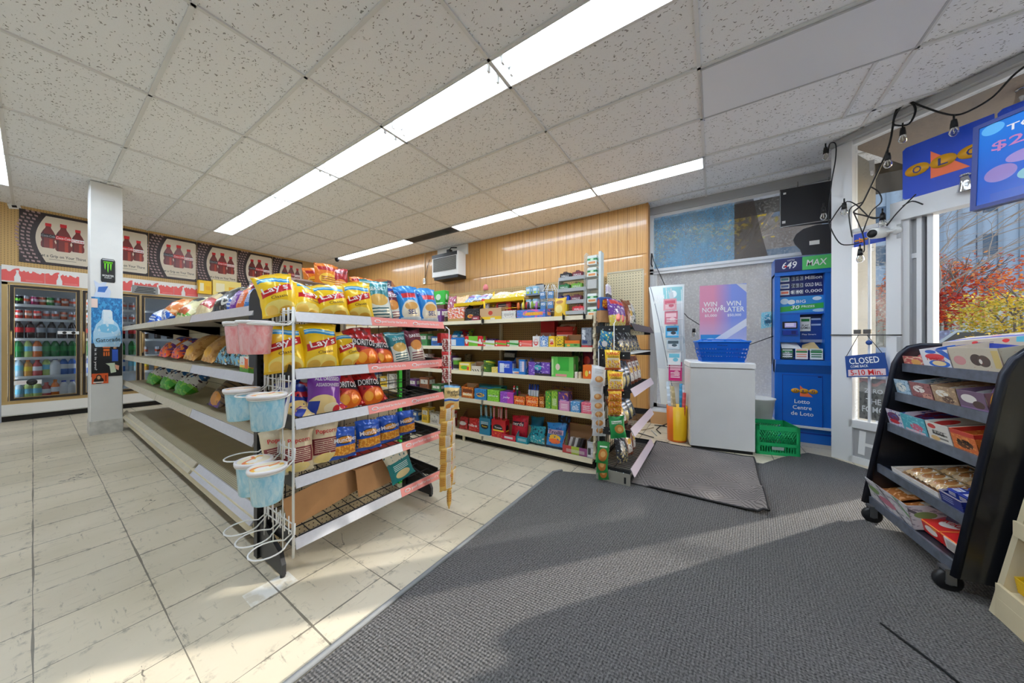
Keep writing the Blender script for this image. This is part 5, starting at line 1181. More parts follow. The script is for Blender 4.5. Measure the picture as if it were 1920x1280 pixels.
for i, px in enumerate((1066, 1076, 1086)):
    y = PX(px, 640, 2.8).y; b = MB(); b.rbox(-.014, .014, 0, .10, 0, .13, .003); tag(b.obj('gum_pack', [M('white_pack', (232, 230, 230), .4) if i < 2 else M('black_pack', (40, 36, 44), .4)], None, (2.79, y, .10), (-R(14), R(12), -PI / 2)), ['left white', 'right white', 'dark'][i] + ' pack leaning in the long striped carton on the bottom shelf', 'pack', 'packs in the striped carton')
goods('tray', 1100, 1119, 825, S5, (196, 196, 200), [('sr', 3, .8, .1, .9, .1, .9, (220, 220, 224)), ('r', .1, .4, .2, .6, (60, 60, 64))], 'grey carton at the near end' + on5, 'carton', None, 2.72, .14, lip=.9)
# fourth shelf
goods('can', 851, 864, 728, S4, (120, 150, 180), [N((220, 226, 230)), LN((40, 60, 90))], 'pale blue roll at the far left' + on4, 'candy')
goods('tray', 865, 888, 720, S4, (186, 96, 40), [('r', .1, .9, .2, .42, (250, 220, 150)), N((230, 160, 60)), ('r', .1, .9, .5, .8, (110, 50, 26))], 'orange brown candy carton' + on4, 'carton', ('Sandies', 'w', .7, .16, .3), 2.73, lip=.8)
goods('box', 889, 912, 729, S4, (44, 130, 190), [('e', .5, .45, .36, .2, (240, 190, 60)), N((20, 90, 150))], 'blue candy box beside the orange carton' + on4, 'box', ('MIKE', 'n', .5, .2, .46), 2.73, .14)
goods('box', 913, 936, 731, S4, (120, 184, 50), [LN((40, 80, 30), .4, .6, 9), N((170, 214, 90))], 'lime green candy box' + on4, 'box', ('mike and ike', 'w', .8, .16, .5), 2.73, .14)
goods('box', 937, 963, 735, S4, (140, 70, 180), [N((180, 110, 210)), ('r', .55, 1, 0, 1, (190, 70, 170))], 'violet candy box' + on4, 'box', ('jolly', 'w', .5, .2, .5), 2.73, .14)
goods('box', 889, 940, 723, None, (60, 170, 190), [], 'flat turquoise box lying across the back' + on4, 'box', None, 2.88, .12, .49)
for px, c, nm in ((966, (200, 30, 40), 'red'), (972, (20, 110, 70), 'green')):
    y = PX(px, 640, 2.80).y; b = MB(); b.lathe([(0, 0), (.009, 0), (.009, .10), (.009, .104), (.009, .12), (0, .13)], 10); b.lathe([(.0095, .09), (.0095, .105)], 10, 1); tag(b.obj('candy_tube', [M('tube_' + nm, c, .3), T_WHITE], None, (2.78, y, .545), (0, 0, 0)), nm + ' candy tube standing in the red trays on the fourth shelf', 'candy')
for i, (a, c, base) in enumerate(((963, 985, (206, 40, 30)), (985, 1010, (226, 70, 40)), (1010, 1021, (140, 40, 30)))):
    goods('tray', a, c, 741, S4, base, [N((250, 190, 70), 10, .54), LN((250, 220, 190), .3, .6, 8)], ['left', 'middle', 'right'][i] + ' red and orange candy tray' + on4, 'carton', None, 2.73, .1, lip=.9)
for i in range(4):
    y = PX(993 + 5 * i, 640, 2.8).y; b = MB(); b.rbox(-.010, .010, -.006, .006, 0, .19, .003); b.prism([(-.012, .07), (.012, .07), (.012, .13), (-.012, .13)], -.009, .007, 1); tag(b.obj('candy_stick', [PM('brush_pack', (30, 60, 150), [('r', 0, 1, 0, .4, (40, 150, 70)), ('r', 0, 1, .4, .62, (226, 232, 240))]), M('brush_white', (236, 240, 244), .4)], None, (2.79, y, .512), (-R(6), 0, -PI / 2)), ['first', 'second', 'third', 'fourth'][i] + ' blue white and green candy stick in the upright row on the fourth shelf', 'candy', 'upright candy sticks')
goods('box', 1022, 1033, 733, S4, (60, 150, 60), [N((230, 200, 60))], 'green candy box left of the lime one near the gum' + on4, 'box', None, 2.73)
goods('box', 1033, 1046, 733, S4, (150, 190, 60), [N((60, 130, 50)), LN((240, 240, 220))], 'lime candy box between green and violet boxes' + on4, 'box', None, 2.73)
goods('box', 1046, 1066, 735, S4, (96, 56, 130), [N((226, 150, 60), 6, .6), LN((226, 220, 240))], 'dark violet candy box near the pink boxes' + on4, 'box', None, 2.73)
goods('bag', 1023, 1066, 717, None, (120, 44, 60), [('s', 7, .4, 'v', (210, 170, 90)), N((60, 60, 120))], 'striped red and gold candy bag lying on the boxes' + on4, 'candy bag', None, 2.79, .1, .612, lean=60)
goods('box', 1048, 1068, 752, S4, (222, 150, 190), [LN((250, 230, 236), .2, .8, 6)], 'pale pink low box, leftmost of the three low boxes' + on4, 'box', None, 2.715, .12)
goods('box', 1069, 1088, 753, S4, (70, 150, 210), [N((226, 240, 250)), LN((250, 250, 250))], 'sky blue low box, middle of the three low boxes' + on4, 'box', None, 2.715, .12)
goods('box', 1089, 1110, 755, S4, (232, 100, 130), [N((250, 170, 160)), LN((250, 230, 236), .2, .8, 6)], 'rose pink low box, rightmost of the three low boxes' + on4, 'box', None, 2.715, .12)
# third shelf
goods('can', 846, 858, 671, S3, (230, 232, 226), [('r', 0, 1, .1, .45, (60, 60, 64)), ('r', 0, 1, .45, .8, (110, 190, 60))], 'green and white canister at the far left' + on3, 'can')
goods('can', 835, 847, 662, S3, (214, 206, 186), [LN((120, 90, 60))], 'tall cream tub at the far left' + on3, 'tub', None, 2.86)
goods('can', 868, 879, 664, S3, (150, 140, 120), [N((90, 84, 70))], 'grey stack of cups at the back' + on3, 'cups', None, 2.95)
goods('box', 860, 882, 679, S3, (240, 204, 60), [('e', .5, .4, .34, .24, (110, 180, 60)), ('r', .1, .9, .68, .9, (250, 240, 200)), ('r', .72, .9, .1, .5, (220, 70, 50))], 'yellow candy box' + on3, 'box', None, 2.73)
goods('tray', 883, 902, 679, S3, (232, 222, 200), [('d', 1, .4, .3, .05, (40, 40, 30)), ('d', 1, .4, .55, .05, (40, 40, 30)), ('d', 1, .4, .8, .05, (40, 40, 30)), ('r', 0, 1, .4, 1, (226, 214, 196))], 'cream tray with yellow and black hazard stripes' + on3, 'carton', None, 2.73, .09, lip=.6)
goods('can', 902, 921, 676, S3, (60, 110, 40), [('d', .6, 1, .95, .08, (220, 220, 60)), ('e', .5, .4, .2, .16, (30, 40, 20)), N((150, 190, 60))], 'green jar with black and yellow lid' + on3, 'jar', None, 2.73)
goods('box', 921, 933, 688, S3, (236, 206, 80), [N((240, 240, 220))], 'small yellow packet' + on3, 'box', None, 2.72, .06)
goods('box', 933, 960, 677, S3, (36, 76, 190), [('r', .12, .45, .1, .85, (214, 226, 246)), LN((240, 240, 250), .5, .8, 8)], 'royal blue candy box' + on3, 'box', ('POP', 'w', .3, .2, .6), 2.72, .09)
goods('tray', 957, 988, 671, S3, (50, 130, 206), [('r', .1, .9, .1, .5, (226, 236, 246)), ('e', .5, .24, .3, .14, (226, 150, 120))], 'sky blue display carton with a brown inside' + on3, 'carton', None, 2.74, .1, lip=.35)
goods('box', 972, 985, 674, S3, (40, 120, 200), [('r', .5, .9, .2, .9, (230, 190, 200)), LN((230, 240, 250), .2, .9)], 'narrow blue and pink box' + on3, 'box', None, 2.72, .05)
goods('tray', 990, 1032, 674, S3, (120, 80, 180), [('r', .3, .62, 0, 1, (40, 40, 110)), ('e', .45, .6, .16, .2, (60, 180, 190)), N((200, 180, 220)), ('r', .3, 1, 0, .18, (60, 50, 50))], 'violet and navy display carton' + on3, 'carton', None, 2.73, .12, lip=.85)
goods('bag', 938, 965, 654, None, (40, 40, 44), [('r', .1, .9, .6, .8, (200, 200, 200)), ('e', .5, .3, .3, .16, (226, 140, 50))], 'black bag with white lettering at the back' + on3, 'candy bag', ('PRINCE', 'w', .7, .12, .7), 2.92, .1, .81)
goods('bag', 1066, 1090, 655, S3, (50, 66, 40), [N((110, 140, 60)), ('e', .5, .6, .3, .14, (220, 210, 200))], 'dark green bag behind the tall green carton' + on3, 'candy bag', None, 2.90)
goods('tray', 1033, 1076, 668, S3, (110, 200, 90), [('r', .3, .8, .32, .98, (60, 170, 60)), ('e', .3, .5, .1, .16, (230, 210, 190)), ('r', .2, .7, .04, .16, (230, 150, 150)), ('r', .02, .1, .1, .9, (180, 226, 150))], 'tall bright green display carton' + on3, 'carton', None, 2.72, .12, lip=.98)
goods('box', 1077, 1083, 697, S3, (240, 232, 220), [N((200, 180, 160))], 'tiny cream box, left one of the pair' + on3, 'box', None, 2.72, .03)
goods('box', 1084, 1090, 697, S3, (236, 220, 180), [N((190, 160, 120))], 'tiny tan box, right one of the pair' + on3, 'box', None, 2.72, .03)
goods('box', 1092, 1111, 684, S3, (236, 110, 26), [('e', .4, .4, .18, .22, (250, 220, 80)), ('e', .75, .5, .1, .12, (250, 240, 220))], 'orange candy box at the near end' + on3, 'box', None, 2.72, .10)
goods('bag', 1087, 1112, 657, None, (110, 30, 60), [N((60, 30, 80)), ('e', .4, .6, .3, .16, (210, 60, 60))], 'maroon bag above the orange box' + on3, 'candy bag', None, 2.86, .1, .81)
# second shelf
goods('tray', 832, 871, 631, S2, (36, 120, 200), [('r', .3, .6, .1, .8, (226, 232, 240)), ('r', 0, .12, 0, .9, (230, 236, 240))], 'blue and white display tray at the far end' + on2, 'carton', None, 2.72, .12, lip=.9)
for i, (px, c) in enumerate(((845, (40, 150, 210)), (856, (206, 40, 50)), (866, (160, 200, 50)))):
    goods('bag', px - 9, px + 9, 616 - 2 * i, None, c, [N((30, 70, 150)), ('r', .2, .8, .3, .6, (236, 236, 240))], ['blue', 'red', 'lime'][i] + ' bag leaning in the blue and white tray on the second shelf', 'candy bag', None, 2.78 + .04 * i, .1, 1.10, lean=30)
goods('box', 871, 905, 630, S2, (120, 190, 60), [('r', 0, .22, 0, 1, (206, 34, 40)), ('r', .74, 1, 0, 1, (206, 34, 40)), ('e', .1, .5, .07, .26, (240, 230, 226)), ('e', .87, .5, .07, .26, (240, 230, 226)), ('d', .3, 1, .62, .1, (236, 240, 226))], 'green gum box with red ends' + on2, 'box', None, 2.72, .08)
for i in range(3):
    goods('bag', 878 + 12 * i, 900 + 10 * i, 620 + i, None, (86, 46, 130), [N((226, 220, 236), 9, .6), ('s', 6, .3, 'u', (50, 30, 80))], ['left', 'middle', 'right'][i] + ' one of the purple bags behind the green gum box on the second shelf', 'candy bag', None, 2.84, .1, 1.10, lean=64)
for i, (a, c, base, rim) in enumerate(((905, 928, (226, 226, 224), (150, 190, 90)), (928, 950, (226, 80, 70), (120, 180, 60)), (950, 973, (200, 220, 190), (60, 150, 60)), (973, 998, (232, 100, 90), (240, 150, 140)))):
    goods('box', a, c, 638, S2, base, [('r', 0, .2, 0, 1, (214, 50, 50)), ('e', .1, .5, .07, .3, (250, 236, 230)), ('d', .2, 1, .6, .14, rim)], ['first', 'second', 'third', 'fourth'][i] + ' from the left of the low gum boxes' + on2, 'box', None, 2.72, .08, grp='low gum boxes')
goods('box', 998, 1012, 630, S2, (240, 238, 234), [('e', .5, .45, .34, .3, (214, 50, 50)), ('e', .5, .5, .3, .22, (246, 240, 236))], 'white egg box with red print' + on2, 'box', ('kinder', 'r', .7, .2, .46), 2.72, .07)
goods('box', 1012, 1028, 630, S2, (70, 130, 200), [N((230, 236, 244), 9, .52), ('r', .3, .6, .2, .6, (240, 240, 240))], 'blue and white egg box' + on2, 'box', None, 2.72, .07)
goods('box', 1028, 1041, 630, S2, (246, 200, 40), [('e', .5, .5, .36, .3, (250, 240, 210)), ('e', .5, .36, .3, .12, (206, 60, 40))], 'yellow egg box with round print' + on2, 'box', ('kinder', 'r', .6, .18, .56), 2.72, .07)
goods('box', 1041, 1057, 630, S2, (246, 206, 40), [N((60, 80, 60), 9, .56), ('r', .2, .8, .2, .3, (90, 90, 60))], 'yellow egg box with dark figures print' + on2, 'box', None, 2.72, .07)
for i, px in enumerate((1005, 1017, 1030)):
    y = PX(px, 640, 2.86).y; b = MB(); b.lathe([(0, 0), (.03, 0), (.036, .03), (.034, .07), (.022, .10), (.008, .125), (0, .13)], 14); b.lathe([(.0365, .028), (.0365, .045)], 14, 1)
    tag(b.obj('foil_egg', [M('silver_white_foil', (222, 226, 230), .25, .4), M('foil_blue', (150, 180, 214), .3, .4)], None, (2.88, y, BZ[3] + .001)), ['left', 'middle', 'right'][i] + ' one of the silver foil chocolates behind the egg boxes', 'candy', 'foil chocolates')
goods('tray', 1058, 1088, 627, S2, (236, 120, 30), [('r', 0, 1, 0, .55, (110, 170, 90)), ('e', .25, .3, .12, .16, (240, 160, 50)), ('e', .72, .36, .12, .12, (60, 110, 50))], 'orange tray with a green front' + on2, 'carton', None, 2.72, .09, lip=.55)
goods('box', 1013, 1040, 602, None, (190, 30, 34), [('r', .0, 1, .44, .56, (220, 150, 140))], 'red carton stacked high at the back' + on2, 'box', None, 2.93, .1, BZ[3] + .001)
goods('box', 1043, 1074, 612, S2, (208, 50, 36), [('r', 0, 1, .5, .62, (236, 200, 180)), ('r', .1, .7, .1, .4, (236, 100, 40))], 'red and cream carton under the tipped lid' + on2, 'box', None, 2.87, .12)
b = MB(); b.hexa([(-.1, 0, 0), (.1, 0, 0), (.1, .006, 0), (-.1, .006, 0), (-.08, .12, .08), (.08, .12, .08), (.08, .126, .08), (-.08, .126, .08)]); y = PX(1058, 640, 2.87).y
tag(b.obj('tipped_carton', [PM('lid_pr', (214, 196, 170), [('e', .5, .5, .34, .3, (120, 60, 50)), ('r', 0, 1, 0, .14, (200, 50, 40))])], None, (2.86, y, BZ[3] + .155), (0, 0, -PI / 2)), 'tipped cream lid with round brown print on the red carton of the second shelf', 'carton')
goods('tray', 1089, 1110, 612, S2, (130, 136, 146), [('r', .1, .4, .4, .9, (226, 230, 236)), ('r', 0, 1, 0, .12, (196, 50, 50)), ('r', .1, .6, .2, .36, (40, 60, 110)), N((90, 96, 110))], 'grey blue carton with red foot at the near end' + on2, 'carton', None, 2.72, .14, lip=.95)
# top shelf
goods('box', 812, 834, 545, S1, (50, 180, 60), [('r', .2, .6, .1, .7, (30, 120, 40)), LN((230, 246, 230), .2, .6, 10), ('e', .45, .76, .22, .12, (210, 230, 210))], 'bright green box at the far left' + on1, 'box', ('Cool', 'w', .4, .12, .3), 2.98, .08, 1.48)
goods('box', 815, 833, 571, S1, (92, 52, 38), [], 'dark brown box under the green box' + on1, 'box', None, 2.96, .1)
goods('can', 831, 839, 583, S1, (226, 222, 214), [('r', 0, 1, 0, .5, (60, 60, 50)), N((200, 180, 120))], 'small white and black tin' + on1, 'can', None, 2.74)
goods('tray', 839, 871, 575, S1, (232, 140, 90), [('r', 0, 1, 0, .22, (186, 150, 90)), ('nr', 8, .5, .25, 1, (246, 226, 220)), ('nr', 9, .56, .3, .9, (230, 70, 60))], 'peach candy tray with kraft foot' + on1, 'carton', None, 2.73, .14, lip=.95)
goods('bag', 848, 872, 553, None, (240, 200, 150), [N((250, 230, 190)), ('sr', 10, .5, .1, .9, .2, .5, (200, 70, 40))], 'cream and orange candy bag standing in the peach tray' + on1, 'candy bag', None, 2.82, .1, 1.44)
goods('bag', 832, 848, 553, None, (160, 60, 90), [N((230, 220, 226))], 'plum candy bag at the left of the peach tray' + on1, 'candy bag', None, 2.92, .1, 1.42)
def wire_rack(px0, px1, zt, label):
    ya, yb = bspan(px0, px1, 2.80); t = thing('wire_display_rack', label, 'display rack', (0, 0, 0)); YW = M('yellow_wire', (248, 206, 30), .35)
    b = MB()
    for x in (2.80, 2.98):
        for y in (ya, yb): b.tube([(x, y, BZ[4]), (x, y, zt + (.0 if x < 2.9 else .12))], .006, 6)
    b.obj('posts', [YW], t)
    b = MB(); b.hexa([(2.795, yb, zt - .035), (2.80, yb, zt - .035), (2.80, ya, zt - .035), (2.795, ya, zt - .035), (2.79, yb, zt), (2.795, yb, zt), (2.795, ya, zt), (2.79, ya, zt)]); b.box(2.80, 2.98, yb, ya, zt - .04, zt - .034); b.obj('top_shelf', [YW], t)
    b = MB()
    for z in (1.50, 1.43): b.tube([(2.80, ya, z), (2.80, yb, z)], .004, 5)
    b.box(2.80, 2.803, ya - .22, ya, 1.45, 1.48); b.obj('front_rails', [YW], t)
    return t
wire_rack(852, 907, 1.60, 'yellow wire display rack with blue and white bags on top, left one of two'); wire_rack(909, 982, 1.615, 'yellow wire display rack with yellow bags on top, right one of two')
for i, (a, c, col, nm) in enumerate(((858, 884, (150, 180, 226), 'left blue and white'), (882, 908, (196, 210, 236), 'right blue and white'), (912, 946, (236, 220, 150), 'left yellow'), (942, 982, (246, 214, 70), 'right yellow'))):
    goods('bag', a, c, 528, None, col, [N((250, 246, 226), 6, .55), ('r', .2, .8, .3, .6, (70, 100, 180) if i < 2 else (250, 240, 200)), ('sr', 8, .5, .2, .8, .4, .56, (190, 50, 60))], nm + ' bag lying on top of the yellow wire racks', 'candy bag', None, 2.81, .1, 1.602 + .015 * (i > 1), lean=62)
goods('tray', 872, 899, 560, S1, (26, 22, 24), [('e', .36, .4, .2, .16, (236, 170, 50)), ('e', .36, .4, .11, .1, (220, 90, 40)), ('n', 10, .62, (120, 116, 120))], 'black meat snack carton with an orange disc' + on1, 'carton', None, 2.72, .14, lip=.55)
goods('bag', 893, 914, 559, None, (226, 220, 216), [('r', 0, 1, .82, 1, (206, 60, 60)), ('r', .1, .9, .5, .64, (236, 232, 230))], 'white jerky pouch with red top' + on1, 'snack bag', ('JERKY', 'k', .8, .14, .57), 2.80, .1, 1.44)
goods('tray', 884, 900, 592, S1, (120, 36, 50), [('r', .1, .9, .3, .8, (170, 70, 80)), ('r', .2, .7, .4, .6, (236, 226, 226))], 'low maroon tray at the shelf edge' + on1, 'carton', None, 2.705, .05, lip=1)
goods('tray', 899, 941, 572, S1, (206, 168, 126), [('r', 0, 1, 0, .3, (236, 196, 40)), ('e', .5, .6, .1, .18, (190, 60, 40)), ('r', .5, .7, .05, .2, (240, 236, 220))], 'kraft display tray with yellow foot' + on1, 'carton', None, 2.72, .14, lip=.8)
goods('box', 930, 958, 560, S1, (184, 26, 30), [('r', .12, .7, .52, .8, (40, 26, 28)), LN((230, 200, 190), .56, .72, 10), ('e', .5, .26, .3, .12, (214, 60, 50))], 'red carton with black label' + on1, 'box', None, 2.84, .12)
goods('tray', 940, 968, 582, S1, (236, 232, 224), [N((180, 150, 120), 12, .6), LN((150, 150, 150), .4, .7)], 'white candy tray left of the lollipops' + on1, 'carton', None, 2.72, .1, lip=1)
o = goods('tray', 968, 1024, 580, S1, (70, 130, 210), [('r', .3, .9, .3, .7, (246, 150, 90)), N((236, 100, 170), 5, .56), ('r', .36, .84, .36, .62, (250, 170, 60))], 'pink and blue lollipop tray' + on1, 'carton', ('LOLLIES', 'y', .5, .3, .5), 2.71, .12, lip=1)
for i in range(8):
    px = 974 + 4.4 * i; p = PX(px, 640, 2.80); c = [(236, 120, 60), (90, 110, 190), (240, 220, 80), (200, 60, 70), (60, 60, 70), (230, 230, 240), (150, 180, 70), (190, 120, 190)][i]
    b = MB(); b.tube([(0, 0, -.07), (0, 0, .0)], .003, 5, 1); b.lathe([(0, 0), (.010, .004), (.015, .03), (.014, .055), (.008, .075), (0, .08)], 10)
    tag(b.obj('lollipop', [M('lolly%d' % i, c, .3), T_WHITE], None, (2.78 + .025 * (i % 2), p.y, BZ[4] + .10), (0, R(RN.uniform(-12, 12)), 0)), ['orange', 'blue', 'yellow', 'red', 'dark grey', 'white', 'olive', 'lilac'][i] + ' wrapped lollipop standing in the pink and blue tray', 'lollipop', 'lollipops in the tray')
goods('bag', 1000, 1022, 557, None, (110, 160, 110), [N((200, 220, 190)), ('r', 0, 1, 0, .2, (40, 140, 70))], 'pale green candy bag behind the lollipop tray' + on1, 'candy bag', None, 2.86, .1, 1.45, lean=30)
goods('bag', 1018, 1036, 556, None, (196, 140, 96), [N((240, 220, 180)), ('r', .1, .9, .3, .5, (210, 60, 50))], 'tan candy bag behind the lollipop tray' + on1, 'candy bag', None, 2.86, .1, 1.44, lean=20)
goods('bag', 1034, 1058, 556, S1, (240, 196, 60), [('e', .5, .4, .3, .2, (250, 226, 140)), ('e', .5, .76, .3, .1, (170, 110, 40))], 'golden yellow candy bag' + on1, 'candy bag', None, 2.74)
goods('box', 1053, 1063, 570, S1, (240, 214, 50), [], 'small yellow box right of the golden bag' + on1, 'box', None, 2.80, .06)
# medicine racks
t = thing('medicine_rack', 'grey tiered cough drop rack with four levels of small boxes on the top shelf', 'display rack', (0, 0, 0))
ya, yb = bspan(1044, 1096, 2.80)
b = MB()
for k, z in enumerate((1.41, 1.515, 1.635, 1.75)): b.box(2.79 + .02 * k, 2.90 + .02 * k, yb, ya, z - .006, z); b.box(2.786 + .02 * k, 2.79 + .02 * k, yb, ya, z - .012, z + .022)
b.obj('tiers', [M('grey_rack', (176, 178, 180), .4, .2)], t)
b = MB()
for y in (ya + .004, yb - .004): b.prism([(-.02, 0), (.16, 0), (.16, .42), (.06, .40)], y - .003, y + .003, 0, Matrix.Translation((2.80, 0, BZ[4])))
b.obj('side_panels', [M('clear_side', (210, 214, 216), .3)], t)
hl = [(1050, 1069, 3, (30, 30, 36), 'black', 'upper tier, left'), (1073, 1092, 3, (110, 26, 40), 'maroon', 'upper tier, right'), (1048, 1067, 2, (30, 110, 60), 'dark green', 'second tier, left'), (1071, 1091, 2, (110, 170, 50), 'lime green', 'second tier, right'), (1046, 1055, 1, (50, 56, 130), 'indigo', 'third tier, far left'), (1057, 1067, 1, (30, 80, 200), 'royal blue', 'third tier, middle'), (1070, 1090, 1, (96, 26, 50), 'wine red', 'third tier, right'), (1073, 1096, 0, (196, 34, 44), 'bright red', 'bottom tier')]
for a, c, k, col, nm, wh in hl:
    zt = (1.41, 1.515, 1.635, 1.75)[k]; X0 = 2.80 + .02 * k; y0, y1 = bspan(a, c, X0); w = y0 - y1
    b = MB(); b.prism([(-w / 2, 0), (w / 2, 0), (w / 2, .062), (w * .2, .062), (w * .14, .078), (-w * .14, .078), (-w * .2, .062), (-w / 2, .062)], 0, .07)
    o = b.obj('cough_drop_box', [PM('cough' + nm, col, [('e', .5, .9, .16, .1, (90, 50, 40)), ('r', .05, .95, .1, .2, (230, 226, 220))])], None, (X0, (y0 + y1) / 2, zt), (0, 0, -PI / 2)); tag(o, nm + ' cough drop box on the grey rack, ' + wh, 'box', 'cough drop boxes')
    if w > .07: txt('lettering', 'HALLS', w * .7, .02, T_WHITE, o, 0, .036, -.001)
t = thing('acrylic_dispenser', 'tall clear acrylic dispenser with green packs at the near end of the top shelf', 'dispenser', (0, 0, 0))
ya, yb = bspan(1096, 1122, 2.80); ACR = M('clear_acrylic', (232, 240, 238), .15, alpha=.3)
b = MB(); b.prism([(-.02, 0), (.14, 0), (.14, .60), (.06, .61), (.0, .57)], yb - .008, yb - .002, 0, Matrix.Translation((2.80, 0, BZ[4]))); b.prism([(-.02, 0), (.14, 0), (.14, .60), (.06, .61), (.0, .57)], ya, ya + .004, 0, Matrix.Translation((2.80, 0, BZ[4]))); b.box(2.935, 2.94, yb, ya, BZ[4], BZ[4] + .6)
b.obj('clear_sides', [ACR], t)
b = MB(); b.box(2.78, 2.86, yb - .03, yb - .008, BZ[4], BZ[4] + .58); b.obj('edge_band', [M('frosted_acrylic', (222, 232, 232), .25)], t)
PKG = PM('green_pack_front', (230, 236, 230), [('r', 0, 1, .5, .74, (40, 130, 70)), ('r', .1, .9, .1, .36, (226, 150, 90)), ('e', .5, .62, .2, .1, (200, 230, 190))])
for i, z in enumerate((1.376, 1.50, 1.63, 1.74, 1.85)):
    b = MB(); b.rbox(-.045, .045, 0, .08, 0, .085, .004); o = b.obj('gum_pack', [PKG if i != 2 else M('clear_grey_pack', (190, 190, 186), .3)], None, (2.81, (ya + yb) / 2, z), (-R(4), 0, -PI / 2)); tag(o, ['lowest', 'second lowest', 'middle grey', 'second highest', 'topmost'][i] + ' pack inside the tall clear acrylic dispenser', 'pack', 'packs in the acrylic dispenser')
t = thing('medicine_rack', 'small clear stand of pill packs left of the black speaker', 'display rack', (0, 0, 0)); ya, yb = bspan(983, 1012, 2.84)
b = MB()
for z in (1.50, 1.63): b.box(2.84, 2.93, yb, ya, z - .006, z)
b.box(2.93, 2.935, yb, ya, BZ[4], 1.74); b.obj('tiers', [M('grey_rack', (176, 178, 180), .4, .2)], t)
for i, (px, z) in enumerate(((990, 1.50), (1003, 1.50), (990, 1.63), (1003, 1.63))):
    b = MB(); b.rbox(-.028, .028, 0, .05, 0, .085, .003); tag(b.obj('pill_box', [PM('pill%d' % i, (150, 196, 220), [('r', .1, .9, .5, .8, (236, 240, 244)), ('e', .5, .3, .3, .16, (190, 210, 70)), ('r', 0, 1, 0, .12, (40, 90, 170))])], None, (2.85, PX(px, 640, 2.85).y, z), (0, 0, -PI / 2)), ['lower left', 'lower right', 'upper left', 'upper right'][i] + ' blue and white pill box on the small clear stand', 'box', 'pill boxes')
t = thing('wire_peg_stand', 'white wire carousel of blue medicine packs beside the cough drop rack', 'display rack', (0, 0, 0)); p = PX(1030, 640, 2.86)
b = MB()
for i in range(6):
    a = i * PI / 3; b.tube([(2.88 + .07 * math.cos(a), p.y + .09 * math.sin(a), BZ[4]), (2.88 + .07 * math.cos(a), p.y + .09 * math.sin(a), 1.64), (2.88 + .03 * math.cos(a), p.y + .04 * math.sin(a), 1.72)], .003, 5)
for z in (1.44, 1.56, 1.66): b.tube([(2.88 + .07 * math.cos(q * PI / 8), p.y + .09 * math.sin(q * PI / 8), z) for q in range(16)], .003, 5, 0, True)
b.obj('wires', [WIREW], t)
for i in range(4):
    b = MB(); b.rbox(-.03, .03, 0, .02, 0, .07, .003); tag(b.obj('blister_pack', [PM('blister', (90, 140, 190), [('r', .1, .9, .5, .9, (226, 232, 240)), N((40, 70, 120))])], None, (2.80, p.y + (-.04 if i % 2 else .045), 1.47 + .1 * (i // 2)), (0, R(RN.uniform(-6, 6)), -PI / 2)), ['lower right', 'lower left', 'upper right', 'upper left'][i] + ' blue and white blister pack on the white wire carousel', 'pack', 'blister packs')
b = MB(); b.rbox(-.045, .045, -.04, .04, 0, .13, .012); p = PX(1013, 640, 2.99); tag(b.obj('black_speaker', [M('charcoal_plastic', (44, 46, 52), .6)], None, (2.99, p.y, 1.63), (0, 0, -PI / 2)), 'black speaker box at the back above the pill packs', 'speaker')
b = MB(); b.box(-.06, .06, -.06, .06, 0, .01); b.box(-.02, .02, .0, .04, -.255, 0); tag(b.obj('speaker_shelf', [M('grey_rack', (176, 178, 180), .4, .2)], None, (2.99, p.y, 1.62)), 'small grey stand under the black speaker', 'stand')
p = PX(905, 640, 3.02); b = MB(); b.lathe([(0, 0), (.03, 0), (.034, .02), (.03, .05), (.014, .07), (0, .075)], 12); tag(b.obj('pink_pig', [M('pink_jar', (226, 130, 130), .4)], None, (3.08, p.y, 1.781)), 'small pink jar on top of the pegboard', 'jar')
# clips on the top shelf edge
for i, px in enumerate((906, 1057, 1096)):
    p = PX(px, 600, BX - .016); b = MB(); b.box(-.01, .01, -.012, 0, -.03, .014); b.tube([(0, -.012, .01), (0, -.03, .03), (0, -.03, -.02)], .003, 5); tag(b.obj('price_clip', [BLACKP], None, (BX - .014, p.y, 1.372), (0, 0, -PI / 2)), ['farthest', 'middle', 'nearest'][i] + ' black clip on the edge of the top candy shelf', 'clip', 'clips on the top shelf')
# goods seen through the black end rack, further along the gondola
for zi, sh in ((0, 'bottom'), (1, 'fourth'), (2, 'third'), (3, 'second'), (4, 'top')):
    for j in range(9):
        y = 2.72 + .22 * j + RN.uniform(-.03, .03); w = RN.uniform(.12, .18); h = RN.uniform(.10, .19)
        c = [(196, 60, 60), (230, 226, 220), (240, 200, 60), (60, 110, 180), (70, 140, 80), (150, 90, 60), (120, 70, 140)][(zi * 3 + j) % 7]; cn = ['red', 'white', 'yellow', 'blue', 'green', 'brown', 'purple'][(zi * 3 + j) % 7]
        b = MB(); b.rbox(-w / 2, w / 2, 0, .12, 0, h, .003)
        tag(b.obj('grocery_box', [PM('grocery%d' % ((zi * 3 + j) % 7), c, [('r', .1, .9, .55, .85, (240, 238, 230)), N((90, 70, 60), 6, .62), LN((60, 50, 50), .15, .4)])], None, (2.76, y, BZ[zi] + .001), (0, 0, -PI / 2)), '%s%s grocery box on the %s candy shelf behind the black end rack' % ('nearer ' if j < 2 else 'farther ' if j > 6 else '', cn, sh), 'box', '%s grocery boxes, %s shelf' % (cn, sh))
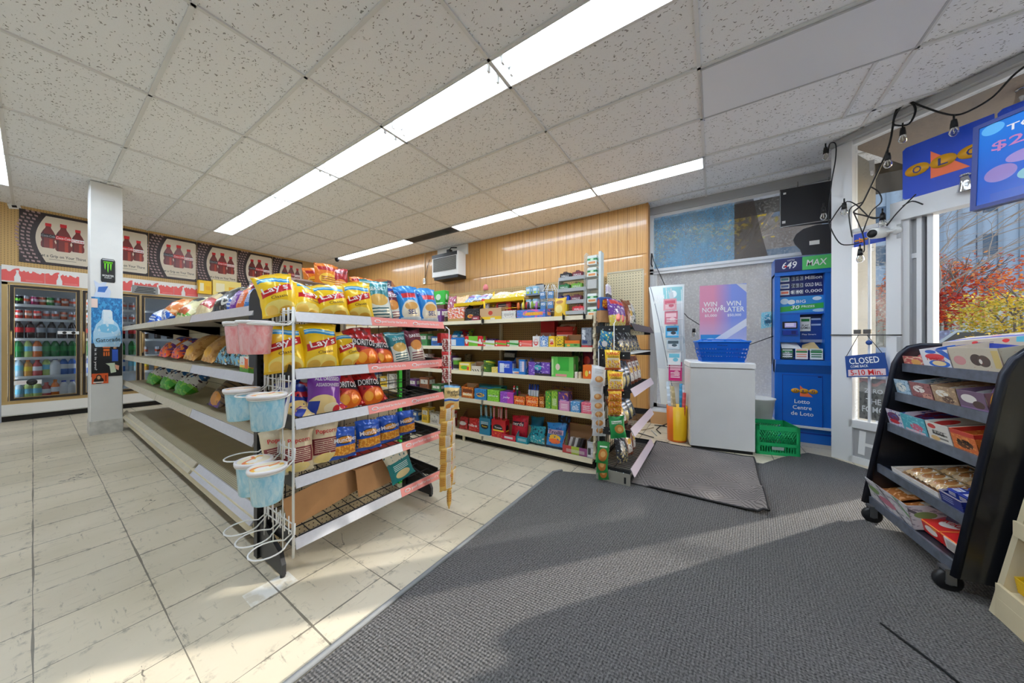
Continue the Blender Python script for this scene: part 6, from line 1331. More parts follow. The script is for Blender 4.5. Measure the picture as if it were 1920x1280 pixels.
# ---------------- end display of the second gondola, facing the entrance
E2 = thing('end_rack', 'end rack of the candy gondola facing the entrance with lilac price rails', 'shelving', (0, 0, 0))
x0, x1, yf, yb_ = 2.55, 3.46, .55, .82
for x in (x0 + .06, x1 - .02):
    b = MB(); b.box(x - .018, x + .018, yb_ - .05, yb_ - .01, 0, 1.36); b.obj('upright', [BLACK], E2)
b = MB(); b.box(x0 - .012, x0 + .0, yf, yb_, 0, .10); b.box(x0 - .014, x0 - .012, yf + .03, yf + .045, .02, .07, 1); b.obj('base_side', [M('galvanised_base', (176, 172, 160), .4, .4), BLACK], E2)
b = MB(); b.box(x0, x1, yf + .03, yb_, 0, .08); b.obj('base', [M('galvanised_base', (176, 172, 160), .4, .4)], E2)
LIL = M('lilac_price_rail', (222, 206, 216), .3)
for k, z in enumerate((.115, .43, .74, 1.045, 1.255)):
    b = MB()
    for i in range(26):
        x = x0 + (x1 - x0) * i / 25; b.tube([(x, yf, z), (x, yb_, z + .005)], .003, 4)
    for y in (yf, (yf + yb_) / 2, yb_): b.tube([(x0, y, z - .003), (x1, y, z - .003)], .004, 4)
    s = b.obj('wire_shelf', [BLACK if k != 3 else WIREW], E2)
    b = MB(); b.box(x1, x1 + .006, yf, yb_, z - .045, z + .012); b.obj('side_bracket', [BLACK], s)
    b = MB(); b.box(x0 - .006, x0, yf, yb_, z - .045, z + .012)
    for q in range(4): b.lathe([(0, 0), (.006, 0), (.006, .002), (0, .002)], 8, 1, TR(x0 - .006, yf + .05 + .055 * q, z - .018, 0, -PI / 2))
    b.obj('side_bracket', [BLACK, CHROME], s)
    if k != 3:
        b = MB(); b.hexa([(x0 - .005, yf - .035, z - .03), (x1, yf - .035, z - .03), (x1, yf - .03, z - .032), (x0 - .005, yf - .03, z - .032), (x0 - .005, yf - .005, z + .03), (x1, yf - .005, z + .03), (x1, yf, z + .028), (x0 - .005, yf, z + .028)]); b.obj('price_rail', [LIL if k < 4 else BLACK], s)
b = MB()
for i in range(14):
    x = x0 + .04 + (x1 - x0 - .08) * i / 13; b.tube([(x, yb_, .1), (x, yb_, 1.34)], .0025, 4)
for i in range(10): b.tube([(x0, yb_ + .003, .18 + .125 * i), (x1, yb_ + .003, .18 + .125 * i)], .0025, 4)
b.obj('wire_back', [BLACK], E2)
def eb(pr, x, z, lean, label, sc=1, yaw=0, roll=0, y=.64): return pr.put((x, y, z), (-R(lean), R(roll), R(yaw)), label, 'bags on the entrance end rack', sc * 1.14)
Q1 = chip('purple_candy_bag', .15, .20, .06, PM('q1', (110, 60, 150), [('r', 0, 1, .0, .4, (226, 206, 90)), N((226, 216, 236)), ('e', .5, .3, .2, .14, (200, 60, 70)), ('r', .1, .9, .8, .95, (200, 60, 60))], .3, .1, .3), 71, (), 'candy bag')
Q2 = chip('silver_candy_bag', .17, .22, .07, PM('q2', (206, 206, 214), [N((60, 66, 60), 6, .54), ('r', 0, 1, .6, 1, (222, 222, 230)), ('nr', 8, .6, 0, .6, (130, 160, 110))], .3, .25, .3), 72, (), 'candy bag')
Q3 = chip('dark_candy_bag', .16, .20, .06, PM('q3', (44, 46, 54), [N((190, 200, 206), 6, .58), ('nr', 7, .55, 0, .4, (206, 190, 120))], .3, .1, .3), 73, (), 'candy bag')
Q4 = chip('brown_and_white_candy_bag', .15, .22, .06, PM('q4', (130, 66, 36), [('r', .4, .85, .1, .8, (236, 230, 222)), ('e', .62, .5, .2, .1, (240, 190, 60)), N((96, 44, 26))], .3, .1, .3), 74, (), 'candy bag')
Q5 = chip('black_and_cream_candy_bag', .15, .20, .06, PM('q5', (36, 34, 38), [('r', 0, .6, 0, .4, (206, 190, 130)), N((90, 140, 190), 8, .6), ('sr', 8, .5, .2, .8, .5, .7, (230, 230, 236))], .3, .1, .3), 75, (), 'candy bag')
RW = ' row of the entrance end rack'
for i, x in enumerate((2.63, 2.76)): eb(Q1, x, 1.265, 8, ['left', 'right'][i] + ' purple candy bag in the top' + RW, 1, -20, 0, .68)
eb(Q4, 2.90, 1.265, 8, 'white and gold candy bag in the top' + RW, 1, -14)
for i, x in enumerate((3.08, 3.24, 3.38)): eb(Q2, x, 1.265, 8, ['left', 'middle', 'right'][i] + ' silver and dark candy bag in the top' + RW, 1, -10)
for i, x in enumerate((2.66, 2.85, 3.03, 3.2)): eb(Q3, x, 1.055, 20, ['first', 'second', 'third', 'fourth'][i] + ' dark candy bag in the second' + RW, .92, -20, RN.uniform(-8, 8))
for i, x in enumerate((2.68, 2.82, 2.96, 3.12, 3.28)): eb(Q4 if i > 1 else Q5, x, .75, 14, ['first', 'second', 'third', 'fourth', 'fifth'][i] + (' brown and white' if i > 1 else ' black and cream') + ' candy bag in the third' + RW, 1, -16)
for i, x in enumerate((2.68, 2.84, 3.0)): eb(Q5 if i else Q4, x, .44, 20, ['first', 'second', 'third'][i] + ' bag from the left in the fourth' + RW, 1, -20, -10)
eb(Q3, 2.70, .125, 16, 'dark grey candy bag in the bottom' + RW, .9, -20, 8); eb(Q4, 2.88, .125, 12, 'brown candy bag with white panel in the bottom' + RW, 1, -22, -4); eb(Q4, 3.06, .125, 12, 'second brown candy bag from the left in the bottom' + RW, .9, -10)
b = MB(); b.rbox(-.05, .05, -.03, .03, 0, .11, .003); o = b.obj('lollipop_box', [PM('pop_box', (36, 84, 150), [('e', .5, .5, .38, .42, (120, 30, 30)), ('e', .5, .5, .3, .34, (190, 60, 40))])], None, (2.62, .78, 1.40), (0, 0, R(-40))); tag(o, 'blue box with a round red print above the entrance end rack', 'box'); txt('lettering', 'Ring\nPOP', .06, .06, T_YEL, o, 0, .055, -.0312)
b = MB(); b.rbox(-.05, .05, -.03, .03, 0, .10, .003); tag(b.obj('brown_box', [CARD], None, (2.62, .78, 1.30), (0, 0, R(-40))), 'plain box under the blue lollipop box on the entrance end rack', 'box')
for i in range(6):
    b = MB(); b.rbox(-.010, .010, -.008, .008, 0, .17, .003); tag(b.obj('candy_stick', [PM('white_stick', (226, 224, 230), [('r', 0, 1, .2, .5, (50, 40, 60)), ('r', .3, .7, .6, .9, (160, 130, 180))])], None, (2.69 + .032 * i, .77 + .012 * (i % 2), 1.47), (R(-4), R(8 - 3 * i), R(-20))), ['first', 'second', 'third', 'fourth', 'fifth', 'sixth'][i] + ' white and black candy stick in the cluster above the entrance end rack', 'candy', 'candy sticks over the end rack')
b = MB(); b.rbox(2.67, 2.88, .755, .80, 1.30, 1.49, .003); tag(b.obj('stick_carton', [PM('stick_carton_print', (220, 196, 206), [N((200, 60, 70), 5, .6), LN((240, 236, 240))])], None), 'pale pink carton holding the candy sticks over the end rack', 'carton')
# price note on the rack and a white note on the wood wall
b = MB(); b.box(-.045, .045, -.002, 0, 0, .16); o = b.obj('price_note', [PAPERW], None, (3.16, .78, 1.46), (0, 0, R(-30))); text_into(MB(), '3', .01, .01); txt('lettering', '2 FOR\n$5', .06, .06, T_RED, o, 0, .05, -.003); tag(o, 'white price note with red writing standing over the entrance end rack', 'note')
b = MB(); b.box(-.06, .06, -.003, 0, 0, .10); b.box(-.045, .045, -.004, -.003, .02, .03, 1); b.box(-.045, .045, -.004, -.003, .045, .055, 1); b.box(-.045, .045, -.004, -.003, .07, .08, 1); tag(b.obj('wall_note', [PAPERW, M('grey_print', (130, 130, 130), .6)], None, (XP - .008, 1.06, 1.99), (0, 0, -PI / 2)), 'small white note pinned on the wood wall near its end', 'note')
# hanging strips on the left side of this end rack
HSX = 2.49
m_h = PM('gold_gummy_print', (240, 190, 40), [('r', 0, 1, 0, .10, (200, 90, 40)), ('nr', 9, .5, .1, .52, (226, 200, 160)), ('nr', 8, .56, .12, .5, (200, 110, 90)), ('r', 0, 1, .62, 1, (246, 206, 40)), ('r', .12, .9, .52, .6, (236, 226, 200))], .3, .1, .3)
PH = chip('gummy_bear_bag', .125, .155, .035, m_h, 81, [('logo_lettering', 'HARIBO', .10, .025, 0, .128, T_RED, 0), ('logo_lettering', 'Goldbears', .085, .016, 0, .104, T_BROWN, 0)], 'candy bag')
m_h2 = PM('gold_gummy_low', (226, 160, 30), [('nr', 9, .5, .1, .7, (210, 90, 40)), ('nr', 8, .6, .1, .7, (246, 220, 170)), ('r', 0, 1, .72, 1, (240, 190, 40))], .3, .1, .3)
PH2 = chip('gummy_bear_bag', .115, .09, .03, m_h2, 82, (), 'candy bag')
m_c = PM('white_cashew_print', (232, 232, 234), [('e', .55, .32, .28, .16, (214, 146, 80)), ('e', .5, .36, .14, .1, (236, 190, 130)), ('sr', 16, .3, .25, .8, .6, .85, (150, 150, 150))], .35, .1, .2)
PC = chip('white_nut_bag', .12, .155, .03, m_c, 83, (), 'candy bag')
m_p = PM('green_pretzel_print', (30, 140, 70), [('e', .6, .42, .3, .2, (190, 130, 60)), ('e', .62, .4, .14, .1, (226, 180, 110)), ('w', .9, .02, 6, .06, (20, 110, 56)), ('r', .15, .8, .66, .8, (236, 236, 230))], .35, .1, .2)
PP = chip('green_pretzel_bag', .125, .17, .03, m_p, 84, [('lettering', 'Pretzels', .08, .02, 0, .125, T_GREEN, 0)], 'candy bag')
PP2 = chip('green_pretzel_bag', .10, .17, .03, PM('green_pretzel_low', (40, 130, 60), [('e', .5, .4, .36, .3, (196, 120, 50)), ('e', .5, .44, .2, .14, (230, 180, 110)), ('sr', 8, .5, .2, .8, .7, .85, (230, 236, 226))], .35), 85, (), 'candy bag')
def hang(pr, px, pyb, X, lab, grp, yaw=-62, sc=1, roll=0):
    p = PX(px, pyb, X); return pr.put((p.x, p.y, p.z), (R(-3), R(roll), R(yaw)), lab, grp, sc)
def rodthing(px, y0, y1, X, lab):
    p = PX(px, y0, X); q = PX(px, y1, X); t = thing('clip_strip', lab, 'display strip', (0, 0, 0)); b = MB(); b.tube([(p.x + .07, p.y, p.z + .02), (p.x + .02, p.y, p.z), (q.x + .02, p.y, q.z)], .004, 6); b.obj('wire', [WIREW], t)
rodthing(1150, 606, 800, HSX, 'white wire strip holding the gold gummy bags'); rodthing(1121, 640, 870, HSX, 'white wire strip holding the white nut bags')
GHB = 'gold gummy bags'; 
hang(PH, 1149, 693, HSX, 'gold gummy bag with red lettering, topmost of the hanging column', GHB); hang(PH, 1154, 733, HSX - .01, 'gold gummy bag, second from the top of the hanging column', GHB)
for i, y in enumerate((752, 765, 777)): hang(PH2, 1153, y, HSX + .012 * (i - 1), ['upper', 'middle', 'lower'][i] + ' one of the small gold gummy bags below the two large ones', GHB, -62, .95)
hang(PP, 1160, 821, HSX - .02, 'green pretzel bag below the gold gummy bags', 'green pretzel bags', -60, 1.0, -6)
hang(PC, 1120, 722, HSX - .02, 'white nut bag at the top of the white hanging column', 'white nut bags', -62, 1, 6)
for i, y in enumerate((754, 771, 787, 803, 817)): hang(PC, 1119 + i, y, HSX + .012 * i, 'white nut bag in the lower hanging column, ' + ['first', 'second', 'third', 'fourth', 'last'][i] + ' below the top one', 'white nut bags', -62, .95)
hang(PP2, 1128, 868, HSX - .03, 'green pretzel bag hanging beside the grey carton, topmost of three', 'green pretzel bags', -66, 1, 6); hang(PP2, 1129, 886, HSX - .01, 'green pretzel bag hanging beside the grey carton, middle of three', 'green pretzel bags', -66, .9, -3); hang(PP2, 1132, 899, HSX + .01, 'green pretzel bag hanging beside the grey carton, lowest of three', 'green pretzel bags', -66, .85, -5)
b = bag('sour_candy_bag', .11, .15, .03, PM('sour', (40, 90, 140), [N((230, 220, 120), 6, .55), ('nr', 7, .5, .4, 1, (30, 130, 160)), ('e', .4, .3, .2, .16, (236, 230, 226))], .3), 86); p = PX(1134, 655, HSX + .02); b.location = (p.x, p.y, p.z); b.rotation_euler = (0, R(8), R(-62)); tag(b, 'blue and yellow candy bag hanging above the gold gummy bags', 'candy bag')
# ================================================================= window wall on the right
def dusty_glass(name, col, cover, spk=.5):
    if name in MATS: return MATS[name]
    m, nt, b = newmat(name); g = NB(nt); P = g.coord('Object'); out = nt.nodes['Material Output']
    tr = g.N('ShaderNodeBsdfTransparent'); tr.inputs[0].default_value = (.96, .97, .97, 1)
    b.inputs['Base Color'].default_value = C3(col); b.inputs['Roughness'].default_value = .25
    sp = g.ramp(g.noise(P, 42, 5, .75), .5, .75, 0, spk); bl = g.ramp(g.noise(g.scale(P, (1, 1, .35)), 5, 4), .3, .7, -.12, .12)
    ts = g.N('ShaderNodeBsdfTranslucent'); ts.inputs[0].default_value = C3(col)
    m1 = g.N('ShaderNodeMixShader'); m1.inputs[0].default_value = .5; g.L(b.outputs[0], m1.inputs[1]); g.L(ts.outputs[0], m1.inputs[2])
    mx = g.N('ShaderNodeMixShader'); g.put(mx.inputs[0], g.math('ADD', g.math('ADD', sp, bl), cover)); g.L(tr.outputs[0], mx.inputs[1]); g.L(m1.outputs[0], mx.inputs[2])
    g.L(mx.outputs[0], out.inputs[0]); MATS[name] = m; return m
WIN = struct(thing('window_1', None, None, (XW, 0, 0)))
b = MB(); wy0, wy1 = -1.45, .84
b.box(-.06, .06, wy0, wy1, 2.99, CEIL + .02, 1); b.box(-.04, .05, wy0, wy1, 2.95, 2.99); b.box(-.05, .05, wy0, wy1, 2.12, 2.20); b.box(-.06, .05, wy0, wy1, 0.0, .19); b.box(-.05, .05, .745, .84, .19, 2.99)
b.box(-.055, -.05, wy0, wy1, 2.15, 2.165, 1); b.box(-.035, .04, wy0, .745, .19, .24); b.box(-.035, .04, .70, .745, .19, 2.12); b.obj('window_frame', [W_FRAME, W_GREY], WIN)
b = MB(); b.box(-.30, .05, wy0, .745, .17, .19); b.box(-.3, -.06, .42, .745, 0, .17, 1); b.obj('window_sill', [W_FRAME, M('pale_wood', (206, 160, 112), .5)], WIN)
b = MB(); b.box(-.004, .004, wy0, .745, 2.20, 2.95); b.obj('upper_pane', [dusty_glass('upper_dusty_pane', (200, 202, 202), .06)], WIN)
b = MB(); b.box(-.004, .004, wy0, .745, .19, 2.12); b.obj('lower_pane', [dusty_glass('lower_dusty_pane', (206, 206, 206), .55)], WIN)
def onwin(px, py, X=XW - .02): return PX(px, py, X)
def sheet(name, pts, X, mat, label, cat, th=.003):
    b = MB(); P3 = [PX(a, c, X) for a, c in pts]; c0 = P3[0]
    b.prism([(-(p.y - c0.y), p.z - c0.z) for p in P3], -th, 0)
    return tag(b.obj(name, [mat], None, (X, c0.y, c0.z), (0, 0, -PI / 2)), label, cat)
sheet('blue_film', [(1226, 505), (1377, 488), (1377, 371), (1226, 402)], XW - .012, dusty_glass('blue_window_film', (134, 190, 226), .34, .3), 'pale blue translucent film on the left of the upper window', 'film')
sheet('smoked_film', [(1377, 488), (1440, 480), (1428, 440), (1411, 366), (1377, 371)], XW - .012, dusty_glass('smoked_window_film', (92, 82, 78), .42, .2), 'smoky brown film beside the blue film on the upper window', 'film')
sheet('teal_sticker', [(1427, 616), (1453, 612), (1453, 583), (1427, 586)], XW - .02, PM('cup_sticker', (140, 216, 230), [('e', .5, .5, .3, .36, (70, 160, 190)), ('n', 9, .56, (226, 240, 244)), ('r', .3, .7, .3, .5, (30, 90, 120))]), 'pale teal sticker with a cup on the window beside the blue lottery stand', 'sticker', .002)
BB = M('black_board', (52, 52, 56), .55)
t = thing('black_board', 'large black board hanging at the top of the window above the lottery stand', 'board'); X = 4.84
a = [PX(*q, X) for q in ((1462, 427), (1566, 417), (1566, 338), (1462, 357))]; c0 = a[0]
b = MB(); b.prism([(-(p.y - c0.y), p.z - c0.z) for p in a], -.012, 0); b.obj('panel', [BB], t)
w = -(a[1].y - c0.y); h = a[2].z - c0.z
b = MB(); b.box(.0, .006, -.014, .001, 0, h * .99); b.box(0, w, -.014, .001, -.002, .006); b.obj('edge', [W_GREY], t)
b = MB(); b.box(.03, .055, -.0135, -.012, h * .88, h * .93); b.box(.02, .05, -.0135, -.012, .04, .07); b.obj('label', [PAPERW], t)
b = MB(); b.tube([(.16, -.006, h), (.16, -.006, h + .07)], .003, 5); b.tube([(.42, -.006, h + .01), (.42, -.006, h + .05)], .003, 5); b.obj('hanging_wire', [BLACKP], t)
t.location = (X, c0.y, c0.z); t.rotation_euler = (0, 0, -PI / 2)
sh = [(1504, 478), (1500, 468), (1490, 458), (1487, 450), (1492, 440), (1505, 430), (1530, 422), (1566, 418), (1566, 474)]
t = thing('speech_bubble_sign', 'dark rounded sign board standing on top of the blue lottery stand', 'sign'); X = 4.80
a = [PX(*q, X) for q in sh]; c0 = a[0]; b = MB(); b.prism([(-(p.y - c0.y), p.z - c0.z) for p in a][::-1], -.012, 0); b.obj('board', [BB], t)
p, q = PX(1517, 460, X), PX(1536, 450, X); b = MB(); b.box(-(p.y - c0.y), -(q.y - c0.y), -.0135, -.012, p.z - c0.z, q.z - c0.z); b.obj('label', [PAPERW], t)
t.location = (X, c0.y, c0.z); t.rotation_euler = (0, 0, -PI / 2)
# ---- blue lottery stand
LB = M('lottery_blue', (16, 104, 204), .3, coat=.3); LD = M('lottery_deep_blue', (14, 52, 150), .35); LN_ = M('lottery_navy', (12, 26, 96), .35)
LX, LYC = 4.75, -.835
t = thing('lottery_stand', 'tall blue lottery stand with jackpot board, screen and play slips by the window', 'lottery stand', (LX, LYC, 0), (0, 0, -PI / 2))
W = .238
b = MB(); b.box(-W, W, .0, .24, 0, .86); b.box(-W, -W + .05, 0, .24, .86, 1.93); b.box(W - .05, W, 0, .24, .86, 1.93); b.box(-W, W, .16, .24, .86, 1.93); b.box(-W, W, -.01, .24, 1.90, 2.10)
b.hexa([(-W, 0, .78), (W, 0, .78), (W, .1, .78), (-W, .1, .78), (-W, -.09, .88), (W, -.09, .88), (W, .1, .88), (-W, .1, .88)]); b.box(-W, W, -.09, .1, .88, .93); b.box(-W - .002, W + .002, -.002, .0, .10, .115, 1)
b.obj('cabinet', [LB, LD], t)
b = MB(); b.box(-W, 0, -.02, -.01, 1.945, 2.095); b.box(0, W, -.02, -.01, 1.945, 2.095, 1); H_ = b.obj('header_sign', [LN_, M('lottery_green', (90, 200, 110), .3)], t)
txt('lettering', '649', .13, .08, T_WHITE, H_, -.11, 2.015, -.0215, shear=.2); txt('lettering', 'LOTTO', .06, .016, T_WHITE, H_, -.095, 2.07, -.0215); txt('lettering', 'MAX', .17, .07, T_WHITE, H_, .118, 2.02, -.0215, shear=.15)
b = MB(); b.lathe([(0, 0), (.012, 0), (.012, .001), (0, .001)], 14, 0, TR(-.142, -.022, 2.003, PI / 2)); b.obj('red_ball', [T_RED], H_)
b = MB(); b.box(-.188, .188, .05, .06, 1.62, 1.90); J = b.obj('jackpot_board', [LN_], t)
for z, l, r, c in ((1.865, '$50.', 'Million', (70, 120, 130)), (1.785, '26.0', 'GOLD BALL', (90, 110, 160)), (1.71, '$ 40', '0,000', (230, 120, 90))):
    b = MB(); b.box(-.18, -.10, .045, .05, z - .026, z + .026)
    b.obj('logo_tile', [PM('lot_tile%d' % c[0], (226, 230, 230), [('r', .1, .9, .25, .75, c)])], J)
    b = MB()
    for i in range(3): b.box(-.08 + .036 * i, -.052 + .036 * i, .045, .05, z - .024, z + .024)
    b.obj('number_tiles', [M('grey_number_tile', (150, 156, 170), .5)], J)
    txt('lettering', l, .10, .036, T_WHITE if z < 1.72 else T_BLACK, J, -.04, z, .0435); txt('lettering', r, .14, .04, T_WHITE, J, .105, z, .0435)
b = MB(); b.box(-.188, .188, .045, .055, 1.45, 1.66); A_ = b.obj('ad_panel', [PM('lotto_ad', (40, 140, 214), [('d', -.16, 1, .30, .14, (50, 170, 70)), ('e', .12, .75, .1, .16, (210, 230, 244)), ('e', .28, .7, .09, .13, (236, 240, 244)), ('e', .86, .84, .1, .1, (226, 236, 246)), ('r', 0, 1, 0, .1, (20, 90, 190)), ('e', .9, .2, .14, .08, (190, 220, 240))])], t)
txt('lettering', 'BIG', .08, .034, T_WHITE, A_, .0, 1.60, .0435); txt('lettering', '30', .075, .044, T_WHITE, A_, -.05, 1.535, .0435, shear=.2); txt('lettering', 'PRIZES', .11, .024, T_WHITE, A_, .06, 1.54, .0435)
b = MB(); b.box(-.188, -.01, .03, .16, 1.13, 1.45); S_ = b.obj('scanner_unit', [LB], t)
b = MB(); b.box(-.165, -.035, .018, .03, 1.29, 1.37); b.obj('scanner_bezel', [BLACKP], S_); b = MB(); b.box(-.145, -.045, .0165, .018, 1.302, 1.355); b.obj('screen', [PM('scanner_screen', (170, 160, 206), [('sr', 6, .4, .1, .8, .3, .9, (236, 232, 246))], emit=.4)], S_)
b = MB(); b.box(-.165, -.035, .0, .03, 1.215, 1.27); b.box(-.09, -.05, -.001, .0, 1.225, 1.262, 1); b.obj('ticket_slot', [LD, LN_], S_)
b = MB(); b.box(-.01, .188, .11, .12, 1.13, 1.45); I_ = b.obj('info_panel', [PM('lotto_info', (16, 60, 140), [('r', 0, 1, .82, 1, (10, 30, 80)), ('sr', 5, .3, .55, .95, .5, .95, (190, 210, 240)), ('r', 0, 1, 0, .1, (150, 160, 190))])], t)
txt('lettering', 'Play Smart', .12, .02, T_WHITE, I_, .08, 1.22, .108)
b = MB(); b.box(0, .09, .09, .1, 1.26, 1.42); c = b.obj('slip_card', [PAPERW], I_); txt('lettering', 'PLAY\nGAMES', .08, .05, T_BLACK, I_, .045, 1.31, .0885)
b = MB(); b.box(.01, .08, .0885, .09, 1.37, 1.40); b.obj('green_print', [T_GREEN], I_)
b = MB(); b.box(-.188, .188, .02, .16, .93, .95); b.obj('slip_shelf', [LD], t)
for i in range(3):
    b = MB(); x = -.18 + .122 * i; b.box(x, x + .105, -.02, -.012, .94, 1.06); o = b.obj('slip_pocket', [PM('lotto_slip%d' % i, [(30, 60, 50), (240, 234, 226), (236, 240, 240)][i], [('sr', 5, .5, .1, .9, .1, .95, [(230, 236, 232), (236, 150, 120), (40, 120, 80)][i]), ('r', .05, .95, .62, .78, (40, 130, 70))])], t)
txt('lettering', 'PICK\nPOUR\nFOLLOW', .08, .07, T_WHITE, t, -.128, .99, -.0215)
b = MB(); b.hexa([(-.17, .02, 1.06), (-.0, .02, 1.06), (.0, .022, 1.06), (-.17, .022, 1.06), (-.18, .1, 1.15), (-.03, .12, 1.13), (-.03, .122, 1.13), (-.18, .102, 1.15)]); b.hexa([(.0, .02, 1.05), (.17, .02, 1.03), (.17, .022, 1.03), (.0, .022, 1.05), (.02, .1, 1.10), (.12, .12, 1.14), (.12, .122, 1.14), (.02, .102, 1.10)], 1)
b.obj('loose_slips', [PAPERW, M('manila_paper', (222, 196, 140), .6)], t)
b = MB(); b.box(-.17, .17, -.008, 0, .19, .76); b.box(.13, .16, -.012, -.008, .74, .752, 1); D_ = b.obj('door', [LB, LN_], t)
b = MB(); b.box(-.17, .17, -.0085, -.007, .755, .76); b.box(-.17, .17, -.0085, -.007, .19, .195); b.box(-.17, -.165, -.0085, -.007, .19, .76); b.box(.165, .17, -.0085, -.007, .19, .76); b.obj('door_seam', [LD], D_)
ORG = M('logo_orange', (244, 116, 70), .4); GLD = M('logo_gold', (222, 160, 30), .35)
def olg(parent, x, z, s, y, gap=.001):
    b = MB(); b.prism([(x - .3 * s, z - .5 * s), (x + .55 * s, z - .5 * s), (x - .3 * s, z + .5 * s)], y - gap, y); b.obj('logo_arrow', [ORG], parent)
    for i, ch in enumerate('OLG'):
        xc = x + (-.62 + .6 * i) * s; b = MB(); b.lathe([(0, 0), (.3 * s, 0), (.3 * s, .001), (0, .001)], 24, 0, TR(0, 0, 0, PI / 2)); o = b.obj('logo_disc', [GLD], parent, (xc, y - gap - .001, z)); o.scale = (1, 1, .74)
        txt('logo_letter', ch, .22 * s, .26 * s, T_NAVY, parent, xc, z, y - gap - .003)
olg(D_, .02, .58, .125, -.009)
for i, s in enumerate(('Lotto', 'Centre', 'de Loto')): txt('lettering', s, (.13, .16, .19)[i], .045, T_WHITE, D_, 0, .46 - .068 * i, -.0095)
# ---- white chest freezer with basket and poster
FR = (0, 0, R(-80)); fx, fy = 3.875, -.065
FT = thing('chest_freezer', 'small white chest freezer standing by the window', 'freezer', (fx, fy, 0), FR)
b = MB(); b.rbox(-.285, .285, 0, .50, .035, .862, .008); b.obj('body', [M('freezer_white', (226, 226, 224), .35, nz=.04, nscale=4)], FT)
b = MB(); b.rbox(-.29, .29, -.012, .51, .868, .925, .012); b.obj('lid', [M('freezer_lid_white', (238, 238, 236), .35)], FT)
b = MB(); b.box(-.27, .27, .02, .48, .0, .035); b.obj('plinth', [BLACKP], FT)
FM = Matrix.Translation((fx, fy, 0)) @ Matrix.Rotation(R(-80), 4, 'Z')
BL = M('basket_blue', (26, 118, 220), .4)
t = thing('shopping_basket', 'bright blue plastic shopping basket standing on the white freezer', 'basket', FM @ Vector((.02, .17, .926)), FR)
def rim(z, k): 
    w, d = .185 + .045 * k, .125 + .03 * k; return [(-w, -d, z), (w, -d, z), (w, d, z), (-w, d, z)]
b = MB(); b.box(-.19, .19, -.13, .13, 0, .006)
def band(z0, z1, h=.215):
    a, c = rim(z0, z0 / h), rim(z1, z1 / h)
    for i in range(4):
        j = (i + 1) % 4; b.add([a[i], a[j], c[j], c[i]], [(0, 1, 2, 3), (3, 2, 1, 0)])
for z0, z1 in ((0, .045), (.062, .085), (.102, .125), (.142, .205)): band(z0, z1)
for s in (-1, 1):
    for i in range(17):
        u = -1 + 2 * i / 16
        for z0, z1 in ((.04, .065), (.08, .105), (.12, .145)):
            k0, k1 = z0 / .215, z1 / .215
            y0, y1 = s * (.125 + .03 * k0), s * (.125 + .03 * k1); xa, xb = u * (.185 + .045 * k0), u * (.185 + .045 * k1)
            b.add([(xa - .005, y0, z0), (xa + .005, y0, z0), (xb + .005, y1, z1), (xb - .005, y1, z1)], [(0, 1, 2, 3), (3, 2, 1, 0)])
            ya, yb2 = u * (.125 + .03 * k0), u * (.125 + .03 * k1); x0, x1 = s * (.185 + .045 * k0), s * (.185 + .045 * k1)
            if i % 2 == 0: b.add([(x0, ya - .005, z0), (x0, ya + .005, z0), (x1, yb2 + .005, z1), (x1, yb2 - .005, z1)], [(0, 1, 2, 3), (3, 2, 1, 0)])
b.obj('basket_body', [BL], t)
b = MB(); b.tube([tuple(Vector(p) * 1) for p in rim(.212, 1.0)], .011, 6, 0, True); b.obj('rim', [BL], t)
for s in (-1, 1):
    b = MB(); b.tube([(-.20, s * .12, .216), (-.18, s * .02, .232), (.18, s * .02, .232), (.20, s * .12, .216)], .008, 6); b.obj('handle', [BL], t)
txt('lettering', 'Welcome', .09, .014, T_NAVY, t, -.01, .175, -.1515)
t = thing('prize_poster', 'pink and violet lottery prize poster standing on the freezer behind the basket', 'poster', FM @ Vector((.085, .39, .926)), FR)
b = MB(); b.box(-.225, .225, 0, .012, 0, .86); b.prism([(.225, .85), (.225, .76), (.13, .86)], -.0015, 0, 1)
b.obj('board', [PM('prize_print', (226, 150, 180), [('g', 'u', .3, .7, (130, 150, 226)), ('g', 'v', .55, .12, (206, 206, 236)), ('r', .02, .58, .04, .34, (60, 150, 214)), ('r', .02, .5, .0, .09, (226, 236, 244)), ('e', .24, .21, .2, .08, (236, 240, 246)), ('e', .24, .21, .16, .055, (60, 110, 190)), ('e', .8, .15, .18, .09, (236, 240, 246)), ('e', .8, .15, .14, .06, (150, 120, 190)), ('d', -.4, 1, .10, .05, (226, 230, 244)), ('n', 5, .72, (244, 236, 246))]), M('pale_corner', (214, 214, 220), .5)], t)
for s, x, z, w_, h_ in (('WIN\nNOW', -.115, .61, .17, .12), ('&', -.005, .60, .04, .06), ('WIN\nLATER', .11, .61, .19, .12), ('$5,000', -.115, .51, .12, .034), ('$50,000', .11, .51, .13, .034)): txt('lettering', s, w_, h_, T_WHITE, t, x, z, -.002)
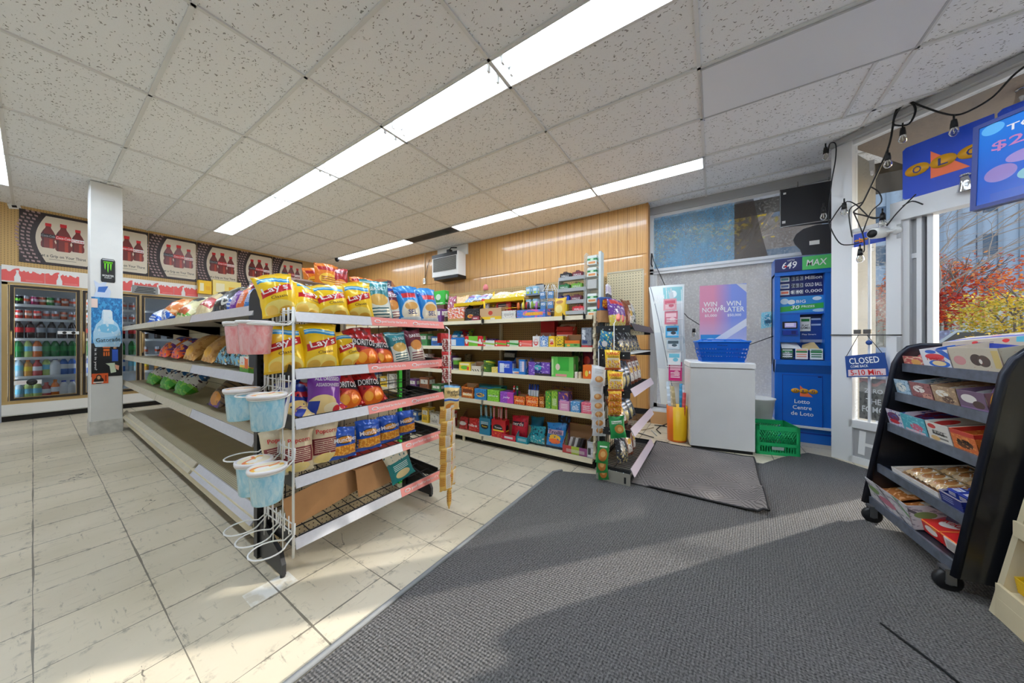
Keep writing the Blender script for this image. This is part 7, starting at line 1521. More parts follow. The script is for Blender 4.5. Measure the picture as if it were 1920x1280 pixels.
# ---- curved leaflet display beside the freezer
t = thing('leaflet_stand', 'tall curved pale leaflet stand between the wood wall and the freezer', 'display stand', (4.50, .50, 0), (0, 0, R(-90)))
b = MB()
def cs(u, v): 
    z = .3 + 1.60 * v; bow = .10 * (1 - (2 * v - 1) ** 2); w = .17 + .05 * v ** 3
    return ((u - .5) * 2 * w - .05 * v + .07 * (1 - v), .06 - bow * .6 + .10 * v + .05 * (2 * u - 1) ** 2, z)
b.grid(cs, 6, 24); b.grid(lambda u, v: tuple(Vector(cs(u, v)) + Vector((0, .006, 0))), 6, 24, 0, True, True)
b.obj('curved_board', [PM('leaflet_board', (226, 232, 232), [('r', .42, .95, .86, .98, (140, 200, 206)), ('e', .7, .92, .1, .03, (236, 240, 240)), ('n', 5, .62, (196, 206, 210)), ('r', .0, .3, .3, .6, (206, 214, 220)), ('d', 2, 1, 1.1, .03, (120, 130, 140))])], t)
txt('lettering', 'WIN\nNOW', .14, .11, T_WHITE, t, -.10, 1.70, .02)
b = MB()
for x in (-.0, .17): b.tube([(x + .02, -.03, .35), (x, -.04, 1.0), (x - .02, -.01, 1.80)], .003, 5)
for k in range(6): z = .62 + .2 * k; b.tube([(-.01, -.06, z), (.18, -.06, z)], .003, 5); b.tube([(.0, -.02, z), (-.01, -.06, z)], .003, 5); b.tube([(.17, -.02, z), (.18, -.06, z)], .003, 5)
b.obj('wire_pockets', [WIREW], t)
LM = Matrix.Translation((4.50, .50, 0)) @ Matrix.Rotation(R(-90), 4, 'Z')
for i, (z, h, c, c2, nm) in enumerate(((.70, .24, (206, 40, 120), (240, 180, 200), 'magenta'), (.90, .17, (236, 240, 240), (120, 200, 220), 'white'), (1.10, .13, (190, 206, 214), (70, 90, 100), 'grey photo'), (1.25, .15, (70, 170, 220), (40, 50, 60), 'sky blue'), (1.42, .17, (206, 110, 130), (240, 200, 206), 'rose'), (1.60, .15, (226, 160, 170), (200, 90, 110), 'pale pink'))):
    b = MB(); b.box(-.075, .075, -.004, .004, 0, h)
    tag(b.obj('leaflet', [PM('leaf%d' % i, c, [('r', .1, .9, .55, .85, c2), ('sr', 12, .4, .15, .85, .15, .45, (246, 240, 240)), ('e', .6, .4, .2, .14, c2)])], None, LM @ Vector((.085 - .012 * i, -.045, z - .06)), (-R(4), 0, R(-90))), nm + ' leaflet in the wire pockets of the curved stand', 'leaflet', 'leaflets in the stand')
bm_ = MB(); bm_.lathe([(0, 0), (.098, 0), (.10, .01), (.11, .40), (.104, .40), (.094, .012), (0, .012)], 24)
bo = bm_.obj('waste_bin', [PM('bin_print', (250, 200, 30), [('r', .30, .62, 0, 1, (226, 110, 30)), ('e', .16, .3, .06, .12, (246, 226, 120)), ('r', 0, 1, 0, .05, (226, 110, 30)), ('e', .1, .58, .04, .1, (250, 244, 230))])], None, (4.06, .36, 0), (0, 0, R(30))); tag(bo, 'yellow and orange bin holding paper rolls beside the freezer', 'bin')
for i, (dx, dy, c, h, tx, ty, nm) in enumerate(((-.03, .05, (200, 214, 226), .66, -4, 4, 'pale blue'), (.0, .02, (206, 190, 150), .62, -6, 6, 'tan'), (.03, .0, (180, 160, 110), .60, -5, 8, 'olive tan'), (.0, -.04, (30, 140, 190), .64, 0, 2, 'blue'), (.03, -.06, (214, 216, 224), .63, 0, -3, 'white striped'), (-.04, -.06, (196, 60, 60), .55, 2, -6, 'red'))):
    b = MB(); b.lathe([(0, 0), (.018, 0), (.018, h), (.006, h), (.006, h - .02), (0, h - .02)], 12); tag(b.obj('paper_roll', [PM('roll%d' % i, c, [('s', 8, .3, 'v', tuple(min(255, q + 26) for q in c))])], None, (4.06 + dx, .36 + dy, .013), (R(tx), R(ty * .5), 0)), nm + ' paper roll standing in the yellow bin', 'paper roll', 'rolls in the yellow bin')
# ---- green milk crate and white tub
GC = M('crate_green', (22, 160, 92), .45); t = thing('milk_crate', 'green plastic lattice milk crate on the floor right of the freezer', 'crate', (4.055, -.535, 0), (0, 0, R(-76)))
def wall(mb, L, H, T):
    mb.box(-L, L, 0, .012, 0, .03, 0, T); mb.box(-L, L, 0, .012, H - .045, H, 0, T); mb.box(-L, -L + .03, 0, .012, 0, H, 0, T); mb.box(L - .03, L, 0, .012, 0, H, 0, T); mb.box(-L, L, 0, .012, .09, .12, 0, T)
    for i in range(15):
        x = -L + .03 + (2 * L - .06) * i / 14
        for s in (-1, 1):
            x2 = x + s * .07
            if abs(x2) < L: mb.tube([T @ Vector((x, .006, .115)), T @ Vector((x2, .006, H - .04))], .0045, 4)
        mb.box(x - .003, x + .003, .002, .010, .03, .09, 0, T)
b = MB(); wall(b, .18, .29, TR(0, 0, 0)); wall(b, .16, .29, TR(.18, .16, 0, rz=PI / 2)); wall(b, .18, .29, TR(0, .32, 0, rz=PI)); wall(b, .16, .29, TR(-.18, .16, 0, rz=-PI / 2))
for i in range(9): b.box(-.17 + .0425 * i - .004, -.17 + .0425 * i + .004, .01, .31, .01, .018); b.box(-.17, .17, .03 + .033 * i, .037 + .033 * i, .01, .018)
b.obj('lattice_body', [GC], t)
b = MB(); b.prism([(-.05, .055), (.05, .055), (.05, .085), (-.05, .085)], -.002, 0); b.obj('label', [M('crate_label', (150, 170, 160), .5)], t)
b = MB(); b.lathe([(0, 0), (.13, 0), (.16, .22), (.168, .225), (.168, .235), (.15, .235), (.12, .01), (0, .01)], 22); tag(b.obj('white_tub', [W_WHITE], None, (4.56, -.42, .26)), 'white plastic tub on a box between the freezer and the lottery stand', 'tub')
b = MB(); b.rbox(-.16, .16, -.16, .16, 0, .26, .004); tag(b.obj('white_box', [W_WHITE], None, (4.56, -.42, 0)), 'white box under the plastic tub beside the lottery stand', 'box')
# cables and litter on the floor by the window
b = MB(); b.tube([(4.62, .55, .01), (4.5, .66, .03), (4.42, .55, .05), (4.5, .42, .03), (4.6, .5, .06), (4.5, .6, .02), (4.35, .62, .012), (4.2, .55, .01)], .006, 6); tag(b.obj('cable', [BLACKP], None), 'black cable tangled on the floor under the leaflet stand', 'cable')
for i, (x, y, a, c) in enumerate(((4.2, .62, 20, (190, 190, 186)), (4.05, .70, 60, (90, 90, 90)), (4.35, .72, -30, (200, 180, 150)))):
    b = MB(); b.tube([(-.12, 0, .007), (.12, .01, .007)], .006, 6); tag(b.obj('stick', [M('stick%d' % i, c, .5)], None, (x, y, 0), (0, 0, R(a))), ['pale grey', 'dark grey', 'tan'][i] + ' stick lying on the bright floor left of the bin', 'stick')
b = MB(); b.lathe([(0, 0), (.035, 0), (.045, .10), (.042, .10), (.032, .005), (0, .005)], 14); tag(b.obj('teal_cup', [M('teal_plastic', (40, 150, 150), .4)], None, (4.45, .34, 0), (0, 0, 0)), 'teal cup on the floor behind the yellow bin', 'cup')
# ================================================================= diagonal entrance
def eobj(mb, name, mats, parent=None): return mb.obj(name, mats, parent, (E0.x, E0.y, 0) if parent is None else (0, 0, 0), ENROT if parent is None else (0, 0, 0))
D1 = struct(thing('door_1', None, None, (E0.x, E0.y, 0), ENROT))
b = MB(); b.box(0, .125, 0, .10, 0, CEIL); b.box(0, 1.7, -.03, .10, 3.04, CEIL, 1); b.box(.125, 1.7, .02, .08, 3.0, 3.04); b.box(.125, .151, .0, .09, .0, 3.04); b.box(.364, .40, .02, .08, .34, 2.17); b.box(.40, .464, -.01, .10, 0, 2.33); b.box(.125, .44, .01, .09, 2.165, 2.2)
b.box(.125, .44, .0, .09, .33, .40); b.box(.125, .44, .02, .06, .0, .33, 1); b.box(.125, .44, .0, .09, 0, .06); b.box(.40, 1.6, -.01, .10, 2.17, 2.33); b.box(.46, 1.5, .0, .1, 0, .02, 2); b.box(.44, .464, -.014, -.009, 1.05, 1.18, 1); b.box(.44, .464, -.014, -.009, 2.02, 2.14, 1); b.box(.245, .262, .03, .05, .40, 2.165)
b.box(1.5, 1.56, 0, .1, 0, 2.33); b.box(1.56, 2.6, 0, .1, 0, CEIL)
b.obj('door_frame', [W_FRAME, W_GREY, CHROME], D1)
b = MB(); b.hexa([(4.33, -.99, 0), (4.38, -1.06, 0), (5.08, -1.5, 0), (5.08, -1.42, 0), (4.33, -.99, CEIL), (4.38, -1.06, CEIL), (5.08, -1.5, CEIL), (5.08, -1.42, CEIL)]); struct(b.obj('wall_corner', [M('corner_stucco', (150, 144, 132), .8)]))
b = MB(); b.box(.151, .364, .048, .052, .40, 2.165); b.obj('sidelight_pane', [dusty_glass('sidelight_pane', (206, 206, 204), .06, .25)], D1)
b = MB(); b.box(.151, 1.6, .048, .052, 2.33, 3.0); b.box(.151, .40, .048, .052, 2.2, 2.33); b.obj('transom_pane', [dusty_glass('transom_pane', (170, 168, 164), .04, .12)], D1)
b = MB(); b.box(.464, .50, .02, .12, .02, 2.17); b.box(.50, .535, .07, .12, .02, 2.17, 1); b.box(.535, .562, .03, .12, .02, 2.17); b.box(.562, .59, .09, .12, .02, 2.17, 2); b.box(.59, .622, .03, .12, .02, 2.17); b.box(.50, .535, .05, .12, 1.84, 1.88)
b.obj('door_jamb', [W_FRAME, W_GREY, M('jamb_shadow_gap', (96, 96, 98), .5)], D1)
OLB = PM('lotto_sign_blue', (10, 66, 190), [('n', 3, .62, (14, 76, 204))], .35)
def esign(s0, s1, z0, z1, label, cut=.03, y=.03, logo=None):
    t = thing('lotto_sign', label, 'sign', (E0.x, E0.y, 0), ENROT); b = MB()
    b.prism([(s0 + cut, z0), (s1, z0), (s1, z1), (s0 + cut, z1), (s0, z1 - cut), (s0, z0 + cut)], y - .006, y); b.obj('panel', [OLB], t)
    if logo: olg(t, *logo, y - .006)
    return t
esign(.464, .901, 2.335, 2.775, 'big blue lottery sign with orange arrow on the glass over the entrance', .02, .02, (.68, 2.56, .22))
esign(.914, 1.36, 2.335, 2.785, 'blue lottery sign at the right edge over the entrance', .02, .02)
esign(.153, .250, 2.03, 2.15, 'small blue strip sign with orange logo at the top of the narrow side window', .001, .03, (.205, 2.085, .05))
esign(.262, .362, 2.03, 2.15, 'small plain blue strip sign above the white bullet camera', .001, .03)
b = MB(); b.tube([(.0, -.012, 1.205), (.47, -.012, 1.195)], .006, 6); b.box(.17, .22, -.018, -.006, 1.21, 1.25); b.box(.235, .285, -.018, -.006, 1.21, 1.25)
tag(eobj(b, 'security_bar', [M('dark_chain', (90, 88, 86), .4, .5)]), 'thin dark bar with two clips across the narrow side window', 'bar')
t = thing('closed_sign', 'blue hanging closed sign with red minutes strip on the narrow side window', 'sign', (E0.x, E0.y, 0), ENROT)
b = MB(); b.hexa([(.128, -.03, .80), (.405, -.03, .84), (.405, -.026, .84), (.128, -.026, .80), (.115, -.03, 1.0), (.375, -.03, 1.045), (.375, -.026, 1.045), (.115, -.026, 1.0)]); P_ = b.obj('panel', [M('sign_navy', (30, 70, 140), .4)], t)
txt('lettering', 'CLOSED', .20, .058, T_WHITE, P_, .245, .968, -.032, roll=R(9)); txt('lettering', 'COME BACK', .12, .022, T_WHITE, P_, .215, .912, -.032, roll=R(9))
b = MB(); b.hexa([(.14, -.0315, .812), (.385, -.0315, .848), (.385, -.030, .848), (.14, -.030, .812), (.138, -.0315, .872), (.382, -.0315, .905), (.382, -.030, .905), (.138, -.030, .872)]); b.obj('minutes_strip', [M('pale_pink_strip', (226, 206, 210), .5)], t)
txt('lettering', '5-10 Min.', .21, .05, T_RED, P_, .26, .86, -.033, roll=R(8))
b = MB(); b.tube([(.125, -.028, 1.0), (.205, -.02, 1.20)], .0025, 4); b.tube([(.36, -.028, 1.04), (.26, -.02, 1.20)], .0025, 4); b.obj('string', [BLACKP], t)
b = MB(); b.lathe([(0, 0), (.022, 0), (.022, .004), (0, .004)], 16, 0, TR(.28, -.03, 1.13, PI / 2)); tag(eobj(b, 'round_tag', [M('sign_navy', (30, 70, 140), .4)]), 'small round navy tag above the closed sign', 'tag')
t = thing('window_poster', 'grey poster with white block lettering behind the narrow side window', 'poster', (E0.x, E0.y, 0), ENROT)
b = MB(); b.box(.175, .365, .060, .064, .42, .80); b.obj('sheet', [PM('fomo_print', (120, 118, 114), [('n', 6, .55, (90, 88, 86)), ('r', 0, 1, .66, 1, (176, 172, 166)), ('w', .9, .06, 9, .04, (226, 180, 170))])], t)
for s, z, w_, h_ in (('ZERO', .685, .12, .04), ('THE', .59, .10, .05), ('FOMO', .515, .15, .055)): txt('lettering', s, w_, h_, T_WHITE, t, .27, z, .058)
for i, (x0, x1, z0, z1, r_) in enumerate(((.19, .235, .09, .31, 3), (.23, .40, .17, .20, 3), (.36, .41, .12, .30, -4))):
    b = MB(); b.box(-(x1 - x0) / 2, (x1 - x0) / 2, -.002, 0, -(z1 - z0) / 2, (z1 - z0) / 2); p = ENT @ Vector(((x0 + x1) / 2, .018, (z0 + z1) / 2)); tag(b.obj('tape_strip', [PAPERW], None, p, (0, R(r_), ENROT[2])), ['left upright', 'horizontal', 'right upright'][i] + ' strip of white tape on the grey panel below the narrow side window', 'tape')
# cameras
t = thing('bullet_camera', 'white bullet camera with a dark lens hood on the door post', 'camera', ENT @ Vector((.42, -.02, 2.09)), (0, 0, ENROT[2]))
b = MB(); b.lathe([(0, -.07), (.040, -.07), (.046, -.06), (.046, .05), (.040, .06), (0, .062)], 18, 0, TR(-.07, -.05, 0, R(98), 0, R(-8))); b.obj('body', [W_WHITE], t)
b = MB(); b.lathe([(0, .0), (.037, .0), (.037, .004), (0, .004)], 18, 0, TR(-.07, -.05, 0, R(98), 0, R(-8)) @ Matrix.Translation((0, 0, .0632)) @ Matrix.Scale(.92, 4)); b.obj('lens', [BLACKP], t)
b = MB(); b.lathe([(0, 0), (.035, 0), (.03, .02), (0, .024)], 16, 0, TR(.02, .015, .0, PI / 2)); b.tube([(.02, 0, 0), (-.03, -.03, .0), (-.05, -.04, 0)], .012, 8); b.obj('mount', [W_WHITE], t)
for nm, s, z, y, lab in (('spot_lamp', .80, 2.34, -.05, 'chrome spot lamp on the header beside the hanging screen'), ('spot_lamp', .93, 2.98, .35, 'chrome spot lamp on the outdoor soffit above the entrance')):
    t = thing(nm, lab, 'lamp', ENT @ Vector((s, y, z)), (0, 0, ENROT[2])); b = MB(); b.lathe([(0, .05), (.022, .045), (.03, .0), (.045, -.05), (.048, -.055), (.04, -.05), (0, -.04)], 16, 0, TR(0, 0, -.02, R(20))); b.tube([(0, .0, .03), (.0, .04, .05)], .01, 6); b.obj('shade', [CHROME], t)
    b = MB(); b.lathe([(0, .03), (.03, .03), (.03, .04), (0, .045)], 14); b.obj('mount', [CHROME], t)
# hanging lottery screen
a = Vector((3.08, -1.294, 0)); d = Vector((-.78, -.62, 0)).normalized(); t = thing('lottery_screen', 'blue lottery screen in a navy frame hanging above the entrance', 'screen', (a.x, a.y, 1.925), (R(-1), R(1), math.atan2(d.y, d.x)))
L_, H_ = .86, .50
b = MB(); b.box(0, L_, 0, .05, 0, .022); b.box(0, L_, 0, .05, H_ - .022, H_); b.box(0, .022, 0, .05, .022, H_ - .022); b.box(L_ - .022, L_, 0, .05, .022, H_ - .022); b.box(0, L_, .02, .05, 0, H_); b.obj('bezel', [M('navy_bezel', (52, 66, 130), .35)], t)
b = MB(); b.box(.022, L_ - .022, .006, .012, .022, H_ - .022)
S_ = b.obj('screen', [PM('lotto_screen', (24, 78, 176), [('g', 'v', .2, 1, (30, 116, 206)), ('e', .10, .34, .07, .10, (140, 120, 180)), ('e', .06, .93, .05, .07, (90, 170, 226)), ('e', .22, .25, .05, .07, (130, 180, 190)), ('r', .06, .9, .0, .11, (40, 80, 170)), ('r', .25, .9, .20, .46, (96, 150, 200)), ('e', .2, .48, .08, .07, (150, 130, 190))], .2, emit=.35)], t)
for s, x, z, w_, h_, m_ in (('TOP PRIZE', .29, .415, .34, .036, T_WHITE), ('$25,000', .25, .335, .36, .06, M('screen_pink', (200, 130, 190), .5)), ('win', .28, .28, .1, .04, T_WHITE), ('50', .40, .17, .26, .13, T_WHITE), ('A NIGHT', .30, .075, .2, .022, T_WHITE)): txt('lettering', s, w_, h_, m_, S_, x, z, .004)
b = MB(); b.tube([(.2, .04, H_ - .03), (.2, .04, CEIL - 1.925)], .008, 6); b.tube([(.66, .04, H_ - .03), (.66, .04, CEIL - 1.925)], .008, 6); b.obj('hanger_rods', [W_GREY], t)
# string lights: cable with drop sockets
def elp(px, py, off=.06):
    s = ES(px); return ENT @ Vector((s, -off, EZ(px, py)))
t = thing('string_lights', 'black string light cable with clear bulbs looped over the entrance', 'string lights')
path = [(1930, 128), (1905, 148), (1870, 185), (1830, 209), (1800, 219), (1770, 214), (1735, 202), (1715, 195), (1694, 206), (1682, 232), (1690, 238), (1712, 235), (1724, 212), (1718, 197), (1700, 195), (1686, 215), (1676, 270), (1660, 310), (1640, 352), (1626, 380), (1618, 390), (1608, 400), (1626, 405), (1650, 410), (1668, 404)]
def smooth(P_, n=4):
    out = []
    for i in range(len(P_) - 1):
        p0, p1, p2, p3 = P_[max(i - 1, 0)], P_[i], P_[i + 1], P_[min(i + 2, len(P_) - 1)]
        for k in range(n):
            u = k / n; out.append(.5 * ((2 * p1) + (p2 - p0) * u + (2 * p0 - 5 * p1 + 4 * p2 - p3) * u * u + (3 * p1 - p0 - 3 * p2 + p3) * u ** 3))
    return out + [P_[-1]]
b = MB(); b.tube(smooth([elp(*q) for q in path]), .007, 6)
for pth in ([(1608, 400), (1625, 440), (1628, 470), (1622, 474)], [(1560, 290), (1563, 272), (1574, 272), (1574, 300), (1567, 340), (1562, 385), (1562, 420), (1580, 455), (1600, 460), (1624, 455)], [(1562, 420), (1590, 382), (1612, 385), (1640, 410), (1660, 408)], [(1640, 352), (1655, 362), (1660, 380), (1640, 400), (1624, 440)], [(1670, 425), (1690, 400), (1725, 366)], [(1626, 380), (1600, 395), (1604, 440), (1606, 445)], [(1700, 388), (1718, 379), (1738, 385)]):
    b.tube(smooth([elp(*q) for q in pth]), .005, 5)
b.obj('cable', [BLACKP], t)
BULB = glass_mat('bulb_glass', (236, 236, 232), 1.5, .05)
for px, py in ((1798, 236), (1702, 250), (1674, 297), (1557, 285), (1553, 396), (1592, 388), (1622, 474), (1664, 408)):
    p = elp(px, py, .075); b = MB(); T_ = Matrix.Translation(p)
    b.tube([(0, 0, .07), (0, 0, .02)], .006, 6, 0, False, T_); b.lathe([(0, .03), (.014, .03), (.018, .0), (.02, -.03), (.0, -.03)], 12, 0, T_); o = b.obj('socket', [BLACKP], t)
    b = MB(); b.lathe([(.016, -.03), (.026, -.055), (.027, -.07), (.018, -.09), (0, -.098)], 14, 0, T_); b.obj('bulb', [BULB], o)
    b = MB(); b.tube([(0, 0, -.03), (.006, 0, -.05), (-.006, 0, -.065), (0, 0, -.075)], .003, 5, 0, False, T_); b.obj('filament', [M('filament', (240, 236, 226), .4)], o)
b = MB(); b.tube([PX(1222, 475, 4.9), PX(1226, 490, 4.9), PX(1240, 520, 4.85), PX(1258, 560, 4.8), PX(1290, 595, 4.7), PX(1325, 617, 4.66), PX(1352, 617, 4.7), PX(1400, 648, 4.72), PX(1450, 630, 4.85)], .005, 6); b.tube([PX(1222, 475, 4.9), PX(1221, 495, 4.9), PX(1223, 500, 4.9)], .008, 6)
t = thing('string_lights', 'black light cable drooping across the window from the wood wall', 'string lights'); b.obj('cable', [BLACKP], t)
p = PX(1301, 620, 4.70); b = MB(); b.lathe([(0, .03), (.016, .03), (.02, -.02), (0, -.02)], 12, 0, Matrix.Translation(p)); o = b.obj('socket', [BLACKP], t); b = MB(); b.lathe([(.016, -.02), (.027, -.05), (.02, -.08), (0, -.09)], 12, 0, Matrix.Translation(p)); b.obj('bulb', [BULB], o)
# ================================================================= black candy rack and cream counter by the entrance
RO = Vector((2.92, -.845)); RA = R(186); RRX = Vector((math.cos(RA), math.sin(RA))); RBK = Vector((-math.sin(RA), math.cos(RA)))
RKM = Matrix.Translation((RO.x, RO.y, 0)) @ Matrix.Rotation(RA, 4, 'Z')
SZ = [.13, .345, .61, .805, .985]
def ly(z): return .145 * (z - .13) / .855
def rx(px, z):
    k = (px - 960) / F0; d = Vector((FW.x + RT.x * k, FW.y + RT.y * k)); o = RO + RBK * ly(z)
    det = RRX.x * (-d.y) + d.x * RRX.y
    return (-o.x * (-d.y) - d.x * o.y) / det
RL = .70
NAVYM = M('rack_navy_black', (26, 30, 42), .3, .3, nz=.2, nscale=30); RBLK = M('rack_black', (20, 21, 26), .3, coat=.2)
t = thing('candy_rack', 'black wheeled rack with five sloped shelves of snack cake boxes by the entrance', 'rack', (RO.x, RO.y, 0), (0, 0, RA))
for x in (-.02, RL):
    b = MB(); pf = [(-.025, .10), (.11, 1.0), (.135, 1.06), (.17, 1.10), (.22, 1.115), (.36, 1.115), (.40, 1.09), (.42, 1.04), (.46, .10)]
    b.prism(pf[::-1], x - .012, x + .012, 0, Matrix(((0, 1, 0, 0), (1, 0, 0, 0), (0, 0, 1, 0), (0, 0, 0, 1))))
    b.tube([(x, p[0], p[1]) for p in pf], .016, 6, 1); b.obj('side_panel', [RBLK, NAVYM], t)
b = MB(); b.hexa([(0, .43, .1), (RL, .43, .1), (RL, .45, .1), (0, .45, .1), (0, .39, 1.08), (RL, .39, 1.08), (RL, .41, 1.08), (0, .41, 1.08)]); b.obj('back_panel', [RBLK], t)
for z in SZ:
    y = ly(z); b = MB(); b.hexa([(0, y, z), (RL - .01, y, z), (RL - .01, .42, z + .08), (0, .42, z + .08), (0, y, z + .006), (RL - .01, y, z + .006), (RL - .01, .42, z + .086), (0, .42, z + .086)]); s = b.obj('shelf', [NAVYM], t)
    b = MB(); b.box(0, RL - .012, y - .012, y, z - .03, z + .02); b.obj('shelf_lip', [M('scuffed_steel_lip', (104, 112, 126), .35, .4, nz=.3, nscale=26)], s)
for x in (.04, RL - .06):
    for y in (-.015, .40):
        b = MB(); b.lathe([(0, -.015), (.040, -.015), (.047, -.008), (.047, .008), (.040, .015), (0, .015)], 20, 0, TR(x, y, .048, 0, PI / 2)); b.lathe([(0, -.017), (.016, -.017), (.016, .017), (0, .017)], 12, 1, TR(x, y, .048, 0, PI / 2)); w_ = b.obj('caster', [BLACKP, M('caster_hub', (110, 110, 112), .4, .5)], t)
        b = MB(); b.box(x - .024, x + .024, y - .02, y + .04, .097, .108); b.box(x - .024, x - .019, y - .016, y + .016, .04, .10); b.box(x + .019, x + .024, y - .016, y + .016, .04, .10); b.obj('fork', [M('caster_steel', (120, 120, 122), .35, .7)], w_)
RLS = R(12)
def rtray(px0, px1, k, h, base, shapes, label, text=None, dep=.26, lip=1.0, packs=None, pn='snack pack', pc=None, inn=None):
    z = SZ[k]; x0, x1 = rx(px0, z), rx(px1, z); w = abs(x1 - x0) - .006; xc = (x0 + x1) / 2
    o = tray('snack_carton', w, dep, h, PM('rk_' + label[:36], base, shapes, .4, 0, .15), h * lip, h, inn); loc = RKM @ Vector((xc, ly(z) + dep + .004, z + .010 + .0)); 
    o.location = RKM @ Vector((xc, ly(z) + .003 + dep * math.cos(RLS), z + .012 + dep * math.sin(RLS))); o.rotation_euler = (RLS, 0, RA); tag(o, label, 'carton', 'cartons on the black rack')
    if text: txt('lettering', text[0], w * text[2], h * lip * text[3], LABT[text[1]], o, 0, h * lip * .5, -dep - .0012)
    if packs:
        for i in range(packs):
            u = -w / 2 + w * (i + .5) / packs
            q = bag('snack_cake', w / packs * .9, dep * .62, .035, PM('rkp_' + label[:30], pc, [('n', 6, .55, tuple(min(255, c + 60) for c in pc)), ('r', .2, .8, .3, .6, (240, 236, 226))], .2, .15, .4), i + px0)
            q.location = RKM @ Vector((xc + u, ly(z) + .05, z + .045 + h * .25)); q.rotation_euler = (-PI / 2 + RLS + R(6), 0, RA)
            tag(q, ['left ', 'right '][i] + pn + ' lying in the ' + label.split(',')[0], 'snack', 'snacks in the ' + label[:24])
SN = [', bottom candy rack shelf', ', fourth candy rack shelf', ', third candy rack shelf', ', second candy rack shelf', ', top candy rack shelf']
rtray(1688, 1733, 4, .055, (196, 90, 90), [N((236, 206, 180), 6, .54), ('e', .7, .4, .2, .3, (226, 170, 90))], 'low pink carton at the far end' + SN[4], None, .2, 1, 2, 'pink wrapped pastry', (206, 110, 110))
rtray(1731, 1786, 4, .10, (236, 238, 244), [('d', 1, .8, 1.5, .14, (40, 100, 200)), ('e', .5, .62, .34, .16, (226, 60, 70)), ('e', .6, .24, .36, .2, (40, 110, 210)), ('e', .6, .26, .24, .14, (246, 220, 160)), ('e', .4, .88, .2, .1, (40, 100, 200))], 'white and blue round cake carton' + SN[4], ('Twinkies', 'r', .66, .2), .3, 1)
rtray(1786, 1886, 4, .115, (206, 196, 176), [('e', .55, .5, .12, .24, (70, 54, 48)), ('e', .68, .46, .12, .24, (84, 66, 58)), ('e', .62, .44, .03, .1, (236, 230, 220)), ('e', .2, .44, .13, .2, (214, 150, 150)), N((180, 60, 60), 18, .70), ('r', .86, .98, .2, .9, (214, 190, 120))], 'large cream carton with dark round cakes' + SN[4], None, .32, 1, 2, 'cream wrapped snack cake', (206, 196, 170))
b = MB(); b.hexa([(0, 0, 0), (.62, 0, 0), (.62, .12, .04), (0, .12, .04), (0, .002, .05), (.62, .002, .09), (.62, .10, .12), (0, .10, .08)]); tag(b.obj('carton_stack', [PM('upper_cakes', (200, 192, 180), [('e', .35, .7, .03, .16, (220, 60, 60)), ('e', .62, .72, .03, .16, (220, 60, 60)), ('w', .3, .1, 5, .16, (30, 60, 170)), ('r', .7, 1, .6, 1, (90, 190, 220)), ('sr', 8, .4, .36, .52, .5, .7, (60, 60, 130))])], None, RKM @ Vector((.07, .26, 1.085)), (0, 0, RA)), 'long white and blue carton lying across the top of the black candy rack', 'carton')
for i, (a, c, base, sh, nm, tx) in enumerate(((1680, 1712, (176, 206, 226), [('e', .4, .5, .3, .3, (236, 240, 236)), N((90, 140, 170))], 'pale blue carton at the far end', None), (1708, 1752, (150, 90, 90), [('e', .45, .6, .26, .22, (240, 236, 230)), ('r', .55, .95, .1, .4, (206, 150, 130)), N((110, 60, 60))], 'dusky red carton', None), (1752, 1800, (170, 140, 110), [('e', .4, .6, .26, .2, (240, 236, 226)), ('e', .6, .3, .24, .2, (90, 60, 44)), N((206, 180, 140))], 'tan carton with a dark cake print', None), (1800, 1856, (110, 84, 110), [('e', .4, .6, .28, .22, (236, 232, 226)), ('e', .7, .34, .2, .2, (70, 44, 36)), ('r', 0, 1, 0, .16, (140, 110, 150))], 'mauve brown carton', None))):
    rtray(a, c, 3, .092, base, sh, nm + SN[3], tx, .28, 1, 2 if i in (0, 3) else None, ['blue wrapped cake', '', '', 'silver wrapped cake'][i], (150, 160, 176))
o = bag('cookie_bag', .10, .14, .05, PM('cookie_bag', (96, 60, 110), [('e', .5, .36, .4, .24, (226, 160, 40)), ('n', 8, .6, (140, 90, 40))], .3, .1, .3), 9); o.location = RKM @ Vector((.63, ly(.805) + .02, .825)); o.rotation_euler = (-R(10), R(8), RA); tag(o, 'purple bag of golden cookies at the near end of the second rack shelf', 'snack bag')
for i, (a, c, base, sh, nm, tx, inn) in enumerate(((1664, 1696, (206, 206, 220), [('e', .5, .6, .36, .26, (110, 40, 80)), N((60, 90, 170)), ('e', .5, .3, .3, .12, (206, 50, 60))], 'white and violet carton at the far end', None, None), (1694, 1742, (70, 170, 190), [('e', .6, .4, .26, .2, (206, 90, 120)), ('r', .1, .9, .06, .2, (230, 200, 210)), N((130, 206, 216))], 'teal carton with a pink rim', None, M('rose_card', (226, 110, 110), .6)), (1742, 1788, (226, 222, 214), [('e', .26, .8, .18, .12, (206, 60, 60)), ('sr', 5, .45, .25, .85, .2, .62, (120, 116, 110)), ('e', .3, .2, .2, .12, (230, 190, 120))], 'white fudge carton', ('FUDGE', 'k', .5, .2), None), (1788, 1838, (214, 110, 50), [('e', .5, .4, .34, .2, (90, 50, 30)), N((236, 160, 80)), ('r', 0, 1, .8, 1, (196, 50, 40))], 'orange carton with dark bars', ('SUPER', 'k', .5, .2), None))):
    rtray(a, c, 2, .10, base, sh, nm + SN[2], tx, .28, 1, None, '', None, inn)
rtray(1672, 1762, 1, .035, (232, 230, 226), [N((206, 196, 180))], 'flat white tray of clear wrapped pastries at the far side' + SN[1], None, .30, 1)
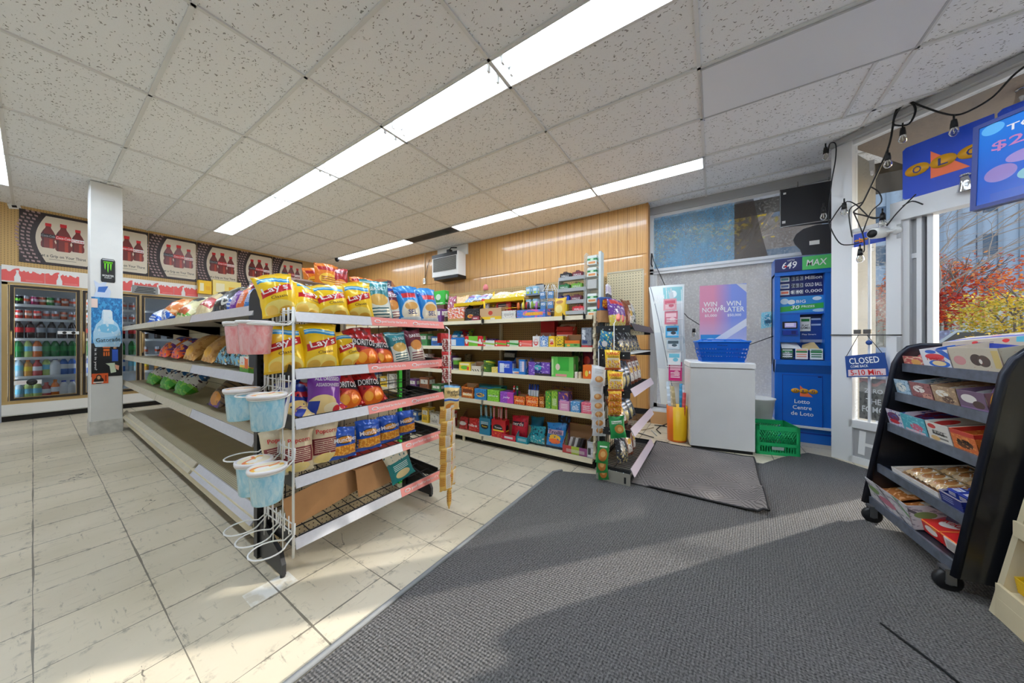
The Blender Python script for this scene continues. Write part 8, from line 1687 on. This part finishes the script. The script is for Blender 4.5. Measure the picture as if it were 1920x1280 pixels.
for i in range(8):
    q = bag('wrapped_pastry', .10, .12, .045, PM('pastry_wrap%d' % (i % 2), [(206, 170, 120), (216, 190, 150)][i % 2], [('e', .5, .5, .36, .36, (176, 120, 70)), ('n', 7, .6, (240, 236, 226))], .12, .1, .8), 30 + i)
    xx = rx(1690, .345) + .085 * (i % 4); q.location = RKM @ Vector((xx, ly(.345) + .03 + .13 * (i // 4), .385 + .028 * (i // 4))); q.rotation_euler = (-PI / 2 + RLS + R(4), 0, RA); tag(q, '%s clear wrapped pastry from the left, %s row of the flat white tray' % (['first', 'second', 'third', 'fourth'][i % 4], ['front', 'back'][i // 4]), 'pastry', 'pastries in the flat tray, %s row' % ['front', 'back'][i // 4])
rtray(1764, 1808, 1, .06, (26, 40, 120), [('sr', 6, .3, .1, .6, .3, .8, (180, 190, 226)), ('r', 0, 1, .9, 1, (220, 210, 214))], 'navy carton of small blue packs at the near side' + SN[1], None, .26, 1)
for i in range(8):
    b = MB(); b.rbox(-.028, .028, 0, .05, 0, .03, .003); q = b.obj('candy_pack', [PM('navy_pack', (30, 50, 140), [('r', .12, .88, .2, .8, (214, 222, 236)), ('sr', 4, .5, .2, .8, .3, .7, (150, 110, 130))])], None, RKM @ Vector((rx(1775, .345) + .062 * (i % 3), ly(.345) + .02 + .065 * (i // 3), .40 + .014 * (i // 3))), (RLS, 0, RA)); tag(q, '%s navy and white candy pack, %s row in the navy carton' % (['left', 'middle', 'right'][i % 3], ['front', 'middle', 'back'][i // 3]), 'candy pack', 'packs in the navy carton, %s row' % ['front', 'middle', 'back'][i // 3])
rtray(1630, 1712, 0, .13, (206, 204, 206), [('d', 1, .6, .5, .04, (90, 90, 96)), ('d', 1, .6, .9, .04, (90, 90, 96)), ('d', 1, .6, 1.3, .04, (96, 150, 90)), ('n', 7, .56, (150, 146, 156)), ('e', .5, .4, .2, .16, (190, 110, 130)), ('e', .2, .6, .14, .14, (120, 150, 90))], 'tall patterned carton with brown inside' + SN[0], None, .30, .95, 2, 'orange and clear candy bag', (206, 130, 70))
b = MB(); b.rbox(-.09, .09, 0, .02, 0, .13, .003); tag(b.obj('photo_carton', [PM('photo_print', (52, 34, 60), [('e', .5, .4, .26, .34, (130, 120, 120)), ('e', .42, .66, .1, .14, (190, 182, 180)), ('e', .6, .66, .1, .14, (176, 168, 166)), ('r', 0, 1, 0, .12, (196, 40, 44))])], None, RKM @ Vector((rx(1728, .13) + .03, ly(.13) + .12, .165)), (-R(20), 0, RA + R(20))), 'dark carton with a grey photo oval on the bottom rack shelf', 'carton')
for i, (x, y) in enumerate(((.44, .04), (.57, .04))):
    b = MB(); b.rbox(-.062, .062, 0, .19, 0, .06, .003); o = b.obj('wafer_carton', [PM('wafer_red', (206, 36, 36), [('e', .5, .5, .36, .32, (240, 232, 226)), ('r', 0, 1, .92, 1, (236, 130, 60)), ('e', .7, .8, .16, .1, (230, 150, 70))]), M('white_side', (226, 222, 220), .5)], None, RKM @ Vector((x, ly(.13) + y, .150)), (RLS, 0, RA)); tag(o, ['left', 'right'][i] + ' red wafer bar carton lying on the bottom rack shelf', 'carton', 'red wafer cartons')
    txt('lettering', 'KitKat', .08, .035, T_RED, o, 0, 0, 0, None, (0, .09, .0612), (-PI / 2, 0, 0), R(14))
b = MB(); b.rbox(-.05, .05, 0, .005, 0, .055, .001); tag(b.obj('nutrition_panel', [PM('nutri', (226, 220, 214), [('sr', 9, .4, .1, .9, .1, .9, (120, 116, 112))])], None, RKM @ Vector((.59, ly(.13) + .034, .152)), (RLS, 0, RA)), 'white printed card at the near end of the bottom rack shelf', 'card')
# cream counter shelf at the right edge
CRM = M('cream_laminate', (226, 212, 176), .45, nz=.06, nscale=6); cxa, cya = 2.185, -.985
t = thing('candy_counter', 'cream sloped candy counter at the right edge next to the black rack', 'counter', (cxa, cya, 0), (0, 0, RA - R(4)))
b = MB(); b.prism([(-.015, 0), (.16, 1.0), (.5, 1.0), (.5, 0)][::-1], -.01, .018, 0, Matrix(((0, 1, 0, 0), (1, 0, 0, 0), (0, 0, 1, 0), (0, 0, 0, 1)))); b.obj('side_panel', [CRM], t)
b = MB(); b.box(.018, 1.0, -.012, .02, 0, .09); b.obj('base_board', [CRM], t)
b = MB(); b.box(.018, 1.0, .48, .5, 0, 1.0); b.obj('back_panel', [CRM], t)
for z in (.13, .40, .68):
    y = .16 * z - .02; b = MB(); b.hexa([(.018, y, z - .03), (1.0, y, z - .03), (1.0, .48, z + .05), (.018, .48, z + .05), (.018, y, z - .015), (1.0, y, z - .015), (1.0, .48, z + .065), (.018, .48, z + .065)]); b.box(.018, 1.0, y - .012, y, z - .045, z + .015); b.obj('shelf', [CRM], t)
CM_ = Matrix.Translation((cxa, cya, 0)) @ Matrix.Rotation(RA - R(4), 4, 'Z')
o = tray('yellow_carton', .22, .24, .07, PM('yellow_bar_carton', (246, 200, 30), [('sr', 6, .4, .3, .9, .2, .6, (90, 40, 30)), N((250, 220, 80))]), .06, .10); o.location = CM_ @ Vector((.15, .27, .175)); o.rotation_euler = (R(9), 0, RA - R(4)); tag(o, 'yellow open carton on the lowest shelf of the cream counter', 'carton')
for i in range(2):
    b = MB(); b.rbox(-.045, .045, 0, .10, 0, .02, .004); tag(b.obj('chocolate_bar', [PM('bar_wrap', (70, 36, 30), [('sr', 5, .4, .1, .9, .1, .9, (236, 230, 220)), ('r', 0, .2, 0, 1, (240, 190, 40))])], None, CM_ @ Vector((.11 + .1 * i, .06, .15)), (R(9), 0, RA)), ['far', 'near'][i] + ' chocolate bar in the yellow carton of the cream counter', 'candy bar', 'bars in the yellow carton')
o = bag('brown_candy_bag', .16, .2, .05, PM('brown_bag', (80, 56, 50), [('n', 6, .56, (130, 106, 96))], .25, .1, .4), 5); o.location = CM_ @ Vector((.12, .06, .41)); o.rotation_euler = (-R(70), 0, RA); tag(o, 'dark brown bag on the middle shelf of the cream counter', 'snack bag')
# ================================================================= outside
b = MB(); b.add([(XW + .1, -40, -.06), (60, -40, -.06), (60, 30, -.06), (XW + .1, 30, -.06)], [(0, 1, 2, 3)]); b.add([(3.0, -40, -.062), (XW + .1, -40, -.062), (XW + .1, -1.45, -.062), (4.4, -1.2, -.062), (3.0, -2.9, -.062)], [(0, 1, 2, 3, 4)]); struct(b.obj('ground', [M('street_asphalt', (120, 120, 122), .8, nz=.15, nscale=1.2)]))
b = MB(); b.add([(XW + .1, -14, -.02), (9, -14, -.02), (9, 20, -.02), (XW + .1, 20, -.02)], [(0, 1, 2, 3)]); b.add([(3.2, -14, -.021), (XW + .1, -14, -.021), (XW + .1, -1.4, -.021), (4.4, -1.16, -.021), (3.2, -2.6, -.021)], [(0, 1, 2, 3, 4)]); struct(b.obj('sidewalk', [M('pale_concrete', (196, 192, 186), .8, nz=.1, nscale=3)]))
SOF = M('brown_soffit', (136, 122, 108), .8, nz=.1, nscale=60)
b = MB(); b.box(XW + .07, XW + .75, -2.4, 3, 2.98, 3.3); struct(b.obj('soffit', [M('dark_soffit', (72, 66, 56), .8)]))
b = MB(); b.box(.10, 2.8, .09, 1.5, 3.02, 3.3); b.box(.10, 2.8, 1.5, 1.62, 2.86, 3.3, 1); eo = eobj(b, 'soffit', [SOF, M('pale_beam', (190, 176, 150), .7)]); struct(eo)
b = MB(); b.box(XW + .4, XW + .46, -1.5, .3, 1.17, 1.30); b.box(XW + .4, XW + .46, -1.5, -1.4, -.02, 1.3); b.box(XW + .4, XW + .46, .2, .3, -.02, 1.3); tag(b.obj('wooden_rail', [M('brown_rail', (116, 92, 82), .7)]), 'brown horizontal rail outside the dusty window', 'rail')
def facade(name, x0, x1, y0, y1, h, col, label, win=None, rib=.0):
    t = thing(name, label, 'building'); b = MB(); b.box(x0, x1, y0, y1, -.06, h); b.obj('walls', [M(name + str(col), col, .8, nz=.08, nscale=.6)], t)
    if rib:
        q = MB(); n = int((y1 - y0) / rib)
        for i in range(n): q.box(x0 - .12, x0, y0 + rib * i, y0 + rib * i + rib * .25, .2, h)
        q.obj('ribs', [M(name + 'rib' + str(col), tuple(int(c * .86) for c in col), .8)], t)
    if win:
        for i in range(int((y1 - y0) / win[0])):
            for j in range(int(h / win[1])):
                yy = y0 + win[0] * (i + .3); zz = 1.0 + win[1] * j
                if zz + win[1] * .5 < h: MB().box(x0 - .05, x0 + .01, yy, yy + win[0] * win[2], zz, zz + win[1] * .5).obj('window', [M('far_windows', (70, 78, 92), .15)], t)
    return t
facade('tower_building', 38, 52, -30, -8, 34, (166, 170, 178), 'tall grey ribbed tower seen through the open door', (5.5, 3.2, .2), .9)
facade('garage_building', 27, 36, -12.9, -7, 3.6, (226, 220, 196), 'low cream corrugated building behind the autumn trees', None, .35)
facade('brick_building', 19, 30, -4.0, 16, 9, (120, 100, 88), 'brown building across the street behind the dusty window', (2.4, 3.0, .5))
def leafm(c):
    n_ = 'leaf_%d_%d_%d' % c
    if n_ in MATS: return MATS[n_]
    m, nt, b_ = newmat(n_); g = NB(nt); b_.inputs['Base Color'].default_value = C3(c); b_.inputs['Roughness'].default_value = .7
    tl = g.N('ShaderNodeBsdfTranslucent'); tl.inputs[0].default_value = C3(c); mx = g.N('ShaderNodeMixShader'); mx.inputs[0].default_value = .5
    g.L(b_.outputs[0], mx.inputs[1]); g.L(tl.outputs[0], mx.inputs[2]); g.L(mx.outputs[0], nt.nodes['Material Output'].inputs[0]); MATS[n_] = m; return m
def bark(name, col): return M(name, col, .9)
def tree(label, x, y, h, r, zc, cols, n, seed, grow=4, bare=False, lean=(0, 0), ls=.13):
    rr = random.Random(seed); t = thing('tree', label, 'tree', (x, y, -.06)); b = MB(); tips = []
    def br(p, d, L, rad, k):
        q = p + d * L; mid = p + d * L * .5 + Vector((rr.uniform(-1, 1), rr.uniform(-1, 1), 0)) * L * .05
        b.tube([p, mid, q], [rad, rad * .85, rad * .7], 5, 0, False, None, False); tips.append(q); tips.append(mid)
        if k > 0:
            for i in range(3 if k > 1 or bare else 2):
                e = Vector((d.x + rr.uniform(-.75, .75) + lean[0] * .3, d.y + rr.uniform(-.75, .75) + lean[1] * .3, d.z + rr.uniform(-.35, .4))).normalized(); br(q, e, L * rr.uniform(.62, .85), rad * .62, k - 1)
    br(Vector((0, 0, 0)), Vector((lean[0] * .2, lean[1] * .2, 1)).normalized(), h * (.24 if bare else .32), h * (.006 if bare else .014) + .006, grow)
    b.obj('trunk_and_branches', [bark('bark%d' % bare, (120, 104, 92) if not bare else (150, 132, 116))], t)
    if n:
        f = MB()
        for i in range(n):
            th, ph = rr.uniform(0, 2 * PI), math.acos(rr.uniform(-1, 1)); rad = r * rr.uniform(.3, 1) ** .6 * (1 + .25 * math.sin(th * 3 + seed) * math.sin(ph * 2))
            c = Vector((rad * math.sin(ph) * math.cos(th), rad * math.sin(ph) * math.sin(th), zc + rad * .62 * math.cos(ph)))
            u = Vector((rr.uniform(-1, 1), rr.uniform(-1, 1), rr.uniform(-.6, .6))).normalized() * ls; v = u.cross(Vector((rr.uniform(-1, 1), rr.uniform(-1, 1), 1))).normalized() * ls * .7
            f.add([c - u, c - v * .8, c + u, c + v * .8], [(0, 1, 2, 3)], rr.randrange(len(cols)))
        f.obj('foliage', [leafm(c) for c in cols], t)
    return t
OR_ = [(232, 120, 56), (214, 92, 50), (236, 160, 90), (190, 96, 70)]; YE = [(236, 196, 60), (214, 176, 50), (246, 216, 110), (170, 160, 60)]
tree('orange and red autumn tree behind the parked cars', 23.5, -9.2, 6, 2.6, 3.6, OR_, 3600, 1, ls=.085)
tree('deep red autumn tree at the left side of the doorway view', 20.5, -7.3, 5, 1.7, 2.7, [(196, 60, 44), (214, 90, 40), (150, 50, 40)], 1800, 2, ls=.08)
tree('yellow autumn tree at the right edge of the doorway view', 15.2, -7.2, 3.6, 1.2, 1.95, YE, 2200, 3, 3, False, (0, 0), .055)
tree('bare grey branched tree close to the doorway', 8.6, -2.75, 5.4, 1, 3, [], 0, 5, 6, True, (.3, -1.2))
tree('tall yellow leaved tree seen through the upper window', 12.5, .2, 9, 2.6, 6.0, YE + [(120, 110, 40)], 1500, 7, 4, False, (0, 0), .12)
tree('second yellow tree further left outside the window', 13.5, 3.4, 8, 2.2, 5.4, YE, 900, 8, 3, False, (0, 0), .12)
def car(x, y, a, col, label):
    t = thing('parked_car', label, 'car', (x, y, -.06), (0, 0, R(a))); b = MB()
    b.prism([(-2.2, .35), (2.25, .35), (2.3, .75), (2.1, .95), (1.2, 1.05), (.6, 1.62), (-1.7, 1.68), (-2.2, 1.1)], -.9, .9); b.obj('body', [M('car_' + str(col), col, .25, .3, coat=.6)], t)
    b = MB(); b.prism([(1.05, 1.06), (.56, 1.54), (-1.62, 1.58), (-1.95, 1.1)], -.91, .91); b.obj('windows', [M('car_glass', (40, 46, 54), .1)], t)
    for xx in (-1.4, 1.4):
        for s in (-1, 1): b = MB(); b.lathe([(0, -.1), (.34, -.1), (.36, 0), (.34, .1), (0, .1)], 18, 0, TR(xx, s * .84, .36, PI / 2)); b.lathe([(0, -.11), (.2, -.11), (.2, .11), (0, .11)], 14, 1, TR(xx, s * .84, .36, PI / 2)); b.obj('wheel', [BLACKP, CHROME], t)
    b = MB(); b.box(-2.26, -2.18, -.8, -.5, .8, 1.05); b.box(-2.26, -2.18, .5, .8, .8, 1.05); b.obj('tail_lights', [T_RED], t)
car(19.5, -7.9, 100, (150, 156, 164), 'silver parked car at the left of the doorway view'); car(22.6, -10.6, 60, (190, 194, 198), 'pale grey parked wagon beside the silver car')
b = MB(); b.tube([(7, 2, 3.6), (9, -6, 3.9), (14, -20, 4.6)], .02, 5); tag(b.obj('overhead_cable', [BLACKP]), 'black overhead cable crossing the doorway view', 'cable')
b = MB(); b.tube([(1.85, -.56, .012), (1.7, -.66, .014), (1.5, -.76, .010)], .004, 5); b.obj('carpet_slit', [M('slit_dark', (14, 14, 16), .9)], cp)
# ================================================================= camera, sky and sun
cam = bpy.data.cameras.new('camera'); cam.sensor_width = 36; cam.lens = F0 / 1920 * 36; cam.clip_start = .02; cam.clip_end = 500
co = bpy.data.objects.new('camera', cam); COL.objects.link(co); co.location = (0, 0, HC); co.rotation_euler = (PI / 2, 0, CA - PI / 2)
SC.camera = co
w = bpy.data.worlds.new('sky'); SC.world = w; w.use_nodes = True
nt = w.node_tree; bg = nt.nodes['Background']
sk = nt.nodes.new('ShaderNodeTexSky'); sk.sky_type = 'NISHITA'; sk.sun_disc = False; sk.sun_elevation = R(26); sk.sun_rotation = R(139); sk.air_density = 1.0; sk.dust_density = 1.0
nt.links.new(sk.outputs[0], bg.inputs[0]); bg.inputs[1].default_value = 1.0
sl = bpy.data.lights.new('sun', 'SUN'); sl.energy = 11.0; sl.angle = R(.6); sl.color = (1, .95, .86)
so = bpy.data.objects.new('sun', sl); COL.objects.link(so)
sd = Vector((-.76, .65, -.42)).normalized(); so.rotation_euler = sd.to_track_quat('-Z', 'Y').to_euler()
vs = SC.view_settings; vs.view_transform = 'Standard'; vs.look = 'None'; vs.gamma = 1; vs.use_curve_mapping = False; vs.exposure = -0.75
SC.cycles.use_denoising = True
try: SC.cycles.denoiser = 'OPENIMAGEDENOISE'
except Exception: pass
SC.cycles.use_adaptive_sampling = True; SC.cycles.adaptive_threshold = .04
SC.cycles.max_bounces = 9; SC.cycles.transparent_max_bounces = 24; SC.cycles.diffuse_bounces = 5
SC.cycles.sample_clamp_indirect = 8
